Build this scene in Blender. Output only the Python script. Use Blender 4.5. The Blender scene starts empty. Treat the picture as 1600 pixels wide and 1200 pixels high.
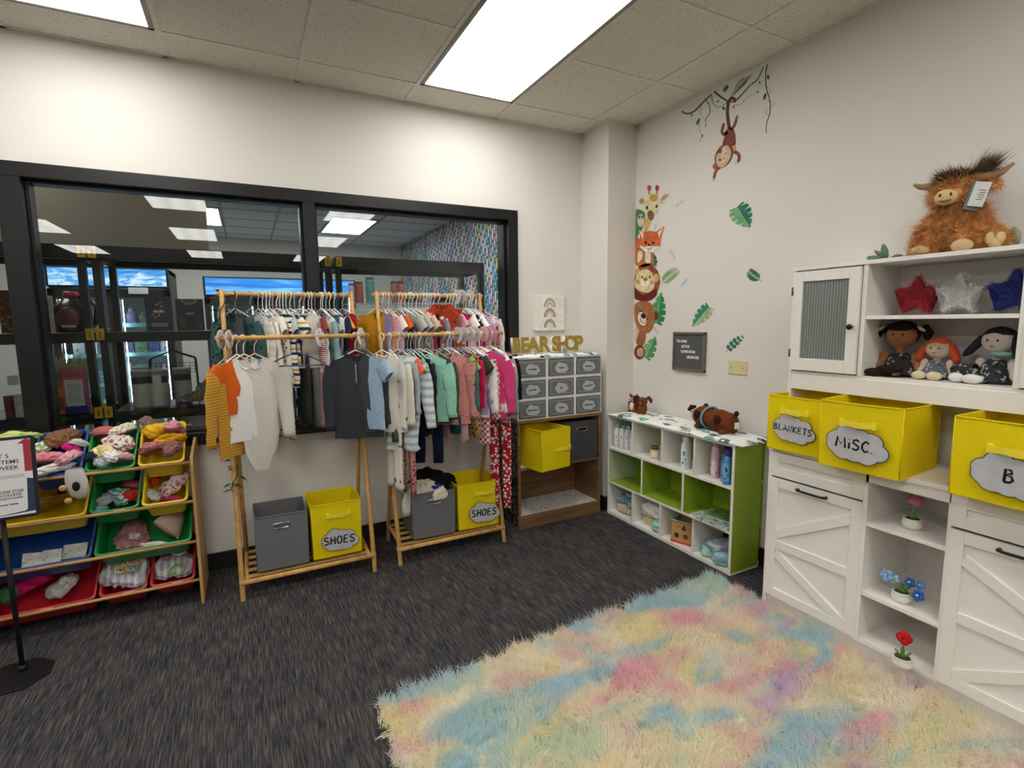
import bpy, bmesh, math, random
import numpy as np
from math import sin, cos, pi, radians
from mathutils import Vector, Matrix, noise as mnoise

sc = bpy.context.scene
COL = sc.collection

# ------------------------------------------------------------------ camera
CAM = np.array([-2.5032, -3.2475, 1.3773])
YAW, PITCH, ROLL, FPX = -0.474069, 0.120071, -0.011708, 805.725
def _basis():
    cy, sy = cos(YAW), sin(YAW)
    f = np.array([-sy*cos(PITCH), cy*cos(PITCH), -sin(PITCH)])
    r = np.array([cy, sy, 0.0]); u = np.cross(r, f)
    return cos(ROLL)*r+sin(ROLL)*u, -sin(ROLL)*r+cos(ROLL)*u, f
_r, _u, _f = _basis()
cam = bpy.data.cameras.new('camera')
cam.sensor_width = 36; cam.lens = 36*FPX/1600; cam.clip_start = 0.05; cam.clip_end = 60
camo = bpy.data.objects.new('camera', cam); COL.objects.link(camo)
m = Matrix.Identity(4)
for i in range(3):
    m[i][0], m[i][1], m[i][2], m[i][3] = _r[i], _u[i], -_f[i], CAM[i]
camo.matrix_world = m
sc.camera = camo

def at(px, py, ax, val):
    """the point where the photo's pixel meets the plane ax = val"""
    d = _r*(px-800)/FPX - _u*(py-600)/FPX + _f
    i = 'xyz'.index(ax); t = (val-CAM[i])/d[i]
    return Vector(CAM+t*d)

# ------------------------------------------------------------------ world, exposure
w = bpy.data.worlds.new('world'); sc.world = w; w.use_nodes = True
w.node_tree.nodes['Background'].inputs[0].default_value = (0.55, 0.6, 0.7, 1)
w.node_tree.nodes['Background'].inputs[1].default_value = 0.05
vs = sc.view_settings
vs.view_transform = 'Standard'; vs.look = 'None'; vs.gamma = 1; vs.use_curve_mapping = False
vs.exposure = 0.76
PANEL = 6.0          # strength of the ceiling panels
sc.cycles.max_bounces = 8; sc.cycles.diffuse_bounces = 5; sc.cycles.transparent_max_bounces = 16
sc.cycles.glossy_bounces = 3; sc.cycles.transmission_bounces = 4
sc.cycles.sample_clamp_indirect = 4.0
sc.cycles.caustics_reflective = False; sc.cycles.caustics_refractive = False
H = 2.7157; G = 0.6096; GX = -0.3301; GY = -0.2584

# ------------------------------------------------------------------ materials
def srgb(c):
    if isinstance(c, str):
        c = [int(c[i:i+2], 16)/255 for i in (0, 2, 4)]
    return tuple(x/12.92 if x <= .04045 else ((x+.055)/1.055)**2.4 for x in c[:3]) + (1,)
_M = {}
class NT:
    def __init__(s, name):
        s.m = bpy.data.materials.new(name); s.m.use_nodes = True; s.t = s.m.node_tree
        s.p = s.t.nodes['Principled BSDF']; s.out = s.t.nodes['Material Output']
    def n(s, typ, **kw):
        nd = s.t.nodes.new(typ)
        for k, v in kw.items():
            if k.startswith('i_'):
                key = k[2:]
                nd.inputs[int(key) if key.isdigit() else key.replace('_', ' ')].default_value = v
            else: setattr(nd, k, v)
        return nd
    def l(s, a, b): s.t.links.new(a, b)
    def coord(s, scale=(1, 1, 1), kind='Object', rot=(0, 0, 0)):
        tc = s.n('ShaderNodeTexCoord'); mp = s.n('ShaderNodeMapping')
        mp.inputs['Scale'].default_value = scale; mp.inputs['Rotation'].default_value = rot
        s.l(tc.outputs[kind], mp.inputs[0]); return mp.outputs[0]
    def ramp(s, fac, stops, interp='LINEAR'):
        r = s.n('ShaderNodeValToRGB'); r.color_ramp.interpolation = interp
        els = r.color_ramp.elements
        while len(els) < len(stops): els.new(0.5)
        for e, (p, c) in zip(els, stops): e.position = p; e.color = c
        s.l(fac, r.inputs[0]); return r.outputs[0]
    def mix(s, fac, a, b):
        x = s.n('ShaderNodeMix', data_type='RGBA')
        for sock, v in ((x.inputs[0], fac), (x.inputs[6], a), (x.inputs[7], b)):
            if hasattr(v, 'links') or hasattr(v, 'is_linked'): s.l(v, sock)
            else: sock.default_value = v
        return x.outputs[2]
    def math(s, op, a, b=0.0):
        x = s.n('ShaderNodeMath', operation=op)
        for i, v in enumerate((a, b)):
            if hasattr(v, 'is_linked'): s.l(v, x.inputs[i])
            else: x.inputs[i].default_value = v
        return x.outputs[0]
    def bump(s, h, strength=.3, dist=.002):
        b = s.n('ShaderNodeBump'); b.inputs['Strength'].default_value = strength; b.inputs['Distance'].default_value = dist
        s.l(h, b.inputs['Height']); s.l(b.outputs[0], s.p.inputs['Normal'])
def setp(p, col=None, rough=.6, metal=0, spec=.4):
    if col is not None: p.inputs['Base Color'].default_value = col
    p.inputs['Roughness'].default_value = rough; p.inputs['Metallic'].default_value = metal
    p.inputs['Specular IOR Level'].default_value = spec
def plain(c, rough=.55, metal=0, spec=.4, nz=0.04, nscale=30, bump=0.0, name=None):
    """a surface of one colour, with faint procedural unevenness"""
    key = ('p', c, rough, metal, spec, nz, nscale, bump)
    if key in _M: return _M[key]
    t = NT(name or 'surface_'+(c if isinstance(c, str) else 'c')); col = srgb(c)
    setp(t.p, col, rough, metal, spec)
    nt = t.n('ShaderNodeTexNoise'); nt.inputs['Scale'].default_value = nscale; nt.inputs['Detail'].default_value = 3
    t.l(t.coord(), nt.inputs['Vector'])
    lo = tuple(x*(1-nz*2) for x in col[:3])+(1,); hi = tuple(min(1, x*(1+nz*2)) for x in col[:3])+(1,)
    t.l(t.ramp(nt.outputs[0], [(.3, lo), (.7, hi)]), t.p.inputs['Base Color'])
    if bump: t.bump(nt.outputs[0], bump, .002)
    _M[key] = t.m; return t.m
def emit(c, s, name='glow'):
    t = NT(name); t.p.inputs['Base Color'].default_value = (0, 0, 0, 1)
    t.p.inputs['Emission Color'].default_value = srgb(c); t.p.inputs['Emission Strength'].default_value = s
    return t.m
def cloth(c, pat='plain', c2='ffffff', c3=None, sc_=1.0, rough=.85):
    """woven cloth: plain, heather, stripes, thin, dots, floral, plaid, leopard, quilt, trees"""
    key = ('c', c, pat, c2, c3, sc_)
    if key in _M: return _M[key]
    t = NT('cloth_'+pat); A, Bc = srgb(c), srgb(c2); C3 = srgb(c3) if c3 else Bc
    setp(t.p, A, rough, 0, .15)
    v = t.coord()
    out = None
    if pat in ('stripes', 'thin', 'stripes3'):
        sp = t.n('ShaderNodeSeparateXYZ'); t.l(v, sp.inputs[0])
        f = {'stripes': 32, 'stripes3': 18, 'thin': 90}[pat]*sc_
        ph = t.math('FRACT', t.math('MULTIPLY', sp.outputs[2], f))
        if pat == 'stripes3':
            out = t.ramp(ph, [(0, A), (.25, Bc), (.5, A), (.72, C3), (.9, A)], 'CONSTANT')
        else: out = t.ramp(ph, [(0, A), (.55, Bc)], 'CONSTANT')
    elif pat in ('dots', 'moons'):
        vo = t.n('ShaderNodeTexVoronoi'); vo.inputs['Scale'].default_value = 38*sc_; vo.inputs['Randomness'].default_value = .7
        t.l(v, vo.inputs['Vector']); out = t.ramp(vo.outputs['Distance'], [(0, Bc), (.27, A)], 'CONSTANT')
    elif pat == 'floral':
        vo = t.n('ShaderNodeTexVoronoi'); vo.inputs['Scale'].default_value = 45*sc_; t.l(v, vo.inputs['Vector'])
        out = t.ramp(vo.outputs['Distance'], [(0, C3), (.16, Bc), (.42, A)], 'CONSTANT')
    elif pat == 'leopard':
        vo = t.n('ShaderNodeTexVoronoi'); vo.inputs['Scale'].default_value = 55*sc_; t.l(v, vo.inputs['Vector'])
        out = t.ramp(vo.outputs['Distance'], [(0, C3), (.18, Bc), (.38, A)], 'CONSTANT')
    elif pat == 'plaid':
        sp = t.n('ShaderNodeSeparateXYZ'); t.l(v, sp.inputs[0])
        a = t.math('GREATER_THAN', t.math('FRACT', t.math('MULTIPLY', sp.outputs[2], 30*sc_)), .5)
        b = t.math('GREATER_THAN', t.math('FRACT', t.math('MULTIPLY', sp.outputs[0], 30*sc_)), .5)
        out = t.ramp(t.math('MULTIPLY', t.math('ADD', a, b), .5), [(0, A), (.3, Bc), (.8, C3)], 'CONSTANT')
    elif pat == 'patches':
        nn = t.n('ShaderNodeTexNoise'); nn.inputs['Scale'].default_value = 26*sc_; nn.inputs['Detail'].default_value = 2; t.l(v, nn.inputs['Vector'])
        out = t.ramp(nn.outputs[0], [(0, C3), (.37, A), (.62, Bc)], 'CONSTANT')
    nn = t.n('ShaderNodeTexNoise'); nn.inputs['Scale'].default_value = 260 if pat != 'heather' else 120; nn.inputs['Detail'].default_value = 4
    t.l(v, nn.inputs['Vector'])
    if pat == 'heather': out = t.ramp(nn.outputs[0], [(.35, A), (.65, Bc)])
    base = out if out is not None else A
    mm = t.n('ShaderNodeMix', data_type='RGBA', blend_type='MULTIPLY'); mm.inputs[0].default_value = .35
    if out is not None: t.l(out, mm.inputs[6])
    else: mm.inputs[6].default_value = A
    t.l(t.ramp(nn.outputs[0], [(.3, (.75, .75, .75, 1)), (.7, (1, 1, 1, 1))]), mm.inputs[7])
    t.l(mm.outputs[2], t.p.inputs['Base Color'])
    n2 = t.n('ShaderNodeTexNoise'); n2.inputs['Scale'].default_value = 22; n2.inputs['Detail'].default_value = 5; t.l(v, n2.inputs['Vector'])
    t.bump(n2.outputs[0], .5, .006)
    _M[key] = t.m; return t.m
def wood(c, c2, scale=(3, 3, 40), rough=.45, rot=(0, 0, 0), key=None):
    k = ('w', c, c2, scale, rot)
    if k in _M: return _M[k]
    t = NT('wood'); setp(t.p, srgb(c), rough, 0, .35)
    nn = t.n('ShaderNodeTexNoise'); nn.inputs['Scale'].default_value = 1; nn.inputs['Detail'].default_value = 6; nn.inputs['Distortion'].default_value = .6
    t.l(t.coord(scale, rot=rot), nn.inputs['Vector'])
    t.l(t.ramp(nn.outputs[0], [(.3, srgb(c2)), (.65, srgb(c))]), t.p.inputs['Base Color'])
    _M[k] = t.m; return t.m

# ------------------------------------------------------------------ mesh helpers
def NB(): return bmesh.new()
def box(bm, a, b, M=None):
    x0, y0, z0 = a; x1, y1, z1 = b
    vs_ = [bm.verts.new(p) for p in ((x0,y0,z0),(x1,y0,z0),(x1,y1,z0),(x0,y1,z0),(x0,y0,z1),(x1,y0,z1),(x1,y1,z1),(x0,y1,z1))]
    for f in ((3,2,1,0),(4,5,6,7),(0,1,5,4),(1,2,6,5),(2,3,7,6),(3,0,4,7)): bm.faces.new([vs_[i] for i in f])
    if M is not None:
        for v in vs_: v.co = M @ v.co
    return vs_
def frame_of(d):
    d = Vector(d).normalized()
    a = Vector((0, 0, 1)) if abs(d.z) < .9 else Vector((1, 0, 0))
    x = d.cross(a).normalized(); return x, d.cross(x).normalized()
def tube(bm, pts, r, seg=8, cap=True, flat=None, closed=False):
    pts = [Vector(p) for p in pts]; n = len(pts)
    rr = r if isinstance(r, (list, tuple)) else [r]*n
    rings = []; px = None
    for i, p in enumerate(pts):
        if closed: d = pts[(i+1) % n]-pts[i-1]
        else: d = pts[min(i+1, n-1)]-pts[max(i-1, 0)]
        if d.length < 1e-9: d = Vector((0, 0, 1))
        d.normalize()
        if flat is not None:
            fx = Vector(flat); y = fx; x = d.cross(fx)
            x = x.normalized() if x.length > 1e-6 else frame_of(d)[0]
            ring = [bm.verts.new(p+x*rr[i]*cos(2*pi*k/seg)+y*rr[i]*.25*sin(2*pi*k/seg)) for k in range(seg)]
        else:
            if px is None: x, y = frame_of(d)
            else:
                x = px-d*px.dot(d); x = x.normalized() if x.length > 1e-6 else frame_of(d)[0]; y = d.cross(x)
            px = x
            ring = [bm.verts.new(p+(x*cos(2*pi*k/seg)+y*sin(2*pi*k/seg))*rr[i]) for k in range(seg)]
        rings.append(ring)
    m_ = n if closed else n-1
    for i in range(m_):
        a, b = rings[i], rings[(i+1) % n]
        for k in range(seg): bm.faces.new((a[k], a[(k+1) % seg], b[(k+1) % seg], b[k]))
    if cap and not closed:
        bm.faces.new(rings[0][::-1]); bm.faces.new(rings[-1])
def cyl(bm, a, b, r0, r1=None, seg=16): tube(bm, [a, b], [r0, r0 if r1 is None else r1], seg)
def lathe(bm, prof, seg=24, c=(0, 0, 0)):
    rings = []
    for r, z in prof:
        rings.append([bm.verts.new((c[0]+max(r, 1e-5)*cos(2*pi*k/seg), c[1]+max(r, 1e-5)*sin(2*pi*k/seg), c[2]+z)) for k in range(seg)])
    for a, b in zip(rings, rings[1:]):
        for k in range(seg): bm.faces.new((a[k], a[(k+1) % seg], b[(k+1) % seg], b[k]))
    bm.faces.new(rings[0][::-1]); bm.faces.new(rings[-1])
def ell(bm, c, r, seg=20, rings=12, R=None):
    mat = Matrix.Translation(Vector(c)) @ (R.to_4x4() if R is not None else Matrix.Identity(4)) @ Matrix.Diagonal((r[0], r[1], r[2], 1))
    bmesh.ops.create_uvsphere(bm, u_segments=seg, v_segments=rings, radius=1, matrix=mat)
def prism(bm, pts, depth):
    """pts: 3D polygon; extruded by the vector depth"""
    d = Vector(depth)
    a = [bm.verts.new(Vector(p)) for p in pts]; b = [bm.verts.new(Vector(p)+d) for p in pts]
    n = len(pts)
    bm.faces.new(a[::-1]); bm.faces.new(b)
    for i in range(n): bm.faces.new((a[i], a[(i+1) % n], b[(i+1) % n], b[i]))
def link(o, parent=None):
    COL.objects.link(o)
    if parent is not None: o.parent = parent
    return o
def obj(name, bm, mt, parent=None, smooth=False, bevel=0, sub=0, loc=None, rz=None, kind=None):
    bmesh.ops.recalc_face_normals(bm, faces=bm.faces)
    me = bpy.data.meshes.new(name); bm.to_mesh(me); bm.free()
    if mt is not None: me.materials.append(mt)
    if smooth: me.polygons.foreach_set('use_smooth', [True]*len(me.polygons))
    o = bpy.data.objects.new(name, me); link(o, parent)
    if bevel:
        b = o.modifiers.new('bevel', 'BEVEL'); b.width = bevel; b.segments = 2; b.limit_method = 'ANGLE'
    if sub:
        s = o.modifiers.new('sub', 'SUBSURF'); s.levels = sub; s.render_levels = sub
    if loc is not None: o.location = loc
    if rz is not None: o.rotation_euler = (0, 0, rz)
    if kind: o['kind'] = kind
    return o
def tag(o, label, cat, group=None, kind=None):
    o['label'] = label; o['category'] = cat
    if group: o['group'] = group
    if kind: o['kind'] = kind
    return o
def thing(name, label, cat, loc=(0, 0, 0), rz=0, group=None):
    o = bpy.data.objects.new(name, None); link(o); o.location = loc; o.rotation_euler = (0, 0, rz)
    o.empty_display_size = .05
    return tag(o, label, cat, group)
def struct(name, bm, mt, parent=None, **k):
    o = obj(name, bm, mt, parent, **k)
    if parent is None: o['kind'] = 'structure'
    return o
def text(name, s, mt, parent, origin, right, up, size, depth=.0006, align='CENTER', bold=0, sx=1.0):
    cu = bpy.data.curves.new('t', 'FONT'); cu.body = s; cu.size = size; cu.extrude = depth; cu.align_x = align; cu.align_y = 'CENTER'
    cu.offset = bold; cu.resolution_u = 3
    t = bpy.data.objects.new('t', cu); COL.objects.link(t)
    me = bpy.data.meshes.new_from_object(t.evaluated_get(bpy.context.evaluated_depsgraph_get()))
    bpy.data.objects.remove(t); bpy.data.curves.remove(cu)
    R_ = Vector(right).normalized(); U_ = Vector(up).normalized(); N_ = R_.cross(U_)
    M_ = Matrix(((R_.x*sx, U_.x, N_.x, origin[0]), (R_.y*sx, U_.y, N_.y, origin[1]), (R_.z*sx, U_.z, N_.z, origin[2]), (0, 0, 0, 1)))
    me.transform(M_); me.materials.clear(); me.materials.append(mt)
    o = bpy.data.objects.new(name, me); return link(o, parent)
# hand-drawn capitals as strokes on a 1 x 1 cell
STROKES = {
 'S': [[(.8,.85),(.55,1),(.2,.9),(.15,.65),(.5,.52),(.82,.35),(.75,.08),(.4,0),(.1,.12)]],
 'H': [[(.15,1),(.15,0)],[(.8,1),(.85,0)],[(.15,.52),(.82,.52)]],
 'O': [[(.5,1),(.15,.8),(.08,.4),(.3,.02),(.65,.02),(.9,.35),(.85,.8),(.5,1)]],
 'E': [[(.8,1),(.18,.97),(.15,0),(.82,.03)],[(.16,.52),(.7,.54)]],
 'B': [[(.15,0),(.15,1),(.6,.98),(.72,.75),(.2,.53),(.7,.5),(.85,.22),(.6,.02),(.15,0)]],
 'L': [[(.18,1),(.15,.02),(.78,.04)]],
 'A': [[(.05,0),(.48,1),(.92,0)],[(.22,.35),(.78,.35)]],
 'N': [[(.12,0),(.15,1),(.8,.02),(.85,1)]],
 'K': [[(.15,1),(.15,0)],[(.82,1),(.18,.45),(.88,0)]],
 'T': [[(.02,.97),(.95,1)],[(.5,1),(.48,0)]],
 'M': [[(.05,0),(.15,1),(.5,.3),(.85,1),(.97,0)]],
 'i': [[(.5,.6),(.5,0)],[(.5,.88),(.51,.93)]],
 'C': [[(.85,.85),(.5,1),(.12,.7),(.12,.3),(.45,0),(.88,.12)]],
 'Y': [[(.1,1),(.48,.52)],[(.88,1),(.45,0)]],
 '.': [[(.25,.02),(.3,.05)]],
}
def strokes(name, s, mt, parent, origin, right, up, size, wid, adv=1.12):
    R_ = Vector(right).normalized(); U_ = Vector(up).normalized(); N_ = R_.cross(U_)
    widths = {'i': .55, '.': .5, 'M': 1.25}
    tot = sum(widths.get(c, 1)*adv for c in s)*size*.72
    bm = NB(); x = -tot/2
    for c in s:
        wd = widths.get(c, 1)
        for pl in STROKES.get(c, []):
            tube(bm, [Vector(origin)+R_*(x+a*size*.72*wd)+U_*((b-.5)*size) for a, b in pl], wid, 8, flat=N_)
        x += wd*adv*size*.72
    return obj(name, bm, mt, parent, smooth=True)
CLOUD = [(-.62,.1,.36),(-.3,.42,.38),(.12,.3,.36),(.5,.22,.36),(.72,-.18,.34),(.4,-.42,.34),(.0,-.38,.36),(-.4,-.35,.36),(-.62,-.15,.34),(0,0,.55)]
def cloud(w_, h_, n=72, grow=0):
    pts = []
    for k in range(n):
        a = 2*pi*k/n; dx, dy = cos(a), sin(a); best = 0
        for cx, cy, r in CLOUD:
            r = r+grow; b = dx*cx+dy*cy; q = b*b-(cx*cx+cy*cy-r*r)
            if q >= 0: best = max(best, b+math.sqrt(q))
        pts.append((dx*best*w_/2, dy*best*h_/1.6))
    return pts
def badge(parent, origin, right, up, w_, h_, txt=None, size=.03, wid=.0028, fill='b9b9bd', tilt=0, font=False):
    R_ = Vector(right).normalized(); U_ = Vector(up).normalized(); N_ = R_.cross(U_)
    R2 = (R_*cos(tilt)+U_*sin(tilt)); U2 = N_.cross(R2); o = Vector(origin)
    bm = NB(); prism(bm, [o+R2*a+U2*b for a, b in cloud(w_, h_, grow=.03)], N_*.0015)
    lab = obj('cloud_label', bm, plain('2a2b2e', .6), parent)
    bm = NB(); prism(bm, [o+N_*.0012+R2*a+U2*b for a, b in cloud(w_, h_)], N_*.0015)
    lab2 = obj('cloud_face', bm, plain(fill, .6), lab)
    if txt and font: text('lettering', txt, plain('1a1a1c'), lab, o+N_*.0032, R2, U2, size, .0004, bold=.0006)
    elif txt: strokes('lettering', txt, plain('101012', .5), lab, o+N_*.0032, R2, U2, size, wid)
    return lab
def strands(name, roots, dirs, length, width, mt, parent=None, seed=0, wob=.35, kind=None, droop=0.0, zmin=None, seglens=(.0, .35, .7, 1.0)):
    """tapered fur strands as one mesh"""
    rg = np.random.default_rng(seed); N = len(roots)
    roots = np.asarray(roots, float); dirs = np.asarray(dirs, float)
    dirs /= np.linalg.norm(dirs, axis=1)[:, None]+1e-9
    L = length*(.7+.6*rg.random(N)); side = np.cross(dirs, rg.normal(size=(N, 3))); side /= np.linalg.norm(side, axis=1)[:, None]+1e-9
    bend = rg.normal(size=(N, 3))*wob
    P = []
    for s in seglens:
        P.append(roots+(dirs*s+bend*s*s*.6+np.array([0, 0, -droop])*s*s)*L[:, None])
    wd = [1, .85, .55, 0]
    V = np.zeros((N, 7, 3))
    for i in range(3):
        V[:, 2*i] = P[i]-side*width*wd[i]/2; V[:, 2*i+1] = P[i]+side*width*wd[i]/2
    V[:, 6] = P[3]
    if zmin is not None: V[:, :, 2] = np.maximum(V[:, :, 2], zmin)
    base = (np.arange(N)*7)[:, None]
    quad = np.concatenate([base+np.array([0, 1, 3, 2]), base+np.array([2, 3, 5, 4])], 1).reshape(-1)
    tri = (base+np.array([4, 5, 6])).reshape(-1)
    loops = np.concatenate([quad, tri]).astype(np.int32)
    starts = np.concatenate([np.arange(2*N)*4, 8*N+np.arange(N)*3]).astype(np.int32)
    tots = np.concatenate([np.full(2*N, 4), np.full(N, 3)]).astype(np.int32)
    me = bpy.data.meshes.new(name)
    me.vertices.add(7*N); me.vertices.foreach_set('co', V.reshape(-1))
    me.loops.add(len(loops)); me.loops.foreach_set('vertex_index', loops)
    me.polygons.add(3*N); me.polygons.foreach_set('loop_start', starts); me.polygons.foreach_set('loop_total', tots)
    me.update(calc_edges=True); me.polygons.foreach_set('use_smooth', [True]*(3*N))
    me.materials.append(mt); o = bpy.data.objects.new(name, me); link(o, parent)
    if kind: o['kind'] = kind
    return o
def crumple(name, size, mt, parent=None, seed=0, loc=(0, 0, 0), rz=0, amp=.3, fr=1.6, lobes=0, tilt=None):
    """a crumpled piece of cloth"""
    bm = NB(); bmesh.ops.create_icosphere(bm, subdivisions=4, radius=1)
    off = Vector((seed*3.7, seed*1.3, seed*2.1)); rg = random.Random(seed)
    k1 = rg.uniform(0, 6)
    for v in bm.verts:
        p = v.co.copy()
        ang = math.atan2(p.y, p.x)
        n1 = 1-abs(mnoise.noise(p*fr+off))*2.2
        n2 = 1-abs(mnoise.noise(p*fr*2.3+off))*2
        s = 1+amp*(n1-.4)+amp*.45*(n2-.3)+.18*sin(2*ang+k1)+.12*sin(3*ang+k1*2)
        q = p*s; q.z = max(q.z, -.45)
        v.co = Vector((q.x*size[0], q.y*size[1], q.z*size[2]))
    o = obj(name, bm, mt, parent, smooth=True, loc=loc, rz=rz)
    if tilt: o.rotation_euler = (tilt[0], tilt[1], rz)
    return o
# ================================================================== the room
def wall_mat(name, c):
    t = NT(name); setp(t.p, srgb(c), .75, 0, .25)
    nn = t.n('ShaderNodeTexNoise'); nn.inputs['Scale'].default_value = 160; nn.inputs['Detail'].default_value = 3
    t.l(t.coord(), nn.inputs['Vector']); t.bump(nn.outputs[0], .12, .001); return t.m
WALL = wall_mat('painted_wall', 'e0dcd6')
WALLB = WALL
# carpet
t = NT('carpet_tiles'); setp(t.p, None, .95, 0, .1)
v = t.coord((1, 1, 1))
n1 = t.n('ShaderNodeTexNoise', i_Scale=1.0, i_Detail=3.0); t.l(t.coord((240, 9, 1)), n1.inputs['Vector'])
n2 = t.n('ShaderNodeTexNoise', i_Scale=7.0, i_Detail=4.0); t.l(t.coord((1.6, .8, 1)), n2.inputs['Vector'])
n3 = t.n('ShaderNodeTexNoise', i_Scale=1.0, i_Detail=2.0); t.l(t.coord((170, 22, 1)), n3.inputs['Vector'])
base = t.ramp(n1.outputs[0], [(.36, srgb('1b1d22')), (.5, srgb('37383d')), (.66, srgb('69625e'))])
tint = t.ramp(n2.outputs[0], [(.35, srgb('20242e')), (.5, srgb('3a393c')), (.66, srgb('56493f'))])
lines = t.ramp(n3.outputs[0], [(.5, (0, 0, 0, 1)), (.66, (1, 1, 1, 1))])
c1 = t.mix(.30, base, tint)
c2_ = t.mix(t.math('MULTIPLY', lines, .35), c1, srgb('5d5550'))
t.l(c2_, t.p.inputs['Base Color']); t.bump(n1.outputs[0], .6, .004)
CARPET = t.m
# ceiling tile
t = NT('ceiling_tile'); setp(t.p, None, .9, 0, .1)
vo = t.n('ShaderNodeTexVoronoi', i_Scale=85.0); t.l(t.coord((1, 1, 1)), vo.inputs['Vector'])
nn = t.n('ShaderNodeTexNoise', i_Scale=120.0, i_Detail=3.0); t.l(t.coord(), nn.inputs['Vector'])
nm = t.n('ShaderNodeTexNoise', i_Scale=14.0, i_Detail=2.0); t.l(t.coord(), nm.inputs['Vector'])
spk = t.math('MULTIPLY', t.math('LESS_THAN', vo.outputs['Distance'], .26), t.math('GREATER_THAN', nn.outputs[0], .5))
t.l(t.mix(spk, srgb('e4e0d2'), srgb('a19b8b')), t.p.inputs['Base Color'])
t.bump(t.math('SUBTRACT', nn.outputs[0], spk), .35, .003)
TILE = t.m
GRID = plain('e2dcd2', .5)
BLACKMETAL = plain('110f10', .38, 0, .45)
X0, Y0 = -6.9, -9.6
FX1, FY1 = 0.02, 5.98       # far side of the pantry
bm = NB(); box(bm, (X0, Y0, -.1), (.3, FY1+.15, 0)); struct('floor', bm, CARPET)
bm = NB(); box(bm, (X0, Y0, H), (.3, 0, H+.1)); struct('ceiling', bm, TILE)
# ceiling tees
bm = NB()
k = 0
xs = [GX-G*i for i in range(-0, 11)]
ys = [GY-G*j for j in range(0, 16)]
for x in xs: box(bm, (x-.012, Y0, H-.004), (x+.012, 0, H+.001))
for y in ys: box(bm, (X0, y-.012, H-.0035), (0, y+.012, H+.001))
box(bm, (X0, -.02, H-.004), (-.2438, 0, H+.001)); box(bm, (-.02, Y0, H-.004), (0, -.3129, H+.001))
box(bm, (-.2638, -.333, H-.004), (-.2438, 0, H+.001)); box(bm, (-.2438, -.333, H-.004), (0, -.3129, H+.001))
struct('trim_1', bm, GRID)
bm = NB(); box(bm, (0, Y0, 0), (.15, .12, H)); struct('wall_right', bm, WALL)
bm = NB(); box(bm, (-.2438, -.3129, 0), (0, 0, H)); struct('wall_corner', bm, WALL)
bm = NB(); box(bm, (X0-.15, Y0, 0), (X0, 0, H)); struct('wall_left', bm, WALL)
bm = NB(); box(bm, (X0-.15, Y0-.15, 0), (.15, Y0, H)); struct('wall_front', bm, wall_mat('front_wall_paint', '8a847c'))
# back wall around the window
WX0, WX1, WZ0, WZ1 = -5.35, -.794, .734, 2.131
bm = NB()
box(bm, (X0, 0, 0), (.0, .12, WZ0)); box(bm, (X0, 0, WZ1), (.0, .12, H))
box(bm, (X0, 0, WZ0), (WX0, .12, WZ1)); box(bm, (WX1, 0, WZ0), (.0, .12, WZ1))
struct('wall_back', bm, WALLB)
BB = plain('22201f', .5)
bm = NB(); box(bm, (X0, -.012, 0), (-.2438, 0, .102)); struct('baseboard_back', bm, BB, bevel=.003)
bm = NB(); box(bm, (-.2558, -.325, 0), (-.2438, -.012, .102)); box(bm, (-.2438, -.325, 0), (0, -.3129, .102)); struct('baseboard_corner', bm, BB, bevel=.003)
bm = NB(); box(bm, (-.012, Y0, 0), (0, -.325, .102)); struct('baseboard_right', bm, BB, bevel=.003)
# window frame
bm = NB()
d0, d1 = -.035, .155
def fr(x0, x1, z0, z1, e=0): box(bm, (x0, d0+e, z0), (x1, d1-e, z1))
fr(WX0, WX1, WZ1-.066, WZ1); fr(WX0, WX1, WZ0, WZ0+.066)
fr(WX1-.072, WX1, WZ0, WZ1, .001); fr(WX0, WX0+.07, WZ0, WZ1, .001)
MUL = [(-2.17, -2.105), (-3.465, -3.377)]
for a, b in MUL: fr(a, b, WZ0+.05, WZ1-.05, .002)
# thin glazing stops round each pane
panes = [(-2.105, WX1-.072), (-3.377, -2.17), (WX0+.07, -3.465)]
for a, b in panes:
    for (p, q) in (((a, .02, WZ1-.08), (b, .1, WZ1-.066)), ((a, .02, WZ0+.066), (b, .1, WZ0+.08)), ((a, .02, WZ0+.066), (a+.014, .1, WZ1-.066)), ((b-.014, .02, WZ0+.066), (b, .1, WZ1-.066))):
        box(bm, p, q)
win = struct('window_1', bm, BLACKMETAL, bevel=.002)
t = NT('window_glass'); t.t.nodes.remove(t.p)
tr = t.n('ShaderNodeBsdfTransparent'); tr.inputs[0].default_value = (.93, .96, .95, 1)
gl = t.n('ShaderNodeBsdfGlossy'); gl.inputs['Roughness'].default_value = 0.0
fn = t.n('ShaderNodeFresnel'); fn.inputs[0].default_value = 1.5
mx = t.n('ShaderNodeMixShader'); t.l(fn.outputs[0], mx.inputs[0]); t.l(tr.outputs[0], mx.inputs[1]); t.l(gl.outputs[0], mx.inputs[2]); t.l(mx.outputs[0], t.out.inputs[0])
GLASS = t.m
for a, b in panes:
    bm = NB(); box(bm, (a+.005, .056, WZ0+.07), (b-.005, .064, WZ1-.07)); obj('window_pane', bm, GLASS, win)
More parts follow.
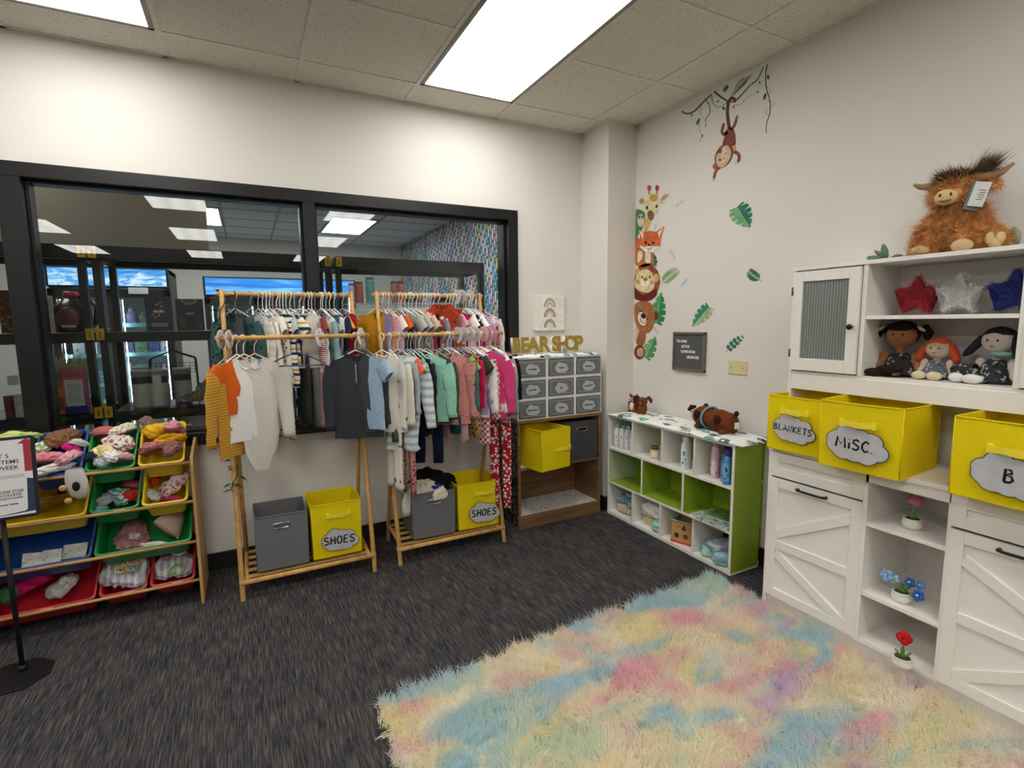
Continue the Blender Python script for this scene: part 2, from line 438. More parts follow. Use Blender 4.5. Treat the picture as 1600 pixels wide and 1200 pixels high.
# ---- ceiling lights
t = NT('prismatic_diffuser'); t.p.inputs['Base Color'].default_value = (.8, .8, .8, 1)
sp = t.n('ShaderNodeSeparateXYZ'); t.l(t.coord(), sp.inputs[0])
wv = t.math('COSINE', t.math('MULTIPLY', sp.outputs[0], 2*pi/.2032))      # three tubes behind the sheet
t.l(t.math('ADD', t.math('MULTIPLY', wv, PANEL*.13), PANEL), t.p.inputs['Emission Strength'])
t.p.inputs['Emission Color'].default_value = (1, .985, .93, 1)
DIFF = t.m
def light(x0, y0, label, group, h=H, ph=0):
    """2 x 4 ft panel; x0,y0 = corner with the lowest x and highest y"""
    e = thing('ceiling_light', label, 'ceiling light', (x0+G/2, y0-G, h), 0, group)
    bm = NB(); a, b = G/2-.012, G-.012
    for p, q in (((-a, -b), (a, -b+.022)), ((-a, b-.022), (a, b)), ((-a, -b), (-a+.022, b)), ((a-.022, -b), (a, b))):
        box(bm, (p[0], p[1], -.008), (q[0], q[1], .001))
    obj('light_frame', bm, plain('8d8a80', .4), e, bevel=.002)
    bm = NB(); box(bm, (-a+.022, -b+.022, -.004), (a-.022, b-.022, .001)); obj('diffuser', bm, DIFF, e)
    return e
light(-1.5493, GY, 'large bright ceiling panel above the clothes racks, right of the two in view', None)
light(-3.3781, GY, 'bright ceiling panel cut by the top left corner of the photo', None)
for i, x in enumerate((-1.5493, -3.3781, -5.2069)):
    for j in range(0, 4):
        if j == 0 and i < 2: continue
        light(x, GY-2*G*2*j, 'ceiling panel further back in the room, seen only mirrored in the window glass', 'ceiling panels behind the camera')
# ---- pantry beyond the glass
HP = H
t = NT('pantry_ceiling'); setp(t.p, srgb('a9b0ba'), .9, 0, .1)
bm = NB(); box(bm, (X0, .12, HP), (.3, FY1+.15, HP+.1)); struct('ceiling_pantry', bm, plain('dfe5ee', .9))
bm = NB()
for i in range(12): x = -.835-G*i; box(bm, (x-.012, .12, HP-.004), (x+.012, FY1, HP+.001))
for j in range(10): y = .05+.01+G*j+.0; box(bm, (X0, y-.012, HP-.0035), (FX1, y+.012, HP+.001)) if y > .2 else None
struct('trim_2', bm, plain('8f959d', .5))
bm = NB(); box(bm, (X0-.15, FY1, 0), (.3, FY1+.15, HP)); struct('wall_far', bm, wall_mat('pantry_wall', 'c9c8c4'))
bm = NB(); box(bm, (X0-.15, .12, 0), (X0, FY1, HP)); struct('wall_far_left', bm, WALL)
t = NT('patterned_wallpaper'); setp(t.p, None, .6, 0, .3)
v = t.coord((1, 1, 1)); sp = t.n('ShaderNodeSeparateXYZ'); t.l(v, sp.inputs[0])
cw, ch = .052, .15
yy = t.math('DIVIDE', sp.outputs[1], cw); ci = t.math('FLOOR', yy); fy = t.math('SUBTRACT', t.math('FRACT', yy), .5)
zz = t.math('ADD', t.math('DIVIDE', sp.outputs[2], ch), t.math('MULTIPLY', ci, .37)); ri = t.math('FLOOR', zz); fz = t.math('SUBTRACT', t.math('FRACT', zz), .5)
ins = t.math('LESS_THAN', t.math('ADD', t.math('POWER', t.math('ABSOLUTE', t.math('MULTIPLY', fy, 3.3)), 3.0), t.math('POWER', t.math('ABSOLUTE', t.math('MULTIPLY', fz, 2.4)), 6.0)), 1.0)
cb = t.n('ShaderNodeCombineXYZ'); t.l(ci, cb.inputs[0]); t.l(ri, cb.inputs[1])
wn = t.n('ShaderNodeTexWhiteNoise', noise_dimensions='3D'); t.l(cb.outputs[0], wn.inputs['Vector'])
pc = t.ramp(wn.outputs['Value'], [(0, srgb('e8e4da')), (.2, srgb('4f9c8c')), (.36, srgb('e6c65a')), (.5, srgb('e98a7e')), (.64, srgb('7fb2dd')), (.78, srgb('d9d2ea')), (.9, srgb('2f7a66'))], 'CONSTANT')
lab = t.math('LESS_THAN', t.math('ABSOLUTE', t.math('ADD', fz, .05)), .09)
pc2 = t.mix(t.math('MULTIPLY', lab, .6), pc, srgb('f2efe8'))
t.l(t.mix(ins, srgb('1f4a75'), pc2), t.p.inputs['Base Color'])
bm = NB(); box(bm, (FX1, .12, 0), (.3, FY1, HP)); struct('wall_far_right', bm, t.m)
bm = NB(); box(bm, (X0, 1.45, 1.95), (-2.713, 1.55, HP)); struct('trim_3', bm, wall_mat('soffit', '574f46'))
for x, y in ((-1.45, 4.955), (-3.27, 4.955), (-1.45, 2.52), (-3.27, 2.52), (-5.1, 4.955), (-5.1, 2.52), (-2.36, 1.40), (-4.2, 1.40), (-.84, 1.40)):  # panels out of view are added to brighten the pantry
    light(x, y, 'ceiling panel of the pantry beyond the glass, '+('right one showing whole' if x == -1.45 and y > 4 else 'narrow strip showing beside the soffit' if x == -3.27 and y > 4 else 'unseen, added to brighten the pantry'),
          None if (y > 4 and x > -4) else 'added pantry panels out of view', HP)
# ================================================================== clothes racks
BAMBOO = wood('d3a766', 'b98a4a', (30, 4, 30))
BARS = {  # name: (y, z, x of the two ends)
 'L_up': (-.13, 1.54, -2.625, -1.935), 'L_low': (-.425, 1.314, -2.635, -1.915),
 'R_up': (-.13, 1.544, -1.825, -1.115), 'R_low': (-.425, 1.31, -1.835, -1.115)}
def garment_rack(xl, xr, up, low, label):
    e = thing('clothes_rack', label, 'clothes rack', ((xl+xr)/2, -.26, 0)); ox, oy = (xl+xr)/2, -.26
    L = lambda x, y, z: (x-ox, y-oy, z)
    for x in (xl, xr):
        bm = NB(); cyl(bm, L(x, -.455, 0), L(x, up[0], up[1]+.02), .0125, .0115); obj('leg', bm, BAMBOO, e, smooth=True, bevel=.002)
        xx = x+(.022 if x == xl else -.022)
        bm = NB(); cyl(bm, L(xx, -.075, 0), L(xx, low[0], low[1]+.018), .0125, .0115); obj('leg', bm, BAMBOO, e, smooth=True, bevel=.002)
        bm = NB(); cyl(bm, L(xx, -.44, .09), L(xx, -.08, .115), .0105); obj('side_rail', bm, BAMBOO, e, smooth=True)
        bm = NB(); cyl(bm, L(x-.012, -.432, .09), L(x+.012, -.432, .09), .017, seg=12); obj('joint_knob', bm, plain('c59a5c', .5), e, smooth=True)
    bm = NB(); cyl(bm, L(up[2], up[0], up[1]), L(up[3], up[0], up[1]), .0115); obj('upper_bar', bm, BAMBOO, e, smooth=True)
    bm = NB(); cyl(bm, L(low[2], low[0], low[1]), L(low[3], low[0], low[1]), .0115); obj('lower_bar', bm, BAMBOO, e, smooth=True)
    bm = NB(); cyl(bm, L(xl, -.442, .09), L(xr, -.442, .09), .0125); obj('front_rail', bm, BAMBOO, e, smooth=True)
    for i in range(5):
        y = -.39+i*.07; z = .094+i*.0042
        bm = NB(); box(bm, L(xl+.022, y-.014, z-.005), L(xr-.022, y+.014, z+.005)); obj('shelf_slat', bm, BAMBOO, e, bevel=.002)
    return e
garment_rack(-2.60, -1.945, BARS['L_up'], BARS['L_low'], 'light bamboo two-bar clothes rack on the left, holding darker and boyish clothes')
garment_rack(-1.80, -1.138, BARS['R_up'], BARS['R_low'], 'light bamboo two-bar clothes rack on the right, crammed with pink and pale clothes')

HANG = {}
def make_hanger(c, wid, loc, rz, label, group):
    key = (c, round(wid, 3))
    if key not in HANG:
        bm = NB()
        hk = [(-.016, 0, -.018), (-.0165, 0, -.004), (-.011, 0, .009), (0, 0, .0145), (.011, 0, .009), (.0155, 0, -.003), (.012, 0, -.018), (.003, 0, -.032), (0, 0, -.045), (0, 0, -.075)]
        tube(bm, hk, .0028, 6)
        h = obj('hanger_hook_shape', bm, None, None, smooth=True); hm = h.data; bpy.data.objects.remove(h)
        bm = NB()
        a, b, c_ = (-wid/2, 0, -.135), (0, 0, -.078), (wid/2, 0, -.135)
        tube(bm, [b, (-wid/4, 0, -.103), a, (-wid/2-.004, 0, -.142), (-wid/2+.006, 0, -.147), (0, 0, -.147), (wid/2-.006, 0, -.147), (wid/2+.004, 0, -.142), c_, (wid/4, 0, -.103), b], .0036, 6)
        h = obj('hanger_body_shape', bm, None, None, smooth=True); bmm = h.data; bpy.data.objects.remove(h)
        mt = plain(c, .35, nz=.01); hm.materials.append(mt); bmm.materials.append(mt)
        HANG[key] = (hm, bmm)
    hm, bmm = HANG[key]
    o = bpy.data.objects.new('clothes_hanger', bmm); link(o); o.location = loc; o.rotation_euler = (0, 0, rz)
    tag(o, label, 'hanger', group)
    k = bpy.data.objects.new('hook', hm); link(k, o)
    return o

def ctube(bm, path, n=26, amp=.0, kf=6, ph=0., top=None, closebot=False, tw=0.):
    """cloth tube. path: (x, z, half width, half thickness[, y])"""
    rings = []; N = len(path)
    for i, P in enumerate(path):
        x, z, hw, th = P[:4]; yy = P[4] if len(P) > 4 else 0
        a = path[max(i-1, 0)]; b = path[min(i+1, N-1)]
        d = Vector((b[0]-a[0], 0, b[1]-a[1])); d = d.normalized() if d.length > 1e-6 else Vector((0, 0, -1))
        nx, nz = -d.z, d.x
        ring = []
        for k in range(n):
            t_ = 2*pi*k/n; c, s = cos(t_), sin(t_)
            cc = math.copysign(abs(c)**.75, c)
            g = min(1, i/(N-1)*1.4)
            fold = amp*g*(sin(kf*cc+ph+tw*i)+.6*sin(kf*2.1*cc+ph*1.7-i*.3))
            fine = amp*.35*sin(kf*3.3*cc+i*1.1+ph)
            u = hw*cc
            p = Vector((x+nx*u, yy+th*s*(1-.35*abs(c)**6)+fold+fine, z+nz*u))
            if top and i <= 2:
                p.z += top(u, s)*(1-i/3)
            p.x += amp*.5*sin(i*1.3+ph)*g
            ring.append(bm.verts.new(p))
        rings.append(ring)
    for a, b in zip(rings, rings[1:]):
        for k in range(n): bm.faces.new((a[k], a[(k+1) % n], b[(k+1) % n], b[k]))
    if closebot: bm.faces.new(rings[-1])
    return rings
def lerp(a, b, t_): return a+(b-a)*t_
def body_path(z0, L, prof, th, y=0, n=13):
    out = []
    for i in range(n):
        t_ = i/(n-1)
        for (a, wa), (b, wb) in zip(prof, prof[1:]):
            if t_ <= b+1e-9:
                q = (t_-a)/(b-a); q = q*q*(3-2*q); hw = lerp(wa, wb, q); break
        out.append((0, z0-L*t_, hw, th*(.75+.5*sin(pi*t_)), y))
    return out
GSEED = [0]
TORSO = {'tee', 'long', 'onesie', 'bodysuit', 'dress', 'pajama', 'jacket', 'romper', 'tank', 'cape'}
def make_garment(kind, L, W, mt, trim=None, name='baby_shirt', sleeve=None, leg=None):
    """returns the garment; origin on the bar above it, front towards local -Y"""
    GSEED[0] += 1; rg = random.Random(GSEED[0]); ph = rg.uniform(0, 6)
    hw = W/2; z0 = -.098; th = .017
    trim = trim or mt
    if kind in TORSO:
        slope = .42
        def top(u, s):
            a = abs(u)/hw; nw = .36
            if a > nw: return -slope*(abs(u)-nw*hw)
            dip = (.052 if s < 0 else .014)
            return -dip*(1-(a/nw)**2)
        if kind in ('tee', 'long', 'jacket'): prof = [(0, hw), (.12, hw*.98), (.5, hw*.93), (1, hw*1.02)]
        elif kind in ('onesie',): prof = [(0, hw), (.5, hw*.9), (.8, hw*.85), (.92, hw*.5), (1, hw*.3)]
        elif kind == 'bodysuit': prof = [(0, hw), (.3, hw*.86), (.62, hw*.82), (.8, hw*.7), (.93, hw*.46), (1, hw*.3)]
        elif kind == 'dress': prof = [(0, hw*.75), (.25, hw*.7), (.4, hw*.85), (1, hw*1.5)]
        elif kind == 'tank': prof = [(0, hw*.7), (.2, hw*.75), (1, hw*.95)]
        elif kind == 'cape': prof = [(0, hw*.5), (.12, hw*.85), (.22, hw*.55), (.4, hw*.9), (1, hw*1.55)]
        else: prof = [(0, hw), (.5, hw*.88), (1, hw*.8)]
        BL = L
        if kind in ('pajama', 'romper'): BL = L*.5
        bm = NB(); path = body_path(z0, BL, prof, th)
        r = ctube(bm, path, 30, .0065 if kind not in ('dress', 'cape') else .013, 5 if kind not in ('dress', 'cape') else 9, ph, top)
        if kind in ('pajama', 'romper'):
            LL = L*.5+.03; sp = hw*.44
            for s_ in (-1, 1):
                lean = rg.uniform(-.02, .02); pth = [(s_*sp*(1+.15*i/7)+lean*i/7, z0-BL+.035-LL*i/7, hw*.46*(1-.25*i/7), th*.85, rg.uniform(-.004, .004)) for i in range(8)]
                if kind == 'pajama':
                    pth += [(s_*sp*1.15+s_*.004+lean, z0-BL-LL+.012, hw*.40, th), (s_*sp*1.15+lean, z0-BL-LL-.012, hw*.15, th*.4)]
                ctube(bm, pth, 18, .004, 4, ph+s_, closebot=True)
        o = obj(name, bm, mt, None, smooth=True)
        # neckline rib
        bm = NB(); nw = .36*hw*(.72 if kind in ('dress', 'tank') else .5 if kind == 'cape' else 1)
        pts = []
        for k in range(24):
            a_ = 2*pi*k/24; u = nw*cos(a_); s = sin(a_)
            dip = (.052 if s < 0 else .014)
            pts.append((u, th*.8*s, z0+.002-dip*(1-cos(a_)**2)))
        tube(bm, pts, .0038, 6, closed=True); obj('neck_trim', bm, trim, o, smooth=True)
        sl = sleeve if sleeve is not None else {'tee': 'short', 'onesie': 'short', 'romper': 'none', 'dress': 'flutter', 'tank': 'none', 'cape': 'flutter'}.get(kind, 'long')
        if sl != 'none':
            for s_ in (-1, 1):
                bm = NB(); jx = s_*(prof[0][1]-.012); jz = z0-slope*hw*.62-.028
                if sl == 'long':
                    Ls = min(L*.74, .33); an = rg.uniform(.03, .13)
                    pth = []
                    for i in range(10):
                        t_ = i/9; a_ = an+(.55 if i < 2 else 0)*(1-t_*3 if t_ < .33 else 0)
                        pth.append((jx+s_*(.02*min(1, t_*4)+sin(an)*Ls*t_), jz-cos(an)*Ls*t_, .046*(1-.42*t_), .013*(1-.1*t_), rg.uniform(-.006, .004)))
                    ctube(bm, pth, 16, .003, 4, ph+s_*2)
                    so = obj('sleeve', bm, mt, o, smooth=True)
                    bm = NB(); e1 = pth[-1]
                    ctube(bm, [(e1[0], e1[1]+.012, e1[2]*1.06, e1[3]*1.1, e1[4]), (e1[0]+s_*.003, e1[1]-.012, e1[2]*1.0, e1[3]*1.1, e1[4])], 16, 0, 4, 0, closebot=True); obj('cuff', bm, trim, so, smooth=True)
                elif sl == 'short':
                    an = .75; Ls = .085
                    pth = [(jx+s_*sin(an)*Ls*t_, jz+.006-cos(an)*Ls*t_, .052*(1-.15*t_), .015, 0) for t_ in (0, .3, .65, 1)]
                    ctube(bm, pth, 16, .002, 4, ph); obj('sleeve', bm, mt, o, smooth=True)
                else:
                    an = .9; Ls = .06
                    pth = [(jx*.9+s_*sin(an)*Ls*t_, jz+.012-cos(an)*Ls*t_, .03+.03*t_, .008+.008*t_, 0) for t_ in (0, .35, .7, 1)]
                    ctube(bm, pth, 20, .007, 12, ph); obj('sleeve', bm, mt, o, smooth=True)
        if kind == 'jacket':
            bm = NB(); tube(bm, [(0, -th*1.15, z0-.05-.10*i/5) for i in range(6)], .004, 6); obj('zipper', bm, plain('8b8d90', .4), o, smooth=True)
            bm = NB(); pts = [(-.05, -.006, z0-.012), (-.045, .012, z0+.012), (0, .018, z0+.02), (.045, .012, z0+.012), (.05, -.006, z0-.012)]
            tube(bm, pts, .012, 8); obj('collar', bm, trim, o, smooth=True)
        if kind == 'bodysuit':
            bm = NB()
            for q in (-1, 0, 1): ell(bm, (q*.016, -th-.002, z0-L+.02), (.004, .002, .004), 8, 6)
            obj('snap', bm, plain('e8e8e8', .3), o)
        return o
    if kind == 'pants':
        bm = NB(); hwp = W/2; z0 = -.115
        path = [(0, z0-.0, hwp, .016), (0, z0-.03, hwp*1.0, .018), (0, z0-.07, hwp*1.05, .02), (0, z0-.13, hwp*1.05, .02)]
        ctube(bm, path, 28, .003, 6, ph)
        for s_ in (-1, 1):
            LL = L-.10; ln = rg.uniform(-.01, .02)
            pth = [(s_*hwp*.52*(1+.05*i)+ln*i/7, z0-.10-LL*i/7, hwp*.52*(1-.30*i/7), .019*(1-.2*i/7), rg.uniform(-.004, .004)) for i in range(8)]
            ctube(bm, pth, 18, .004, 4, ph+s_, closebot=True)
        o = obj(name, bm, mt, None, smooth=True)
        bm = NB(); ctube(bm, [(0, z0+.006, hwp*.98, .0175), (0, z0-.022, hwp*1.0, .0185)], 28, 0); obj('waistband', bm, trim, o, smooth=True)
        return o
def C(c, *a, **k): return cloth(c, *a, **k)
PX_ROW = {'L_up': 461, 'L_low': 527, 'R_up': 462, 'R_low': 522}
WHERE = {'L_up': 'upper bar of the left rack', 'L_low': 'lower bar of the left rack', 'R_up': 'upper bar of the right rack', 'R_low': 'lower bar of the right rack'}
GROUP = {'L_up': 'clothes on the upper bar of the left rack', 'L_low': 'clothes on the lower bar of the left rack', 'R_up': 'clothes on the upper bar of the right rack', 'R_low': 'clothes on the lower bar of the right rack'}
def hang(bar, px, kind, L, W, mt, d, hc='white', rz=None, trim=None, name=None, cat=None, yo=0, sleeve=None, tilt=0, hw_=None, dz=0, gy=0):
    y, z, xa, xb = BARS[bar]; x = at(px-(13 if bar == 'R_low' else 0), PX_ROW[bar], 'y', y).x
    r = radians(-90 if rz is None else rz)
    hcol = {'white': 'ecebe6', 'pink': 'e3b9b4', 'navy': '2a3a78', 'grey': '8c8e90', 'black': '232325', 'clear': 'b9bfc2', 'beige': 'd8cbb2'}[hc]
    nm = {'tee': 'baby_shirt', 'long': 'long_sleeve_shirt', 'onesie': 'baby_bodysuit', 'bodysuit': 'baby_bodysuit', 'dress': 'baby_dress', 'pajama': 'footed_pajamas', 'jacket': 'pullover_jacket', 'romper': 'baby_romper', 'tank': 'sleeveless_top', 'cape': 'baby_dress', 'pants': 'baby_pants'}[kind]
    o = make_garment(kind, L, W, mt, trim, name or nm, sleeve)
    o.location = (x, y+yo+gy, z-.004+dz); o.rotation_euler = (tilt, 0, r)
    tag(o, ' '.join(d.split()[:9])+' on the '+WHERE[bar], cat or nm.split('_')[-1], GROUP[bar])
    h = make_hanger(hcol, hw_ or W*.86, (x, y+yo, z+.0015), r, ' '.join((hc+' hanger with the '+d).split()[:10])+', '+WHERE[bar].replace('bar of the ', ''), 'hangers on the '+WHERE[bar])
    return o
J = random.Random(7)
# ---- left rack, upper bar
hang('L_up', 366, 'long', .36, .22, C('3f5f5b', 'moons', '22302f'), 'dark teal sweatshirt with small black moons', 'pink', rz=-38, trim=C('2f4a4a'))
hang('L_up', 366, 'long', .33, .25, C('4b4d52'), 'dark grey shirt behind the teal one', 'black', rz=-75, sleeve='none')
hang('L_up', 390, 'tee', .30, .25, C('9a9c9c', 'heather', 'b9bbba'), 'light grey shirt with green sleeve ends', 'grey', rz=-50, trim=C('4f6b5a'))
hang('L_up', 402, 'long', .34, .25, C('e4ddd0', 'stripes', 'd8d0c3', sc_=.8), 'cream long-sleeve top with faint stripes', 'clear', rz=-68)
hang('L_up', 409, 'pants', .50, .20, C('d8d6cf', 'plaid', '4d5560', '8f969b'), 'grey and white plaid pants', 'white', rz=-70)
hang('L_up', 415, 'bodysuit', .38, .24, C('ece7dc'), 'plain ivory bodysuit next to the plaid pants', 'white', rz=-74)
hang('L_up', 420, 'pajama', .62, .23, C('e6e0d3', 'dots', '6d6a66'), 'white footed pajamas with grey dots', 'white', rz=-62)
hang('L_up', 425, 'tee', .28, .24, C('efeae0'), 'plain ivory shirt beside the dotted pajamas', 'pink', rz=-76)
hang('L_up', 431, 'tee', .27, .26, C('ece8de', 'stripes3', '2b3345', 'd3a637', sc_=.8), 'white shirt with navy and mustard bands', 'white', rz=-44, gy=-.05)
hang('L_up', 436, 'pajama', .66, .23, C('e9e5da', 'stripes3', '27303f', 'c9a136'), 'white pajamas with navy and mustard stripes', 'white', rz=-72)
hang('L_up', 441, 'pants', .56, .20, C('4a4e58', 'thin', '3c404a'), 'dark blue-grey ribbed leggings', 'white', rz=-80)
hang('L_up', 446, 'tee', .30, .24, C('a7adb8', 'heather', 'c3c7ce'), 'pale blue-grey shirt', 'white', rz=-80)
hang('L_up', 452, 'pants', .60, .22, C('4b4a4d', 'heather', '3b3b3e'), 'charcoal jogger pants', 'white', rz=-50)
hang('L_up', 459, 'onesie', .33, .23, C('3c3d42'), 'nearly black bodysuit', 'clear', rz=-80)
hang('L_up', 467, 'tee', .30, .27, C('dedacb'), 'cream v-neck shirt seen from the front', 'white', rz=-14, gy=-.07)
hang('L_up', 474, 'pants', .62, .20, C('8d8885', 'heather', 'a29c98'), 'taupe knit leggings', 'pink', rz=-60)
hang('L_up', 481, 'long', .33, .24, C('e9e7e2'), 'white long-sleeve top behind the cream v-neck', 'white', rz=-66)
hang('L_up', 486, 'pajama', .60, .22, C('a6394a', 'thin', 'ece6e0'), 'red and white thin striped pajamas', 'white', rz=-76)
hang('L_up', 491, 'tee', .30, .24, C('93413f'), 'brick red shirt', 'grey', rz=-80)
hang('L_up', 500, 'long', .42, .23, C('7d8084', 'plaid', '74777b', '6b6e72'), 'grey quilted top', 'white', rz=-64)
hang('L_up', 503, 'long', .36, .24, C('9dbdc4'), 'light aqua top', 'white', rz=-72)
hang('L_up', 508, 'pants', .64, .22, C('4a6a80', 'heather', '3a556a'), 'faded blue denim pants', 'clear', rz=-52)
hang('L_up', 514, 'onesie', .33, .24, C('e8e6e0', 'heather', 'f2f0ea'), 'fluffy white bodysuit', 'white', rz=-60)
hang('L_up', 521, 'tee', .34, .23, C('d99b2c'), 'golden yellow shirt', 'white', rz=-66)
hang('L_up', 528, 'tee', .30, .24, C('232c4a'), 'navy shirt against the red one', 'navy', rz=-80)
hang('L_up', 534, 'tank', .34, .25, C('a52028'), 'bright red vest', 'clear', rz=-50, gy=-.03)
# ---- left rack, lower bar
hang('L_low', 357, 'long', .47, .24, C('b98424', 'thin', 'd0a04a', sc_=.8), 'mustard long-sleeve shirt with fine pale stripes', 'grey', rz=52)
hang('L_low', 368, 'tee', .26, .20, C('d8601f'), 'bright orange shirt', 'white', rz=40)
hang('L_low', 379, 'long', .40, .22, C('eceae6'), 'white long-sleeve shirt behind the ribbed one', 'white', rz=22)
hang('L_low', 396, 'bodysuit', .56, .215, C('d8d4cd', 'thin', 'd2cdc5', sc_=1.8), 'long ribbed off-white bodysuit', 'pink', rz=-4)
hang('L_low', 554, 'jacket', .45, .25, C('3d4046', 'heather', '34373c'), 'charcoal quarter-zip pullover', 'white', rz=-16, trim=C('34363b'))
hang('L_low', 556, 'long', .42, .22, C('45484e', 'heather', '3a3d42'), 'dark grey hooded sweater behind the charcoal pullover', 'grey', rz=-24)
hang('L_low', 571, 'tee', .40, .24, C('8fa9c4', 'heather', 'a3bad2'), 'light blue chambray shirt', 'grey', rz=-62, trim=C('3f6488'))
x = at(462, 527, 'y', BARS['L_low'][0]).x
make_hanger('27356e', .26, (x, BARS['L_low'][0], BARS['L_low'][1]+.0015), radians(-14), 'empty navy blue hanger on the lower bar of the left rack', None)
# ---- right rack, upper bar
R = 'R_up'
hang(R, 588, 'romper', .55, .19, C('c08a1f', 'heather', 'a97716'), 'mustard ruffled romper', 'white', rz=-20, gy=-.02, sleeve='flutter')
hang(R, 597, 'pants', .42, .19, C('8d86ab'), 'lilac leggings', 'white', rz=-74)
hang(R, 601, 'long', .36, .23, C('d99aa8', 'thin', 'e9c2c6'), 'pink pinstriped shirt', 'pink', rz=-70)
hang(R, 606, 'tee', .33, .23, C('eadfd6'), 'pale cream shirt between pink and orange', 'white', rz=-72)
hang(R, 611, 'tee', .37, .23, C('e0601f', 'thin', 'c94f16'), 'orange shirt with darker lines', 'clear', rz=-66)
hang(R, 617, 'long', .38, .23, C('2b2426'), 'black shirt beside the orange one', 'grey', rz=-74)
hang(R, 622, 'long', .36, .23, C('45303a'), 'dark plum shirt', 'white', rz=-78)
hang(R, 626, 'onesie', .36, .25, C('b9b7ae', 'dots', '8a8a83'), 'pale grey bodysuit with a small print', 'white', rz=-46)
hang(R, 632, 'onesie', .34, .24, C('b1b3ac'), 'plain grey bodysuit', 'white', rz=-66)
hang(R, 638, 'tee', .34, .24, C('c3c1b6', 'heather', 'aeaca2'), 'oatmeal heather shirt', 'white', rz=-60)
hang(R, 643, 'tee', .28, .26, C('a09e96', 'heather', '8e8c85'), 'stone grey shirt', 'white', rz=-48)
hang(R, 650, 'dress', .30, .20, C('e3d0bc'), 'beige little dress', 'white', rz=-60)
hang(R, 655, 'tee', .31, .23, C('d8bfa6'), 'peach beige shirt', 'pink', rz=-70)
for i, (c, d) in enumerate([('e9e4da', 'ivory sleeveless top'), ('e2dfd2', 'eggshell sleeveless top'), ('efe9df', 'bright white sleeveless top'), ('dcd6c6', 'sand sleeveless top')]):
    hang(R, 660+i*4, 'tank', .22+.01*i, .20, C(c), d, 'white', rz=-68)
hang(R, 666, 'pants', .34, .19, C('b8405f'), 'raspberry pink leggings', 'clear', rz=-74)
hang(R, 671, 'pants', .36, .19, C('15151a'), 'plain black leggings', 'clear', rz=-76)
hang(R, 677, 'pajama', .46, .19, C('9a9fb0', 'patches', 'e3e5ea', '7f86a0'), 'grey blue pajamas with white patches', 'white', rz=-66)
hang(R, 684, 'cape', .40, .25, C('a83c22', 'dots', 'ecd6b8', sc_=.55), 'rust red dress with pale dots', 'white', rz=-32, dz=.05, gy=-.075)
hang(R, 696, 'tee', .27, .18, C('e8d1a8', 'heather', 'd6b98a'), 'pale tan top with scalloped neck', 'white', rz=-55)
hang(R, 702, 'tee', .32, .19, C('e0a0b4'), 'light pink shirt', 'white', rz=-68)
hang(R, 706, 'long', .31, .25, C('b01f52'), 'magenta long-sleeve shirt', 'white', rz=-40, gy=-.04)
hang(R, 711, 'long', .34, .23, C('e8cdd2'), 'blush long-sleeve shirt', 'white', rz=-64)
hang(R, 716, 'tee', .30, .23, C('f0eeea'), 'white shirt between blush and black', 'clear', rz=-68)
hang(R, 720, 'tee', .36, .23, C('1e1c20', 'dots', 'e8e6e2'), 'black shirt with white print', 'grey', rz=-66)
hang(R, 724, 'tee', .24, .24, C('f3f1ed'), 'short white shirt', 'white', rz=-58)
hang(R, 728, 'long', .36, .23, C('c12a6a'), 'hot pink long-sleeve shirt', 'white', rz=-66)
hang(R, 732, 'tee', .33, .24, C('a48fb8'), 'lavender shirt', 'white', rz=-62)
hang(R, 737, 'long', .33, .23, C('d9b8be', 'stripes', 'efe3e2', sc_=1.6), 'dusty pink striped shirt', 'white', rz=-64)
hang(R, 741, 'tee', .34, .23, C('d9cfc4', 'floral', 'b98a92', 'f0e6e0'), 'cream shirt with small flowers', 'clear', rz=-62)
hang(R, 745, 'long', .30, .23, C('b3294c'), 'cranberry long-sleeve shirt', 'navy', rz=-60)
hang(R, 749, 'long', .34, .25, C('e9e2da'), 'ivory cardigan at the right end', 'grey', rz=-52)
# ---- right rack, lower bar
R = 'R_low'
hang(R, 609, 'long', .42, .24, C('e9e5d8', 'thin', 'e2ddd0', sc_=1.5), 'white ribbed top with ruffled cuffs', 'white', rz=-44, gy=-.03)
hang(R, 620, 'pants', .46, .15, C('55604f'), 'olive green pants', 'clear', rz=-86)
hang(R, 622, 'pajama', .72, .22, C('e4dfd6', 'dots', '1f6b4a', sc_=.42), 'cream footed pajamas with green shapes', 'white', rz=-78)
hang(R, 634, 'pajama', .50, .24, C('e3e8ea', 'stripes', 'aebfc6', sc_=.7), 'white pajamas with pale blue stripes', 'white', rz=-40, gy=-.06)
hang(R, 637, 'long', .34, .24, C('b9bdc0', 'heather', 'a4a9ad'), 'light grey heather top', 'grey', rz=-70)
hang(R, 641, 'pants', .78, .10, C('d8938c', 'leopard', '6e1f28', 'a8424a'), 'pink leopard leggings', 'clear', rz=-60)
hang(R, 645, 'tee', .34, .23, C('e2664a'), 'coral shirt', 'grey', rz=-76)
hang(R, 649, 'onesie', .36, .23, C('8fb59a', 'thin', '6f9a80'), 'sage green striped bodysuit', 'clear', rz=-70)
hang(R, 654, 'long', .46, .24, C('1c1b20'), 'long black shirt', 'clear', rz=-64)
hang(R, 661, 'long', .45, .25, C('2a2c30'), 'dark slate shirt', 'clear', rz=-68)
hang(R, 667, 'long', .38, .27, C('8fcbb4', 'heather', 'a8dcc6'), 'mint green fleece sweater', 'white', rz=-36, gy=-.06)
hang(R, 678, 'pants', .62, .16, C('151a33'), 'navy jogger pants', 'clear', rz=-30)
hang(R, 686, 'long', .40, .27, C('54604f', 'heather', '465041'), 'moss grey-green sweater behind the mint fleece', 'grey', rz=-56)
hang(R, 702, 'long', .41, .27, C('d38f8a', 'dots', 'b06f70'), 'salmon pink shirt with tiny dots', 'grey', rz=-24, gy=-.06)
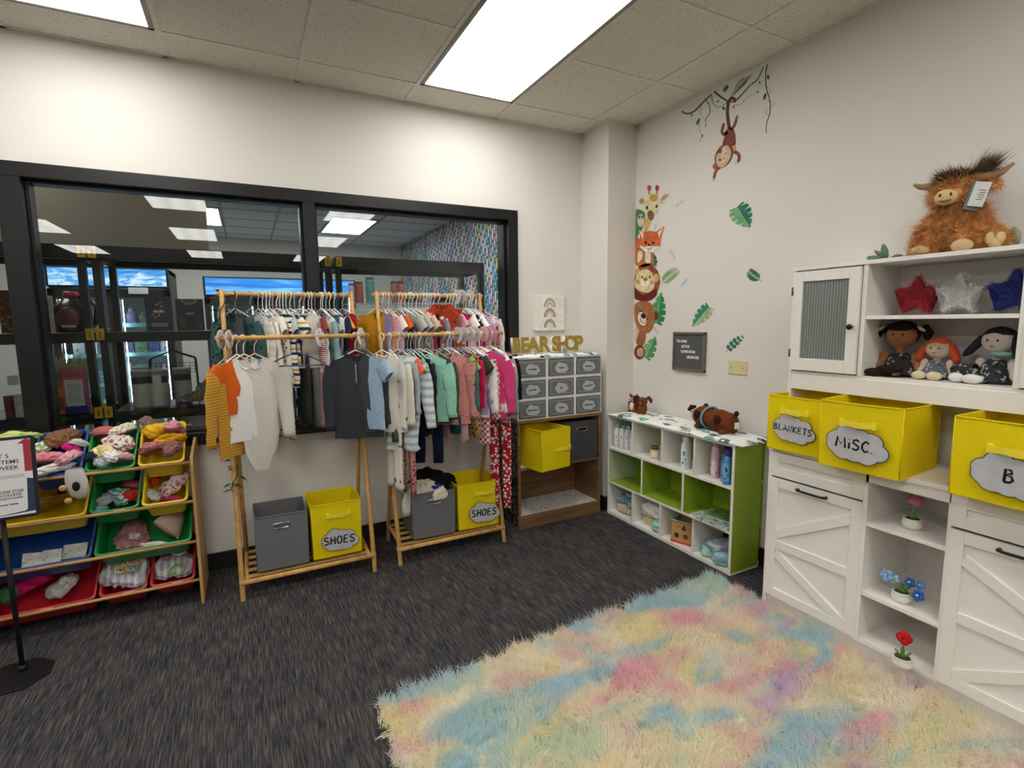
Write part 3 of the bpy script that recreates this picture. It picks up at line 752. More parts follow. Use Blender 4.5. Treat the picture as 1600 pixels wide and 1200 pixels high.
hang(R, 705, 'pants', .45, .21, C('1c4348'), 'dark teal pants', 'clear', rz=-60)
hang(R, 712, 'tee', .27, .25, C('7fa845', 'heather', '94bd58'), 'leaf green shirt', 'white', rz=-44)
hang(R, 718, 'pants', .50, .19, C('d3abb0'), 'faded pink leggings', 'clear', rz=-62)
hang(R, 723, 'long', .36, .24, C('35766d', 'dots', '24544f'), 'teal green shirt with small dots', 'grey', rz=-60)
hang(R, 729, 'long', .34, .25, C('c4224f'), 'crimson pink long-sleeve shirt', 'grey', rz=-52)
hang(R, 735, 'pants', .48, .23, C('b49a63', 'leopard', '4a3520', '7a5c38'), 'tan leopard print pants', 'clear', rz=-58)
hang(R, 740, 'tee', .32, .24, C('3a4230'), 'dark olive shirt', 'white', rz=-58)
hang(R, 745, 'long', .37, .25, C('b49cc8'), 'lilac long-sleeve shirt', 'white', rz=-52)
hang(R, 749, 'long', .39, .24, C('f0eeee'), 'plain white long-sleeve shirt', 'white', rz=-58)
hang(R, 753, 'pajama', .52, .23, C('b8304a', 'plaid', 'f0e4e4', 'd8607a'), 'red and white patterned pajamas', 'white', rz=-54)
hang(R, 757, 'tee', .30, .26, C('e58aa8', 'heather', 'f0a4bc'), 'candy pink shirt', 'pink', rz=-46)
hang(R, 761, 'long', .40, .25, C('ecd6d2', 'floral', 'c98a94', 'f6ece8'), 'pale blush shirt with flowers', 'white', rz=-52)
hang(R, 765, 'tee', .28, .26, C('f4f0ee'), 'white short-sleeve shirt over the hot pink one', 'pink', rz=-46)
hang(R, 762, 'long', .40, .26, C('d8437e'), 'hot pink long shirt', 'white', rz=-38, gy=-.06)
hang(R, 791, 'pants', .97, .14, C('b3202c', 'floral', 'f2e6e2', 'e8e0dc', sc_=1.1), 'long red pants with white flowers', 'clear', rz=-36)
hang(R, 779, 'long', .37, .25, C('dba3b0'), 'rose pink long-sleeve shirt', 'white', rz=-52)
hang(R, 777, 'long', .42, .25, C('6fa3a8', 'heather', '86b8bc'), 'dusty teal long shirt', 'white', rz=-52)
hang(R, 780, 'long', .30, .27, C('18161b'), 'black long-sleeve shirt at the right end', 'white', rz=-46)
# ---- size dividers
def divider(bar, px, label, col, group=None, rz=0):
    y, z, xa, xb = BARS[bar]; x = at(px, PX_ROW[bar], 'y', y).x
    bm = NB(); n = 32; R0, R1 = .046, .0165
    a = []; 
    for xx in (-.0012, .0012):
        a.append(([bm.verts.new((xx, R1*cos(2*pi*k/n), R1*sin(2*pi*k/n))) for k in range(n)], [bm.verts.new((xx, R0*cos(2*pi*k/n), R0*sin(2*pi*k/n))) for k in range(n)]))
    for k in range(n):
        q = (k+1) % n
        for s_ in (0, 1): bm.faces.new((a[s_][0][k], a[s_][0][q], a[s_][1][q], a[s_][1][k]))
        for j in (0, 1): bm.faces.new((a[0][j][k], a[0][j][q], a[1][j][q], a[1][j][k]))
    o = obj('size_divider', bm, cloth(col, 'dots', '8e5a6a', sc_=1.1, rough=.4), None, loc=(x, y, z-.004), rz=rz)
    o.rotation_euler = (0, .0, rz)
    tag(o, label, 'size divider', group)
    return o
divider('L_low', 345, 'white size divider ring at the very left end of the lower left bar', 'ddd2d2', None, -.35)
divider('L_low', 358, 'white size divider ring second from the left, before the mustard shirt', 'ddd2d2', None, -.35)
divider('L_low', 500, 'white size divider ring beside the empty navy hanger', 'e4dcdc', None, -.6)
divider('L_low', 564, 'white size divider ring at the right end of the lower left bar', 'e4dcdc', None, -.6)
for i, px in enumerate((715, 724, 733, 743)):
    divider('R_low', px, 'white printed size divider ring among the four together on the lower right bar', 'd8cfd0', 'white size dividers on the right rack', .32)
for i, (px, c) in enumerate(((755, 'e3b6bf'), (761, 'dea9bb'), (769, 'd9a9c4'))):
    divider('R_low', px, ['light pink size divider ring after the four white ones', 'deeper pink size divider ring in the middle of the pink three', 'mauve size divider ring last on the lower right bar'][i], c, None, .32)
for px in (713, 721, 733): divider('R_up', px, 'white size divider ring on the upper bar of the right rack', 'd9d2d3', 'white size dividers on the upper bar', .32)
# ---- garland of leaves twined round the left post of the left rack
bm = NB(); rg = random.Random(3); vine = []
for i in range(30):
    t_ = i/29; z = 1.56-t_*1.05; yb = lerp(-.13, -.345, t_)
    vine.append(Vector((-2.60+.02*sin(i*1.3), yb+.02*cos(i*1.3), z)))
o = None
tube(bm, vine, .0025, 6); o = obj('leaf_garland', bm, plain('2c3a22', .6), None, smooth=True); tag(o, 'dark green leafy garland twined down the left post of the left clothes rack', 'garland')
bm = NB()
for i in range(46):
    p = vine[int(i*29/46)]; an = rg.uniform(0, 6.28); d = Vector((cos(an)-.3, sin(an)*.6-.2, rg.uniform(-.6, .3))).normalized()
    s_ = d.cross(Vector((0, 0, 1))).normalized(); l = rg.uniform(.04, .065); wl = l*.32; n_ = d.cross(s_)
    a = bm.verts.new(p); b = bm.verts.new(p+d*l*.45+s_*wl-n_*.004); c = bm.verts.new(p+d*l); e = bm.verts.new(p+d*l*.45-s_*wl-n_*.004); f = bm.verts.new(p+d*l*.45+n_*.003)
    for q in ((a, b, f), (b, c, f), (c, e, f), (e, a, f)): bm.faces.new(q)
lv = obj('leaf_spray', bm, plain('2f4a27', .5), o, smooth=True); lv['kind'] = 'stuff'
# ================================================================== fabric bins
def fabric_bin(label, loc, wdt, dep, hgt, col, rz=0, handle='strap', group=None, txt=None, tsize=.04, bx=0, bz=-.03, hz=.04, bw=None, bh=None, mouth=.0, cat='storage bin', rake=0):
    """open box of stitched cloth; front towards local -Y"""
    e = thing('fabric_bin', label, cat, loc, rz, group)
    mt = plain(col, .8, spec=.15, nz=.02, nscale=90, bump=.25)
    a, b = wdt/2, dep/2; th = .004
    bm = NB()
    def wall(p0, p1, nrm, n=10, m_=8):
        """slightly bowed side"""
        grids = []
        for off in (0, th):
            g = []
            for j in range(m_+1):
                row = []
                for i in range(n+1):
                    s_, t_ = i/n, j/m_
                    bow = mouth*sin(pi*s_)*t_**3 + .0035*sin(pi*s_)*sin(pi*t_) + .0012*sin(9*s_+5*t_)*t_
                    p = Vector(p0).lerp(Vector(p1), s_); p.z = th+(hgt-th)*t_
                    p += Vector(nrm)*(bow-off); row.append(bm.verts.new(p))
                g.append(row)
            grids.append(g)
        for gi, g in enumerate(grids):
            for j in range(m_):
                for i in range(n): bm.faces.new((g[j][i], g[j][i+1], g[j+1][i+1], g[j+1][i]))
        for i in range(n): bm.faces.new((grids[0][m_][i], grids[0][m_][i+1], grids[1][m_][i+1], grids[1][m_][i]))
    wall((-a, -b, 0), (a, -b, 0), (0, -1, 0)); wall((a, b, 0), (-a, b, 0), (0, 1, 0))
    wall((-a, b, 0), (-a, -b, 0), (-1, 0, 0)); wall((a, -b, 0), (a, b, 0), (1, 0, 0))
    box(bm, (-a, -b, 0), (a, b, th))
    obj('bin_body', bm, mt, e, smooth=False)
    bm = NB()   # piped seams
    for p in ((-a, -b), (a, -b), (a, b), (-a, b)): tube(bm, [(p[0], p[1], .002), (p[0], p[1], hgt)], .0022, 6)
    rim = []
    for (p, q, nn) in (((-a, -b), (a, -b), (0, -1)), ((a, -b), (a, b), (1, 0)), ((a, b), (-a, b), (0, 1)), ((-a, b), (-a, -b), (-1, 0))):
        for i in range(8):
            s_ = i/8; bo = mouth*sin(pi*s_); rim.append((lerp(p[0], q[0], s_)+nn[0]*bo, lerp(p[1], q[1], s_)+nn[1]*bo, hgt))
    tube(bm, rim, .0032, 6, closed=True); tube(bm, [(-a, -b, .002), (a, -b, .002), (a, b, .002), (-a, b, .002)], .0025, 6, closed=True)
    obj('seam_piping', bm, mt, e, smooth=True)
    y = -b-.005-mouth*.8
    if handle == 'strap':
        bm = NB(); z = hgt-hz; hwid = min(.055, wdt*.27)
        n = 14; prev = None
        for i in range(n+1):
            s_ = -1+2*i/n; yy = y-.003-.019*(1-s_*s_)
            r_ = [bm.verts.new((bx+s_*hwid, yy, z-.011-.002*sin(s_*5))), bm.verts.new((bx+s_*hwid, yy, z+.011)), bm.verts.new((bx+s_*hwid, yy+.0025, z+.011)), bm.verts.new((bx+s_*hwid, yy+.0025, z-.011-.002*sin(s_*5)))]
            if prev:
                for k in range(4): bm.faces.new((prev[k], prev[(k+1) % 4], r_[(k+1) % 4], r_[k]))
            prev = r_
        for s_ in (-1, 1): box(bm, (bx+s_*hwid-.008, y-.005, z-.014), (bx+s_*hwid+.008, y+.006, z+.013))
        obj('handle_strap', bm, plain('ecda3e', .8, spec=.15, nz=.02), e)
    elif handle == 'grommet':
        bm = NB(); z = hgt-.055; w2, h2 = .028, .013
        pts = [(w2*(1 if c > 0 else -1)+h2*c, y-.001, z+h2*s) for c, s in ((cos(2*pi*k/24), sin(2*pi*k/24)) for k in range(24))]
        tube(bm, pts, .0032, 8, closed=True); g = obj('metal_grommet', bm, plain('c9cbcc', .2, 1.0), e, smooth=True)
        bm = NB(); prism(bm, [(p[0]*.97, y+.001, z+(p[2]-z)*.95) for p in pts], (0, -.001, 0)); obj('hand_hole', bm, plain('17181a' if col[0] == '4' else '5d5e60', .9), g)
    if txt is not None:
        bw = bw or wdt*.74; bh = bh or wdt*.50
        badge(e, (bx+.0, y-.003, hgt/2+bz), (1, 0, 0), (0, 0, 1), bw, bh, txt, tsize, tsize*.098, tilt=-.04)
    return e
YEL, GRY = 'e3cc10', '6f6f72'
fabric_bin('grey fabric bin with a chrome oval handle on the left rack shelf', (-2.402, -.285, .115), .25, .25, .285, GRY, .0, 'grommet')
fabric_bin('yellow fabric bin lettered SHOES on the left rack shelf', (-2.128, -.28, .115), .255, .25, .30, YEL, .0, txt='SHOES', tsize=.042, mouth=.006, hz=.065, bz=-.055, bx=.01)
fabric_bin('grey fabric bin heaped with clothes on the right rack shelf', (-1.572, -.285, .115), .255, .26, .27, GRY, -.05, 'grommet')
fabric_bin('yellow fabric bin lettered SHOES on the right rack shelf', (-1.288, -.285, .115), .265, .26, .285, YEL, -.03, txt='SHOES', tsize=.042, mouth=.014, hz=.06, bz=-.045, bx=.03)
# clothes in the grey bin
def pile(name, cat, label, loc, size, mt, seed, rz=0, tilt=None, amp=.32, group=None):
    return tag(crumple(name, size, mt, None, seed, loc, rz, amp, tilt=tilt), label, cat, group)
pile('folded_shirt', 'clothes', 'black garment heaped highest in the grey bin on the right rack', (-1.53, -.25, .385), (.125, .10, .075), C('141417'), 5)
pile('crumpled_shirt', 'clothes', 'cream printed garment heaped at the left of the grey bin', (-1.635, -.33, .385), (.085, .075, .05), C('d8cfc2', 'patches', 'e6dfd3', '9a7a62', sc_=1.6), 8)
pile('crumpled_shirt', 'clothes', 'royal blue garment between cream and black in the grey bin', (-1.545, -.37, .38), (.045, .045, .035), C('1f3f8f'), 9)
pile('baby_sock', 'clothes', 'small patterned cloth flopped over the front rim of the grey bin', (-1.545, -.425, .36), (.038, .013, .045), C('e4dcd0', 'patches', 'efe9df', 'b07a4a', sc_=2.4), 14)
bm = NB(); ctube(bm, [(0, 0, .02, .012), (-.025, .005, .024, .013), (-.05, -.02, .027, .013), (-.062, -.07, .03, .012), (-.066, -.12, .026, .011), (-.066, -.15, .022, .010)], 16, .003, 4, 1, closebot=True)
o = obj('baby_sleeve', bm, C('d9d6cf'), None, smooth=True, loc=(-1.665, -.37, .405)); tag(o, 'pale grey sleeve hanging over the left side of the grey bin', 'clothes')

# ================================================================== bookcase with drawers
OAK = wood('8c6a48', '6d4f34', (40, 4, 3), .5); OAKV = wood('8c6a48', '6f5136', (3, 3, 1.5), .5)
OAK = wood('8a6846', '6b4d32', (2, 2, 26), .5)
bx0, bx1, by0, by1, bz = -.967, -.300, -.33, -.02, .735
e = thing('bookcase', 'brown wood-grain bookcase with open shelves beside the right clothes rack', 'bookcase', ((bx0+bx1)/2, -.175, 0))
ox, oy = (bx0+bx1)/2, -.175
def LB(x, y, z): return (x-ox, y-oy, z)
t = .018
bm = NB(); box(bm, LB(bx1-t, by0, 0), LB(bx1, by1, bz)); obj('side_panel', bm, OAK, e, bevel=.001)
bm = NB(); box(bm, LB(bx0, by0, 0), LB(bx0+t, by1, bz)); sp_ = obj('side_panel', bm, OAK, e, bevel=.001)
bm = NB(); box(bm, LB(bx0-.0015, by0+.012, .004), LB(bx0, by1, bz)); obj('contact_paper', bm, cloth('3a3b3c', 'floral', '85878a', '1e1e1f', sc_=.9), sp_)
bm = NB(); box(bm, LB(bx0, by1-.008, .02), LB(bx1, by1, bz)); obj('back_panel', bm, OAK, e)
bm = NB(); box(bm, LB(bx0-.003, by0-.004, bz-.02), LB(bx1+.003, by1, bz)); obj('top_panel', bm, OAK, e, bevel=.001)
bm = NB(); box(bm, LB(bx0+t, by0+.004, .395), LB(bx1-t, by1-.008, .413)); obj('shelf', bm, OAK, e, bevel=.001)
bm = NB(); box(bm, LB(bx0+t, by0+.004, .070), LB(bx1-t, by1-.008, .086)); obj('bottom_shelf', bm, OAK, e)
bm = NB(); box(bm, LB(bx0+t, by0+.001, 0), LB(bx1-t, by0+.016, .084)); obj('kick_board', bm, OAK, e)
bm = NB(); box(bm, (bx0+t+.004, by0+.012, .0865), (bx1-t-.004, by1-.012, .089))
tag(obj('shelf_liner', bm, cloth('d6d2cf', 'patches', 'e9e6e3', '4a3c36', sc_=2.2), None), 'white shelf liner with brown splotches on the bookcase floor', 'shelf liner')
bm = NB(); box(bm, (bx0+t+.004, by0+.012, .4135), (bx1-t-.004, by1-.012, .4155))
tag(obj('shelf_liner', bm, cloth('d2cfcc', 'patches', 'e9e6e3', '5a4c46', sc_=2.2), None), 'white shelf liner under the two bins inside the bookcase', 'shelf liner')
fabric_bin('yellow fabric bin with a loose strap, jutting from the bookcase shelf', (-.775, -.33, .416), .245, .255, .265, YEL, .17, bx=.06, hz=.13)
fabric_bin('grey fabric bin with a dark oval handle inside the bookcase', (-.468, -.20, .416), .272, .26, .27, '48484b', 0.0, 'grommet')
# the drawer unit
e = thing('drawer_unit', 'white plastic unit of nine smoky drawers standing on the bookcase', 'drawer unit', (ox, oy, bz))
WP = plain('e9e7e2', .4, nz=.01)
zt = 1.140-bz; cw_ = (bx1-bx0)/3; rh = zt/3
bm = NB()
box(bm, LB(bx0, by1-.01, 0), LB(bx1, by1, zt))
for i in range(4):
    x = bx0+cw_*i; w_ = .006 if i in (0, 3) else .009
    box(bm, LB(max(bx0, x-w_), by0, 0), LB(min(bx1, x+w_), by1-.01, zt))
for j in range(4):
    z = rh*j; h_ = .006 if j in (0, 3) else .009
    box(bm, LB(bx0, by0+.001, max(0, z-h_)), LB(bx1, by1-.01, min(zt, z+h_)))
obj('drawer_housing', bm, WP, e)
t_ = NT('smoky_plastic'); t_.t.nodes.remove(t_.p)
tr = t_.n('ShaderNodeBsdfTransparent'); tr.inputs[0].default_value = (.66, .68, .69, 1)
df = t_.n('ShaderNodeBsdfPrincipled'); setp(df, srgb('969a9c'), .3, 0, .5)
mx = t_.n('ShaderNodeMixShader', i_0=.5); t_.l(tr.outputs[0], mx.inputs[1]); t_.l(df.outputs[0], mx.inputs[2]); t_.l(mx.outputs[0], t_.out.inputs[0])
SMOKE = t_.m
fills = [['a4625a', '6d7274', '8d9698'], ['77726a', 'b9c3c6', '8fc1c9'], ['9d3f50', '6d675c', '84607c']]
names = [['Face Masks', 'Bottles', 'Bath Items'], ['Toys, Baby', 'Bibs', 'Cups/Bowls'], ['Winter Gloves', 'Hygiene', 'Hair/Brushes']]
for r_ in range(3):
    for c_ in range(3):
        xa, xb = bx0+cw_*c_+.012, bx0+cw_*(c_+1)-.012; zb, ze = zt-rh*(r_+1)+.011, zt-rh*r_-.011
        bm = NB(); box(bm, LB(xa, by0-.004, zb), LB(xb, by0, ze))
        for a_, b_ in (((xa, zb), (xa+.003, ze)), ((xb-.003, zb), (xb, ze))): box(bm, LB(a_[0], by0, a_[1]), LB(b_[0], by1-.03, b_[1]-.02))
        box(bm, LB(xa, by0, zb), LB(xb, by1-.03, zb+.003))
        d = obj('drawer', bm, SMOKE, e)
        bm = NB(); q = .014
        fr_ = [(xa+q, zb+q), (xb-q, zb+q), (xb-q, ze-q), (xa+q, ze-q)]
        tube(bm, [LB(p[0], by0-.005, p[1]) for p in fr_], .0018, 6, closed=True); obj('raised_rim', bm, plain('a9adae', .35), d)
        badge(d, LB((xa+xb)/2-.002, by0-.0045, (zb+ze)/2-.004), (1, 0, 0), (0, 0, 1), .105, .075, names[r_][c_], .0135, fill='b4b7b9', tilt=.08 if r_ == 1 else 0, font=True)
        rg = random.Random(r_*3+c_)
        nm_ = ['Face Masks', 'Bottles', 'Bath Items']
        side = ['left', 'middle', 'right'][c_]; lev = ['top', 'middle', 'bottom'][r_]
        o = crumple('stored_cloth', (cw_*.33, .07, .035), C(fills[r_][c_], 'patches', 'd8d4cf', fills[r_][c_], sc_=1.2), None, 20+r_*3+c_, ((xa+xb)/2+rg.uniform(-.02, .02), by0+.10, bz+zb+.025), 0, .3)
        tag(o, 'soft goods showing through the smoky front of the %s %s drawer' % (lev, side), 'clothes')
# blanket on top
def quilt(name, label, x0, x1, y0, y1, z, th, mt, seed, over=.0):
    bm = NB(); nx, ny = 44, 20; T, Bm = [], []
    for j in range(ny+1):
        rt, rb = [], []
        for i in range(nx+1):
            s_, q = i/nx, j/ny; x, y = lerp(x0, x1, s_), lerp(y0, y1, q)
            ed = min(1, min(s_, 1-s_)*14, min(q, 1-q)*7)
            nz = mnoise.noise(Vector((x*9+seed, y*9, 0)))*.5+.5; n2 = mnoise.noise(Vector((x*26+seed, y*26, 3)))*.5
            wob = .006*mnoise.noise(Vector((x*20, y*20, seed)))
            zt_ = z+.002+th*(ed**.5)*(.55+.45*nz+.25*n2)
            rt.append(bm.verts.new((x+wob*(1-ed), y+wob*(1-ed), zt_))); rb.append(bm.verts.new((x, y, z+.0015)))
        T.append(rt); Bm.append(rb)
    for j in range(ny):
        for i in range(nx):
            bm.faces.new((T[j][i], T[j][i+1], T[j+1][i+1], T[j+1][i])); bm.faces.new((Bm[j][i], Bm[j+1][i], Bm[j+1][i+1], Bm[j][i+1]))
    for i in range(nx):
        bm.faces.new((Bm[0][i], Bm[0][i+1], T[0][i+1], T[0][i])); bm.faces.new((T[ny][i], T[ny][i+1], Bm[ny][i+1], Bm[ny][i]))
    for j in range(ny):
        bm.faces.new((T[j][0], T[j+1][0], Bm[j+1][0], Bm[j][0])); bm.faces.new((Bm[j][nx], Bm[j+1][nx], T[j+1][nx], T[j][nx]))
    return tag(obj(name, bm, mt, None, smooth=True), label, 'blanket')
tq = NT('leaf_print_quilt'); setp(tq.p, srgb('efeeea'), .9, 0, .1)
v = tq.coord(); vo = tq.n('ShaderNodeTexVoronoi', i_Scale=1.0, i_Randomness=.9); tq.l(tq.coord((19, 10, 19), rot=(0, 0, .5)), vo.inputs['Vector'])
vo2 = tq.n('ShaderNodeTexVoronoi', i_Scale=1.0, i_Randomness=.9); tq.l(tq.coord((60, 26, 40), rot=(0, 0, -.4)), vo2.inputs['Vector'])
leafm = tq.math('LESS_THAN', vo.outputs['Distance'], .45); veins = tq.math('GREATER_THAN', vo2.outputs['Distance'], .28)
sp = tq.n('ShaderNodeSeparateColor'); tq.l(vo.outputs['Color'], sp.inputs[0])
lc = tq.ramp(sp.outputs[0], [(0, srgb('5d7370')), (.3, srgb('6fb0a8')), (.5, srgb('efeeea')), (.72, srgb('39463f')), (.85, srgb('9aa3a2'))], 'CONSTANT')
tq.l(tq.mix(tq.math('MULTIPLY', leafm, veins), srgb('efeeea'), lc), tq.p.inputs['Base Color'])
nn = tq.n('ShaderNodeTexNoise', i_Scale=40.0, i_Detail=4.0); tq.l(v, nn.inputs['Vector']); tq.bump(nn.outputs[0], .6, .006)
QUILT = tq.m
quilt('quilted_blanket', 'white leaf-print blanket on top of the nine-drawer unit', bx0+.005, bx1-.003, by0+.004, by1-.01, 1.141, .022, QUILT, 4)
# BEAR SHOP letters
def letter(ch, px, w_, zb, ht, ypos, rz, label):
    cu = bpy.data.curves.new('t', 'FONT'); cu.body = ch; cu.size = ht*1.75; cu.extrude = .011; cu.offset = .0085; cu.align_x = 'CENTER'; cu.resolution_u = 4
    def mesh():
        t = bpy.data.objects.new('t', cu); COL.objects.link(t)
        me = bpy.data.meshes.new_from_object(t.evaluated_get(bpy.context.evaluated_depsgraph_get())); bpy.data.objects.remove(t); return me
    me = mesh(); cu.extrude = .0025; cu.offset = .0055; me2 = mesh()
    x = at(px, 535, 'y', ypos).x
    R_ = Matrix(((1, 0, 0, 0), (0, 0, -1, 0), (0, 1, 0, 0), (0, 0, 0, 1)))
    for q in (me, me2): q.transform(R_); q.materials.clear()
    me2.transform(Matrix.Translation((0, -.0125, .003)))
    me.materials.append(plain('f0eee9', .5)); me2.materials.append(GOLD)
    mz = min(v.co.z for v in me.vertices)
    o = bpy.data.objects.new('letter_block', me); link(o); o.location = (x, ypos, zb-mz); o.rotation_euler = (-.08, 0, rz)
    tag(o, label, 'letter', None)
    f = bpy.data.objects.new('gold_face', me2); link(f, o)
tg = NT('gold_glitter'); setp(tg.p, srgb('b0933a'), .35, .55, .5)
nn = tg.n('ShaderNodeTexNoise', i_Scale=700.0, i_Detail=2.0); tg.l(tg.coord(), nn.inputs['Vector'])
tg.l(tg.ramp(nn.outputs[0], [(.35, srgb('8a6f22')), (.6, srgb('cfae4c'))]), tg.p.inputs['Base Color']); tg.bump(nn.outputs[0], .5, .002)
GOLD = tg.m
for ch, px, ht, rz, d in (('B', 807, .078, .15, 'gold letter B at the start of BEAR'), ('E', 819, .078, .1, 'gold letter E between B and A'), ('A', 832.5, .078, -.1, 'gold letter A between E and R'), ('R', 849, .082, .15, 'gold letter R ending BEAR'),
                       ('S', 867, .078, .1, 'gold letter S at the start of SHOP'), ('H', 878.5, .08, .1, 'gold letter H after the S'), ('O', 891, .08, .05, 'gold letter O before the last letter'), ('P', 903, .08, .05, 'gold letter P ending SHOP')):
    letter(ch, px, .05, 1.163, ht, -.22 if ch in 'BEAS' else -.2, rz, d+', standing on the drawer unit')
# rainbow canvas
y = 0; p0 = at(833, 517, 'y', -.0); p1 = at(881, 463, 'y', 0)
e = thing('wall_canvas', 'small white square canvas with three stacked pastel rainbows', 'wall art', (-.532, 0, 1.433))
bm = NB(); box(bm, (-.128, -.02, -.122), (.128, -.001, .124)); obj('canvas_panel', bm, plain('ebe6dd', .8), e, bevel=.002)
cols = [['6d9298', 'd9a98c', 'e3cdb0', 'c58a6a', 'efe6da'], ['b06a54', '7d9aa0', 'ccb89a', 'd8c6a4', 'efe6da'], ['7e979c', 'b5735c', 'd6c4a6', 'e6d9bf', 'f1ebe0']]
for k, cz in enumerate((.047, -.025, -.101)):
    rb_ = None
    for j, c in enumerate(cols[k]):
        r0, r1 = .05-.0085*j, .05-.0085*j-.0065; bm = NB(); n = 20; sg = 1.25
        A_ = [(r0*cos(pi*i/n), -.0202, cz+r0*sg*sin(pi*i/n)) for i in range(n+1)]; B_ = [(r1*cos(pi*i/n), -.0202, cz+r1*sg*sin(pi*i/n)) for i in range(n+1)]
        for i in range(n): prism(bm, [A_[i], A_[i+1], B_[i+1], B_[i]], (0, -.0006, 0))
        bmesh.ops.remove_doubles(bm, verts=bm.verts, dist=1e-5)
        o = obj('rainbow_arc' if j == 0 else 'arc_band', bm, plain(c, .8), e if j == 0 else rb_)
        if j == 0: rb_ = o
# ================================================================== low cube shelf (green and white)
WL = plain('e6e3dc', .45, nz=.015); GRN = plain('8aa32a', .45, nz=.03)
sy0, sy1, sx, sh = -1.43, -.362, -.262, .722      # y range, front x, height
e = thing('cube_shelf', 'low white and lime green cube shelf against the right wall', 'shelf unit', (sx/2, (sy0+sy1)/2, 0))
ox, oy = sx/2, (sy0+sy1)/2
t = .014
bm = NB(); box(bm, LB(sx, sy1-t, 0), LB(-.006, sy1, sh)); obj('side_panel', bm, WL, e, bevel=.001)
bm = NB(); box(bm, LB(sx, sy0, 0), LB(-.04, sy0+t, sh-t)); spn = obj('side_panel', bm, GRN, e)
bm = NB(); box(bm, LB(sx-.001, sy0-.001, 0), LB(sx+.003, sy0+t, sh)); box(bm, LB(sx, sy0-.001, 0), LB(-.04, sy0+.001, .012)); obj('white_edging', bm, WL, spn)
Z1, Z2 = .482, .236
for nm, za, zb, m_ in (('top_panel', sh-t, sh, WL), ('shelf', Z1-t/2, Z1+t/2, WL), ('shelf', Z2-t/2, Z2+t/2, WL), ('bottom_panel', 0, .022, WL)):
    bm = NB(); box(bm, LB(sx, sy0+t, za), LB(-.01, sy1-t, zb)); p_ = obj(nm, bm, m_, e, bevel=.001)
    if zb == Z2+t/2:
        bm = NB(); box(bm, LB(sx+.004, sy0+t, zb), LB(-.012, sy1-t, zb+.001)); obj('green_shelf_top', bm, GRN, p_)
bm = NB(); box(bm, LB(-.012, sy0+t, .01), LB(-.006, sy1-t, sh-t)); obj('back_panel', bm, GRN, e)
for y_, za, zb, m_ in ((-.62, Z1, sh, WL), (-.894, Z1, sh, WL), (-1.155, Z1, sh, WL), (-.719, Z2, Z1, GRN), (-1.076, Z2, Z1, GRN), (-.63, .02, Z2, WL), (-.893, .02, Z2, WL), (-1.161, .02, Z2, WL)):
    bm = NB(); box(bm, LB(sx+.001, y_-t/2, za+t/2 if za != .02 else .022), LB(-.012, y_+t/2, (zb-t) if zb == sh else zb-t/2)); dv = obj('divider', bm, m_, e, bevel=.001)
    if m_ is GRN:
        bm = NB(); box(bm, LB(sx-.0005, y_-t/2, za+t/2), LB(sx+.002, y_+t/2, zb-t/2)); obj('white_edging', bm, WL, dv)
bm = NB(); box(bm, LB(sx+.003, sy1-t-.001, Z2+t/2), LB(-.012, sy1-t, Z1-t/2)); obj('side_lining', bm, plain('b9c4a2', .5), e)
quilt('quilted_blanket', 'white leaf-print quilted mat on top of the green cube shelf', sx-.012, -.012, sy0-.05, sy1-.004, sh, .026, QUILT, 9)
ZT = sh+.024
# ---- bottles
def bottle(nm, label, cat, x, y, z, prof, body, cap, capprof, group=None, lab=None, labz=None, sx_=1.0, rz=0, squash=1.0):
    e = thing(nm, label, cat, (x, y, z), rz, group)
    bm = NB(); lathe(bm, prof, 22)
    for v_ in bm.verts: v_.co.y *= squash
    obj('bottle_body', bm, plain(body, .35, nz=.01), e, smooth=True)
    bm = NB(); lathe(bm, capprof, 18)
    obj('cap', bm, plain(cap, .35), e, smooth=True)
    if lab:
        bm = NB(); z0, z1, r_ = labz; n = 12
        a_ = [(r_*1.02*cos(t), r_*1.02*squash*sin(t)) for t in [pi*.62+pi*.76*i/n for i in range(n+1)]]
        for i in range(n): prism(bm, [(a_[i][0], a_[i][1], z0), (a_[i+1][0], a_[i+1][1], z0), (a_[i+1][0], a_[i+1][1], z1), (a_[i][0], a_[i][1], z1)], (-.0006, 0, 0))
        bmesh.ops.remove_doubles(bm, verts=bm.verts, dist=1e-5)
        obj('printed_label', bm, lab, e)
    return e
def LBL(a, b, c, s=1.0): return cloth(a, 'patches', b, c, sc_=s, rough=.4)
zb = Z1+t/2
def pr(r, h, n=.012): return [(0, 0), (r*.96, 0), (r, .006), (r, h*.72), (r*.82, h*.84), (n, h*.88), (n, h*.9), (0, h*.9)]
def cp(r, h, k): return [(0, h*.87), (r, h*.87), (r, h*.87+k), (r*.7, h*.87+k*1.2), (0, h*.87+k*1.2)]
for i in range(4):
    nm_ = ['first in the row', 'second in the row', 'third in the row', 'last in the row'][i]
    bottle('wipes_pouch', 'white teal-capped pouch in the top left cubby, '+nm_, 'pouch', sx+.045+.012*i, -.42-.042*i, zb, [(0, 0), (.030, 0), (.033, .01), (.033, .12), (.026, .142), (0, .145)], 'd5dadb', '7fc0ba', [(0, .143), (.016, .143), (.016, .160), (.012, .165), (0, .165)],
           None, LBL('e4e8e8', 'd99a8c', '9fb0b8', 1.4), (.025, .11, .034), squash=.55)
bottle('food_jar', 'cream jar with a brown lid in the second top cubby', 'jar', sx+.075, -.765, zb, [(0, 0), (.030, 0), (.033, .005), (.033, .055), (.029, .062), (0, .064)], 'cbb88c', '6b4a2c', [(0, .062), (.031, .062), (.031, .078), (0, .079)], None, LBL('efe6d0', 'b5442c', 'e6d9b8', 1.6), (.012, .05, .034))
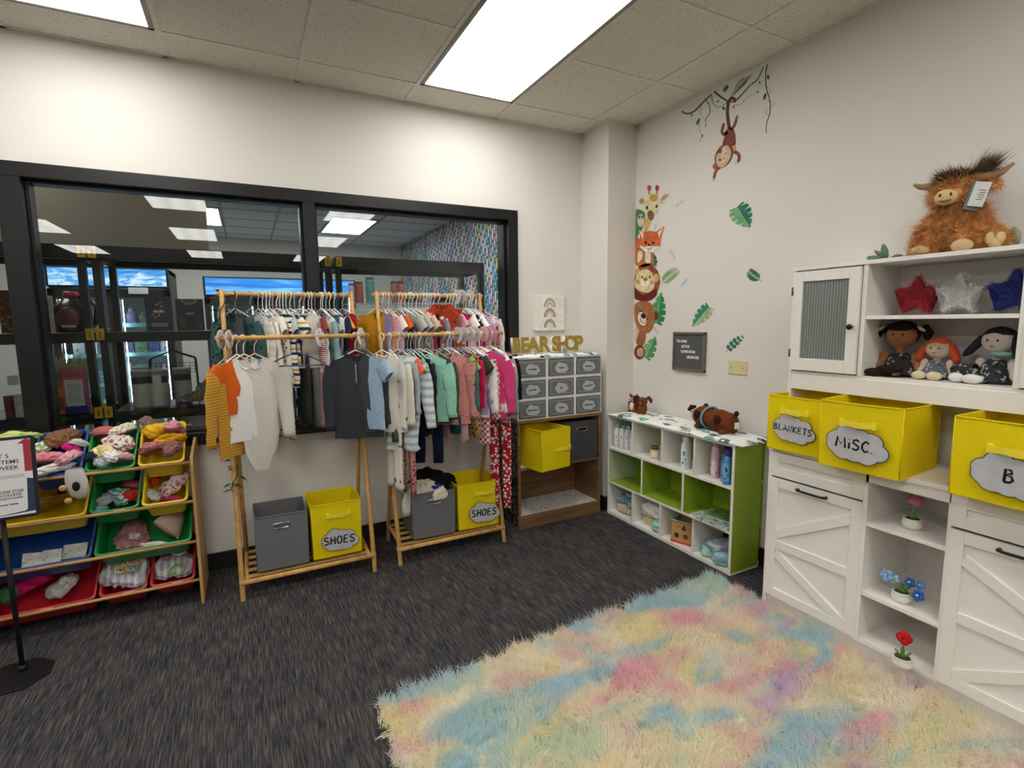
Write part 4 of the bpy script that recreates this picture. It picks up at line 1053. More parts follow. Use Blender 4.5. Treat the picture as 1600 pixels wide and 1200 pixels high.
bottle('baby_bottle', 'clear baby bottle with an orange collar in the second top cubby', 'bottle', sx+.06, -.838, zb, [(0, 0), (.022, 0), (.024, .005), (.024, .065), (.02, .075), (0, .078)], 'a9a39a', 'c9802c', [(0, .075), (.023, .075), (.023, .092), (.014, .1), (.007, .108), (.006, .118), (0, .12)])
bottle('lotion_bottle', 'tall white lotion bottle in the third top cubby, nearer the front', 'bottle', sx+.06, -1.035, zb, pr(.033, .19, .014), 'e3e6e8', 'dfe2e4', cp(.02, .19, .025), None, LBL('dfe7ea', '3a6f9a', '8fb5a9', 1.2), (.03, .11, .034), squash=.6)
bottle('lotion_bottle', 'white bottle behind the tall one in the third top cubby', 'bottle', sx+.115, -1.075, zb, pr(.03, .17, .014), 'dcdfdd', 'd5d8d8', cp(.018, .17, .02), squash=.6)
bottle('shampoo_bottle', 'pale pink bottle with an animal face in the last top cubby', 'bottle', sx+.075, -1.245, zb, pr(.030, .21, .013), 'd9b3bf', 'd9a5b8', cp(.018, .21, .02), None, LBL('e6cdd4', 'f0e8ea', '7a6a72', 1.3), (.02, .10, .031), squash=.7)
bottle('shampoo_bottle', 'pale purple bottle behind the blue ones in the last top cubby', 'bottle', sx+.14, -1.275, zb, pr(.028, .20, .013), '9d8fc0', '8a7ab5', cp(.016, .2, .02), squash=.7)
bottle('shampoo_bottle', 'blue bottle with a purple cap in the last top cubby, left of the darker one', 'bottle', sx+.07, -1.318, zb, pr(.027, .18, .013), '3f6fb0', '3a3272', cp(.017, .18, .026), None, LBL('5f9acb', '2b2f6e', 'd9cf7a', 1.4), (.03, .12, .028), squash=.75)
bottle('shampoo_bottle', 'bright blue bottle with a navy base nearest the right end', 'bottle', sx+.035, -1.362, zb, pr(.029, .18, .013), '4d86c6', '3b3478', cp(.018, .18, .026), None, LBL('6fb2df', '262a5c', 'f0d060', 1.4), (.02, .12, .03), squash=.75)
bottle('shampoo_bottle', 'deep violet bottle at the back of the last top cubby', 'bottle', sx+.115, -1.372, zb, pr(.026, .205, .013), '3d3b86', '2d2b66', cp(.016, .205, .025), squash=.75)
# ---- soft packs
def pack(nm, label, cat, loc, size, mt, seed, rz=0, group=None, lid=None):
    bm = NB(); bmesh.ops.create_icosphere(bm, subdivisions=4, radius=1)
    off = Vector((seed*2.3, seed, 1.1*seed))
    for v_ in bm.verts:
        p = v_.co; q = Vector([math.copysign(abs(c)**.5, c) for c in p]); q *= 1/max(1, max(abs(c) for c in q))
        s_ = 1+.13*mnoise.noise(p*2.2+off)+.07*mnoise.noise(p*6+off)
        end = abs(q.x)**8
        v_.co = Vector((q.x*size[0]*s_, q.y*size[1]*s_, q.z*size[2]*s_*(1-.5*end)+size[2]))
    o = tag(obj(nm, bm, mt, None, smooth=True, loc=loc, rz=rz), label, cat, group)
    if lid:
        bm = NB(); ell(bm, (0, 0, size[2]*2), (size[0]*.35, size[1]*.45, size[2]*.14), 16, 8); obj('flip_lid', bm, plain(lid, .4), o, smooth=True)
    return o
zf = .0225
PB = cloth('8fb4c4', 'patches', 'b5d2dc', '5c8aa4', sc_=1.2, rough=.35)
PT = cloth('9fcfc4', 'patches', 'c5e2da', '6fa89c', sc_=1.4, rough=.35)
PC = cloth('cfc6a6', 'patches', 'e3dcc2', 'a89a70', sc_=1.2, rough=.5)
PW = cloth('e6e1dc', 'patches', 'f1eeea', 'b33a36', sc_=.9, rough=.4)
PG = cloth('a9b6bd', 'patches', 'd0dade', '7d929e', sc_=1.3, rough=.35)
pack('diaper_pack', 'cream pack at the bottom of the lower left cubby', 'pack', (sx+.09, -.48, zf), (.045, .075, .032), PC, 1, .1)
pack('wipes_pack', 'light blue wipes pack lying left in the lower left cubby', 'pack', (sx+.095, -.445, zf+.066), (.05, .05, .022), PB, 2, .3, lid='a8b9c0')
pack('wipes_pack', 'light blue wipes pack slumping right in the lower left cubby', 'pack', (sx+.085, -.55, zf+.06), (.05, .05, .026), PB, 3, -.4)
pack('wipes_pack', 'grey blue wipes pack topmost in the lower left cubby', 'pack', (sx+.13, -.51, zf+.115), (.05, .06, .016), PG, 4, .2)
pack('diaper_pack', 'yellow cream pack under the white one in the second lower cubby', 'pack', (sx+.10, -.755, zf), (.05, .095, .03), PC, 5, 0)
pack('diaper_pack', 'big white pack with red printing in the second lower cubby', 'pack', (sx+.10, -.75, zf+.06), (.065, .085, .045), PW, 6, .1)
pack('wipes_pack', 'mint green pack low at the right of the second lower cubby', 'pack', (sx+.05, -.84, zf), (.045, .04, .036), PT, 7, .5)
pack('wipes_pack', 'mint wipes pack at the left of the lower right cubby', 'pack', (sx+.09, -1.235, zf), (.07, .06, .030), PT, 8, .6)
pack('wipes_pack', 'pale blue pack lying on top in the lower right cubby', 'pack', (sx+.10, -1.30, zf+.06), (.06, .09, .022), PG, 9, 1.2)
pack('wipes_pack', 'crinkled pale blue pack at the front of the lower right cubby', 'pack', (sx+.045, -1.345, zf), (.045, .055, .034), PB, 10, .9)
pack('wipes_pack', 'small white pack at the back of the lower right cubby', 'pack', (sx+.175, -1.36, zf+.03), (.035, .04, .07), PG, 11, 0)
# wooden sorter
e = thing('shape_sorter', 'wooden shape-sorter cube with teal rim and red base in a lower cubby', 'toy', (sx+.095, -1.02, zf+.001), .35)
bm = NB(); s_ = .066
for a_, b_ in (((-s_, -s_, .006), (-s_+.006, s_, .135)), ((s_-.006, -s_, .006), (s_, s_, .135)), ((-s_, -s_, .006), (s_, -s_+.006, .135)), ((-s_, s_-.006, .006), (s_, s_, .135))): box(bm, a_, b_)
obj('box_wall', bm, wood('c9a06c', 'b98c54', (3, 3, 12)), e, bevel=.001)
bm = NB(); box(bm, (-s_-.002, -s_-.002, 0), (s_+.002, s_+.002, .014)); obj('red_base', bm, plain('c6412c', .5), e, bevel=.002)
bm = NB(); tube(bm, [(-s_, -s_, .137), (s_, -s_, .137), (s_, s_, .137), (-s_, s_, .137)], .005, 6, closed=True); obj('teal_rim', bm, plain('7fb5b8', .5), e, smooth=True)
def hole(pts, c, xf):
    bm = NB(); prism(bm, [(xf, a_, b_) for a_, b_ in pts], (-.0015, 0, 0)); obj('shape_hole', bm, plain(c, .7), e)
hole([(-.035, .1), (-.012, .1), (-.024, .125)][::1] and [(.0, .088), (-.034, .088), (-.017, .122)], '27384a', -s_-.0005)
hole([(.015, .035), (.042, .035), (.042, .062), (.015, .062)], '2f2c28', -s_-.0005)
hole([(-.028+.017*cos(2*pi*k/16), .05+.017*sin(2*pi*k/16)) for k in range(16)], '8a3a24', -s_-.0005)
hole([(.02+.006*cos(2*pi*k/5), .105+.006*sin(2*pi*k/5)) for k in range(5)], 'b8472c', -s_-.0005)
for (u, v_, r_, c) in ((.02, .09, .012, '4a3a52'), (-.02, .055, .008, '8a6a3a'), (.03, .06, .007, '3a6a4a')):
    bm = NB(); prism(bm, [(u+r_*cos(2*pi*k/12), -s_-.0005, v_+r_*sin(2*pi*k/12)) for k in range(12)], (0, -.0015, 0)); obj('shape_hole', bm, plain(c, .7), e)
# books on the green shelf
def book(label, loc, sz, c, rz, c2, seed):
    e = thing('picture_book', label, 'book', loc, rz)
    bm = NB(); box(bm, (-sz[0]/2+.002, -sz[1]/2+.002, .001), (sz[0]/2, sz[1]/2-.002, sz[2]-.001)); obj('pages', bm, plain('e4e0d4', .8), e)
    bm = NB(); box(bm, (-sz[0]/2, -sz[1]/2, sz[2]-.0012), (sz[0]/2, sz[1]/2, sz[2])); box(bm, (-sz[0]/2, -sz[1]/2, 0), (sz[0]/2, sz[1]/2, .0012)); box(bm, (sz[0]/2-.001, -sz[1]/2, 0), (sz[0]/2+.0005, sz[1]/2, sz[2]))
    obj('cover', bm, cloth(c, 'patches', c2, '2c2c30', sc_=1.1, rough=.35), e)
zg = Z2+t/2+.0015
book('thin pale picture book lying lowest on the green shelf', (sx+.078, -1.262, zg), (.20, .26, .006), 'cdd9d2', 0.05, 'd9705f', 1)
book('picture book with a busy cover lying on the pale one', (sx+.085, -1.272, zg+.0062), (.19, .22, .007), '8fa9a0', -.12, 'd6cfc0', 2)
book('green picture book topmost and furthest back on the green shelf', (sx+.13, -1.29, zg+.0134), (.16, .19, .009), '5f7f4a', .1, '7f9f5a', 3)

# ================================================================== plush on the cube shelf
def fuzzy(o, seed, n, length, width, mt, name='fur', kind='stuff', wob=.5, droop=.3, pred=None, comb=None):
    """short fur grown from an object's faces"""
    me = o.data; rg = np.random.default_rng(seed)
    me.calc_loop_triangles(); nt = len(me.loop_triangles)
    tri = np.empty(nt*3, int); me.loop_triangles.foreach_get('vertices', tri); tri = tri.reshape(-1, 3)
    co = np.empty(len(me.vertices)*3); me.vertices.foreach_get('co', co); co = co.reshape(-1, 3)
    A_, B_, C_ = co[tri[:, 0]], co[tri[:, 1]], co[tri[:, 2]]
    nn = np.cross(B_-A_, C_-A_); ar = np.linalg.norm(nn, axis=1)+1e-12; nn = nn/ar[:, None]
    cen = (A_+B_+C_)/3
    if pred is not None: ar = ar*np.array([1.0 if pred(c) else 0.0 for c in cen])
    idx = rg.choice(nt, n, p=ar/ar.sum()); u, v_ = rg.random(n), rg.random(n); fl = u+v_ > 1; u[fl] = 1-u[fl]; v_[fl] = 1-v_[fl]
    P = A_[idx]+u[:, None]*(B_-A_)[idx]+v_[:, None]*(C_-A_)[idx]; D = nn[idx]+rg.normal(size=(n, 3))*.25
    if comb is not None: D = D+np.array(comb)
    return strands(name, P, D, length, width, mt, o, seed, wob, kind, droop, .001 if P[:, 2].min() > -.02 and P[:, 2].max() > .15 and droop else None)
def eye(parent, c, r=.004, c1='0d0d0e', name='eye'):
    bm = NB(); ell(bm, c, (r, r, r), 10, 8); return obj(name, bm, plain(c1, .1), parent, smooth=True)
def merged(parts, mt, parent, name='body', smooth=True, vox=None):
    bm = NB()
    for p in parts: ell(bm, *p)
    o = obj(name, bm, mt, parent, smooth=smooth)
    r = o.modifiers.new('remesh', 'REMESH'); r.mode = 'VOXEL'; r.voxel_size = vox or .004; r.use_smooth_shade = True
    s = o.modifiers.new('smooth', 'SMOOTH'); s.factor = .5; s.iterations = 4
    dg = bpy.context.evaluated_depsgraph_get(); me = bpy.data.meshes.new_from_object(o.evaluated_get(dg)); o.modifiers.clear(); o.data = me
    me.polygons.foreach_set('use_smooth', [True]*len(me.polygons))
    return o
# front is local -X (into the room)
p = at(997, 640, 'x', -.13)
e = thing('plush_owl', 'small brown plush owl with a white chest, sitting on the cube shelf mat', 'plush toy', (-.13, -.475, ZT-.004), .25)
BR = cloth('8a4f24', 'heather', '6b3a18'); 
b = merged([((0, 0, .04), (.030, .032, .042)), ((0, 0, .088), (.031, .034, .03)), ((-.012, .022, .012), (.022, .013, .013)), ((-.012, -.022, .012), (.022, .013, .013))], BR, e)
for s_ in (-1, 1):
    bm = NB(); tube(bm, [(0, s_*.022, .108), (0, s_*.028, .122), (0, s_*.030, .130)], [.010, .007, .001], 8); obj('ear', bm, BR, e, smooth=True)
    bm = NB(); ell(bm, (0, s_*.032, .045), (.018, .008, .030)); obj('wing', bm, cloth('6b3c1c', 'heather', '54301a'), e, smooth=True)
    bm = NB(); ell(bm, (-.026, s_*.012, .092), (.008, .012, .013)); ed = obj('eye_patch', bm, C('e4ddd2'), e, smooth=True); eye(ed, (-.034, s_*.011, .094), .0048)
bm = NB(); ell(bm, (-.022, 0, .045), (.013, .018, .030)); obj('chest', bm, C('e0d9ce'), e, smooth=True)
bm = NB(); tube(bm, [(-.034, 0, .088), (-.040, 0, .080)], [.005, .001], 8); obj('beak', bm, plain('c98a2e', .5), e, smooth=True)
e = thing('plush_dog', 'small brown plush dog with floppy ears beside the plush owl', 'plush toy', (-.125, -.565, ZT-.004), .35)
BR2 = cloth('7f4a26', 'heather', '683a1c')
merged([((0, 0, .036), (.027, .030, .040)), ((-.006, 0, .086), (.033, .034, .031)), ((-.022, .020, .010), (.024, .011, .011)), ((-.022, -.020, .010), (.024, .011, .011)), ((-.018, .022, .034), (.009, .009, .028)), ((-.018, -.022, .034), (.009, .009, .028))], BR2, e)
for s_ in (-1, 1):
    bm = NB(); tube(bm, [(0, s_*.026, .108), (-.004, s_*.045, .116), (-.008, s_*.062, .098), (-.009, s_*.066, .082)], [.008, .013, .013, .005], 10); obj('ear', bm, cloth('5f3418', 'heather', '4a2812'), e, smooth=True)
    eye(e, (-.036, s_*.013, .092), .0055)
bm = NB(); ell(bm, (-.038, 0, .078), (.012, .014, .010)); mz_ = obj('muzzle', bm, C('9a6238'), e, smooth=True); eye(mz_, (-.049, 0, .082), .004, name='nose')
# pillow dog, lying
e = thing('plush_dog', 'long rust brown pillow dog with a blue collar lying on the cube shelf', 'plush toy', (-.14, -1.175, ZT), -.12); e.scale = (1.15, 1.05, 1.12)
BP = cloth('77401f', 'heather', '643418'); DK = cloth('3f2013', 'heather', '331a10')
b = merged([((0, -.05, .058), (.060, .095, .054)), ((0, .06, .060), (.060, .075, .056)), ((0, -.11, .056), (.056, .045, .05)), ((-.035, .075, .01), (.022, .02, .012)), ((-.035, -.11, .01), (.022, .02, .012)), ((.035, -.11, .012), (.02, .02, .012))], BP, e)
bm = NB(); tube(bm, [(.0595*cos(a_), .02, .060+.055*sin(a_)) for a_ in [2*pi*k/28 for k in range(28)]], .0055, 8, closed=True); obj('collar', bm, plain('5f9fc6', .6), e, smooth=True)
bm = NB(); ell(bm, (-.006, .118, .06), (.040, .028, .036)); obj('muzzle', bm, C('d8cfc2'), e, smooth=True)
bm = NB(); ell(bm, (-.012, .147, .07), (.010, .006, .008), 10, 8); obj('nose', bm, plain('1b1412', .4), e, smooth=True)
for (u, v_, ry, rz_) in ((.06, .072, .022, .026), (-.095, .072, .025, .024)):
    bm = NB(); ell(bm, (-.054, u, v_), (.012, ry, rz_)); obj('dark_spot', bm, DK, e, smooth=True)
for s_, yy in ((-1, .10), (1, .10)):
    bm = NB(); tube(bm, [(s_*.03, yy, .108), (s_*.046, yy+.018, .105), (s_*.056, yy+.03, .086)], [.006, .014, .008], 10); obj('ear', bm, DK, e, smooth=True)
bm = NB(); ell(bm, (.01, -.155, .105), (.012, .012, .014)); obj('tail', bm, DK, e, smooth=True)
for yy in (.128,): eye(e, (-.038, yy, .078), .005)
bm = NB(); box(bm, (-.012, -.172, .035), (.012, -.170, .065)); obj('sewn_tag', bm, plain('e9e7e3', .6), e)
# ================================================================== white farmhouse hutch
WH = plain('e9e5e0', .4, nz=.01); WHD = plain('2a2a2a', .9)
hx = -.36; ha, hb = -1.70, -2.82; hz = .79; ux = -.255; uz0, uz1 = 1.055, 1.607
e = thing('hutch_cabinet', 'white farmhouse hutch with barn-style doors and open shelves on the right', 'cabinet', (-.18, (ha+hb)/2, 0))
ox, oy = -.18, (ha+hb)/2
t = .018
def hb_(name, a, b, mt=WH, par=e, bev=.0012):
    bm = NB(); box(bm, LB(*[min(a[i], b[i]) for i in range(3)]), LB(*[max(a[i], b[i]) for i in range(3)])); return obj(name, bm, mt, par, bevel=bev)
hb_('side_panel', (hx, ha, 0), (-.006, ha-t, hz)); hb_('side_panel', (hx, hb+t, 0), (-.006, hb, hz))
hb_('worktop', (hx-.006, ha+.003, hz-.018), (-.006, hb-.003, hz))
hb_('back_panel', (-.014, ha-t, .03), (-.006, hb+t, uz1-.02)); hb_('plinth', (hx+.012, ha-t, 0), (hx+.03, hb+t, .06))
hb_('floor_panel', (hx+.004, ha-t, .06), (-.014, hb+t, .078))
c0, c1 = -2.125, -2.405
for y_ in (c0, c1): hb_('divider', (hx, y_+.006, .06), (-.014, y_-.012 if y_ == c0 else y_-.006, hz-.018))
hb_('face_rail', (hx, c0, hz-.058), (hx+.018, c1, hz-.018))
for z_ in (.272, .562): hb_('open_shelf', (hx+.004, c0-.012, z_-.008), (-.014, c1+.006, z_+.008))
def door_panel(name, y0, y1, z0, z1, x, braces, par=e):
    """recessed panel with raised frame; x = outer face"""
    d = hb_(name, (x+.010, y0, z0), (x+.020, y1, z1), WH, par)
    fw = .042; dx = .001
    def bar(yz, nm='frame_rail', xx=x):
        bm = NB(); prism(bm, [LB(xx, a_, b_) for a_, b_ in yz], (.011, 0, 0)); return obj(nm, bm, WH, d, bevel=.0012)
    bar([(y0, z0), (y0-fw, z0), (y0-fw, z1), (y0, z1)]); bar([(y1+fw, z0), (y1, z0), (y1, z1), (y1+fw, z1)])
    bar([(y0-fw, z1-fw), (y1+fw, z1-fw), (y1+fw, z1), (y0-fw, z1)]); bar([(y0-fw, z0), (y1+fw, z0), (y1+fw, z0+fw), (y0-fw, z0+fw)])
    for (ya, za, yb, zb_) in braces:
        dy, dz = yb-ya, zb_-za; l = math.hypot(dy, dz); ny, nz_ = -dz/l*.02, dy/l*.02
        bar([(ya+ny, za+nz_), (yb+ny, zb_+nz_), (yb-ny, zb_-nz_), (ya-ny, za-nz_)], 'cross_brace', x+.0015)
    return d
def pull(par, y, z, x, w_=.12):
    bm = NB(); pts = [(x+.002, y+w_/2, z), (x-.014, y+w_/2, z), (x-.020, y+w_/2-.014, z), (x-.020, y-w_/2+.014, z), (x-.014, y-w_/2, z), (x+.002, y-w_/2, z)]
    tube(bm, [LB(*q) for q in pts], [.006, .0065, .0052, .0052, .0065, .006], 10); obj('bar_handle', bm, plain('1b1b1d', .3, .3), par, smooth=True)
for (y0, y1) in ((ha-.012, c0+.004), (c1-.004, hb+.012)):
    ym = (y0+y1)/2
    door_panel('drawer_front', y0, y1, .655, .768, hx-.004, [])
    zt_, zb_ = .645, .072
    zi0, zi1 = zb_+.042, zt_-.042; yi0, yi1 = y0-.042, y1+.042
    pb = [((1213, 834), (1329, 812)), ((1213, 851), (1323, 895.5)), ((1212, 866), (1316, 976))] if y0 == ha-.012 else [((1493, 866), (1630, 973)), ((1485, 961), (1625, 1021)), ((1476, 1055), (1622, 1063))]
    br = []
    for (p_, q_) in pb:
        A_, B_ = at(p_[0], p_[1], 'x', hx-.003), at(q_[0], q_[1], 'x', hx-.003); sl = (B_.z-A_.z)/(B_.y-A_.y)
        br.append((yi0, A_.z+sl*(yi0-A_.y), yi1, A_.z+sl*(yi1-A_.y)))
    d = door_panel('cabinet_door', y0, y1, zb_, zt_, hx-.004, br)
    pull(d, ym+.0, zt_-.022, hx-.004, .125)
# upper part
hb_('upper_side', (ux, ha, hz), (-.006, ha-t, uz1)); hb_('upper_side', (ux, hb+t, hz), (-.006, hb, uz1))
hb_('upper_top', (ux-.006, ha+.003, uz1-.016), (-.006, hb-.003, uz1))
hb_('bottom_rail', (ux, ha-t, uz0), (ux+.018, hb+t, 1.125)); hb_('upper_floor', (ux+.004, ha-t, 1.122), (-.014, hb+t, 1.138))
u0, u1 = -2.005, -2.515
hb_('upper_divider', (ux, u0, 1.138), (-.014, u0-t, uz1-.016)); hb_('upper_divider', (ux, u1+t, 1.138), (-.014, u1, uz1-.016))
hb_('upper_shelf', (ux+.004, u0-t, 1.370), (-.014, u1+t, 1.385))
t_ = NT('fluted_glass'); setp(t_.p, srgb('8f9490'), .18, 0, .6)
sp = t_.n('ShaderNodeSeparateXYZ'); t_.l(t_.coord(), sp.inputs[0]); wv = t_.math('SINE', t_.math('MULTIPLY', sp.outputs[1], 520.0)); t_.bump(wv, .8, .004)
t_.l(t_.ramp(wv, [(.1, srgb('7f847f')), (.9, srgb('9da39e'))]), t_.p.inputs['Base Color'])
for k, (y0, y1) in enumerate(((ha-.012, u0+.003), (u1-.003, hb+.012))):
    zb_, zt_ = 1.143, uz1-.022; x = ux-.012; fw = .045
    bm = NB()
    for (a_, b_, c_, d_) in ((y0-fw, y0, zb_, zt_), (y1, y1+fw, zb_, zt_), (y1+fw, y0-fw, zb_, zb_+fw+.01), (y1+fw, y0-fw, zt_-fw, zt_)): box(bm, LB(x, a_, c_), LB(x+.016, b_, d_))
    d = obj('glass_door', bm, WH, e, bevel=.001)
    bm = NB(); box(bm, LB(x+.008, y1+fw-.003, zb_+fw), LB(x+.012, y0-fw+.003, zt_-fw+.003)); obj('fluted_pane', bm, t_.m, d)
    kn = y1+.022 if k == 0 else y0-.022; bm = NB(); tube(bm, [LB(x, kn, 1.34), LB(x-.012, kn, 1.34), LB(x-.02, kn, 1.34), LB(x-.026, kn, 1.34)], [.006, .005, .0125, .009], 14); obj('round_knob', bm, plain('17171a', .3, .3), d, smooth=True)
    for z_ in (1.22, 1.5):
        bm = NB(); yy = y0+.002 if k == 0 else y1-.002; cyl(bm, LB(x-.001, yy, z_-.018), LB(x-.001, yy, z_+.018), .004); obj('hinge', bm, plain('55534f', .4, .6), d, smooth=True)
# bins on the worktop (front to -X)
rzf = radians(-90)
fabric_bin('yellow fabric bin lettered BLANKETS at the left end of the hutch worktop', (-.262, -1.835, hz), .25, .27, .245, YEL, rzf+.05, txt='BLANKETS', tsize=.027, mouth=.004, hz=.062, bz=-.015)
fabric_bin('big yellow fabric bin lettered MiSC. jutting over the hutch worktop', (-.30, -2.125, hz), .285, .31, .262, YEL, rzf+.08, txt='MiSC.', tsize=.04, mouth=.012, hz=.075, bz=-.022)
fabric_bin('yellow fabric bin cut by the right edge, its label starting with B', (-.30, -2.565, hz), .27, .29, .262, YEL, rzf-.02, txt='B', tsize=.04, mouth=.004, hz=.085, bz=-.03, bx=.02)
# crochet flowers
POT = plain('e8e6e2', .35, nz=.01); LEAFG = C('6f9455'); STEM = plain('6a8a4a', .7)
def flower(label, y, z, heads, kindf, x=-.22):
    e = thing('crochet_flower', label, 'potted flower', (x, y, z))
    bm = NB(); lathe(bm, [(0, 0), (.024, 0), (.032, .010), (.034, .022), (.029, .036), (.032, .040), (.030, .042), (.026, .036), (0, .034)], 22); obj('pot', bm, POT, e, smooth=True)
    bm = NB(); ell(bm, (0, 0, .035), (.026, .026, .007)); obj('crochet_soil', bm, C('3c4a2c'), e, smooth=True)
    for i, (dx, dy, dz, c, r_) in enumerate(heads):
        bm = NB(); tube(bm, [(0, 0, .035), (dx*.2, dy*.3, .035+(dz-.035)*.6), (dx, dy, dz)], .0028, 8); st = obj('stem', bm, STEM, e, smooth=True)
        bm = NB()
        if kindf == 'ball':
            ell(bm, (dx, dy, dz), (r_, r_, r_*.72), 20, 14)
            for k in range(9): ell(bm, (dx+r_*.75*cos(k*.7), dy+r_*.75*sin(k*.7), dz+.002*(-1)**k), (r_*.38, r_*.38, r_*.5), 12, 8)
        elif kindf == 'rose':
            for k in range(13):
                a_ = k*2.4; q = r_*(.15+.06*k); ell(bm, (dx+q*cos(a_), dy+q*sin(a_), dz+.014-.0016*k), (r_*.5, r_*.24, r_*.5), 12, 8, Matrix.Rotation(a_+pi/2, 3, 'Z') @ Matrix.Rotation(.35, 3, 'X'))
        else:
            N_ = Vector((-1, 0, .35)).normalized(); U_ = Vector((0, 1, 0)); V_ = N_.cross(U_)
            for k in range(5):
                a_ = 2*pi*k/5+.3; q = (U_*cos(a_)+V_*sin(a_))*r_*.62
                ell(bm, (dx+q.x, dy+q.y, dz+q.z), (r_*.25, r_*.42, r_*.42), 12, 8, Matrix.Rotation(.35, 3, 'Y'))
        f = obj('flower_head', bm, c, st, smooth=True)
        if kindf == 'star':
            bm = NB(); ell(bm, (dx-r_*.35, dy, dz+.003), (.003, .0045, .0045), 10, 8); obj('flower_eye', bm, C('e6e2d8'), st, smooth=True)
    for k in range(4):
        a_ = k*1.57+.5; bm = NB()
        ell(bm, (.016*cos(a_), .016*sin(a_), .052), (.016, .007, .003), 14, 8, Matrix.Rotation(a_, 3, 'Z') @ Matrix.Rotation(-.9, 3, 'Y')); obj('leaf', bm, LEAFG, e, smooth=True)
    return e
_p = at(1425, 825, 'z', .5705)
flower('pink ball-shaped crochet flower in a white pot on the top open shelf', _p.y, .5705, [(0, -.004, .112, C('cf6f96'), .024)], 'ball', _p.x)
_p = at(1408, 939, 'z', .2805)
flower('light and dark blue crochet flowers in a white pot on the middle shelf', _p.y, .2805, [(-.01, .052, .085, C('86aede'), .024), (-.005, -.025, .09, C('2f5fa8'), .019), (.02, -.05, .082, C('5f8fd0'), .018), (-.02, -.062, .058, C('2d62b2'), .022), (.0, .03, .078, C('9fc2ea'), .018)], 'star', _p.x)
_p = at(1409, 1041, 'z', .079)
flower('red crochet rose in a white pot on the lowest open shelf', _p.y, .079, [(0, 0, .112, C('c01f22'), .026)], 'rose', _p.x)
# tinsel stars
def star(label, y, c, c2, seed, z, tilt):
    e = thing('tinsel_star', label, 'star decoration', (-.12, y, z), 0)
    R0, R1 = .078, .038; pts = [((R0 if k % 2 == 0 else R1)*sin(2*pi*k/10), (R0 if k % 2 == 0 else R1)*cos(2*pi*k/10)) for k in range(10)]
    zo = R0*cos(2*pi*4/10)*-1+.004
    bm = NB(); prism(bm, [(-.014, u, v_+zo+.004) for u, v_ in pts], (.028, 0, 0))
    bmesh.ops.triangulate(bm, faces=bm.faces); b = obj('star_core', bm, plain(c, .5), e)
    m_ = NT('tinsel'); setp(m_.p, srgb(c), .28, .35, .6); nn = m_.n('ShaderNodeTexNoise', i_Scale=260.0); m_.l(m_.coord(), nn.inputs['Vector'])
    m_.l(m_.ramp(nn.outputs[0], [(.35, srgb(c)), (.7, srgb(c2))]), m_.p.inputs['Base Color'])
    fuzzy(b, seed, 3200, .0105, .0016, m_.m, 'tinsel', None, .8, 0)
    e.rotation_euler = (0, 0, tilt)
star('red tinsel star on the upper shelf of the hutch', -2.14, 'a01526', 'd8495c', 1, 1.389, .1)
star('white tinsel star between the red and the blue one', -2.278, 'cfcdca', 'ffffff', 2, 1.389, .05)
star('dark blue tinsel star at the right of the white one', -2.435, '0f2470', '3a5ac0', 3, 1.389, -.05)
# rag dolls
def doll(label, y, s, skin, hair, dress, hc, head_z, tilt, pose):
    e = thing('rag_doll', label, 'doll', (-.125, y, 1.139), tilt); e.scale = (s, s, s)
    SK = C(skin); HR = C(hair, 'heather', hc); DR = dress
    ell_ = []
    hz_ = head_z
    b = merged([((0, 0, hz_), (.034, .046, .042)), ((0, 0, hz_-.045), (.014, .014, .02)), ((.005, 0, .04), (.028, .034, .04)), ((0, .045, .055), (.012, .018, .03)), ((0, -.045, .055), (.012, .018, .03)), ((-.01, .055, .028), (.011, .012, .022)), ((-.01, -.055, .028), (.011, .012, .022))] + pose, SK, e, vox=.0045)
    # dress
    bm = NB(); ctube(bm, [(0, .078, .022, .020), (0, .062, .036, .030), (0, .045, .040, .034), (0, .028, .050, .046), (0, .010, .062, .058)], 28, .003, 8, y*9)
    for v_ in bm.verts: v_.co = Vector((v_.co.y-.002, v_.co.x, v_.co.z))
    obj('dress', bm, DR, e, smooth=True)
    # hair cap, open at the face
    bm = NB(); ell(bm, (.006, 0, hz_+.006), (.036, .050, .043), 24, 16)
    bmesh.ops.delete(bm, geom=[v_ for v_ in bm.verts if v_.co.x < -.006 and v_.co.z < hz_+.022], context='VERTS')
    hr = obj('hair', bm, HR, e, smooth=True); sm = hr.modifiers.new('solid', 'SOLIDIFY'); sm.thickness = .005
    for s_ in (-1, 1): eye(e, (-.032, s_*.014, hz_+.004), .0038, '1a1412')
    bm = NB(); tube(bm, [(-.0335, -.006, hz_-.014), (-.035, 0, hz_-.017), (-.0335, .006, hz_-.014)], .0012, 6); obj('mouth', bm, plain('6a2a2a', .6), e)
    return e, HR, hz_
shoe = lambda e, c, pts: [obj('shoe', (lambda bm: (ell(bm, p_, r_, 18, 12, R_), bm)[1])(NB()), C(c), e, smooth=True) for p_, r_, R_ in pts]
d1, HR, hz_ = doll('brown-skinned rag doll with dark pigtails and a black speckled dress', -2.098, 1.22, '9a6a48', '1d1512', C('2c2826', 'patches', '8a8480', '1c1a19', sc_=3), '2a1d18', .135, .12, [((-.04, .03, .014), (.035, .012, .012)), ((-.05, -.01, .012), (.03, .012, .011))])
for s_ in (-1, 1):
    bm = NB(); tube(bm, [(0, s_*.045, .152), (0, s_*.062, .158), (0, s_*.072, .14), (0, s_*.070, .122)], [.008, .016, .016, .006], 10); obj('pigtail', bm, HR, d1, smooth=True)
    bm = NB(); tube(bm, [(-.012, s_*.047, .166), (-.016, s_*.056, .158), (-.016, s_*.068, .150)], [.004, .006, .003], 8); obj('hair_ribbon', bm, C('d9c9c6'), d1, smooth=True)
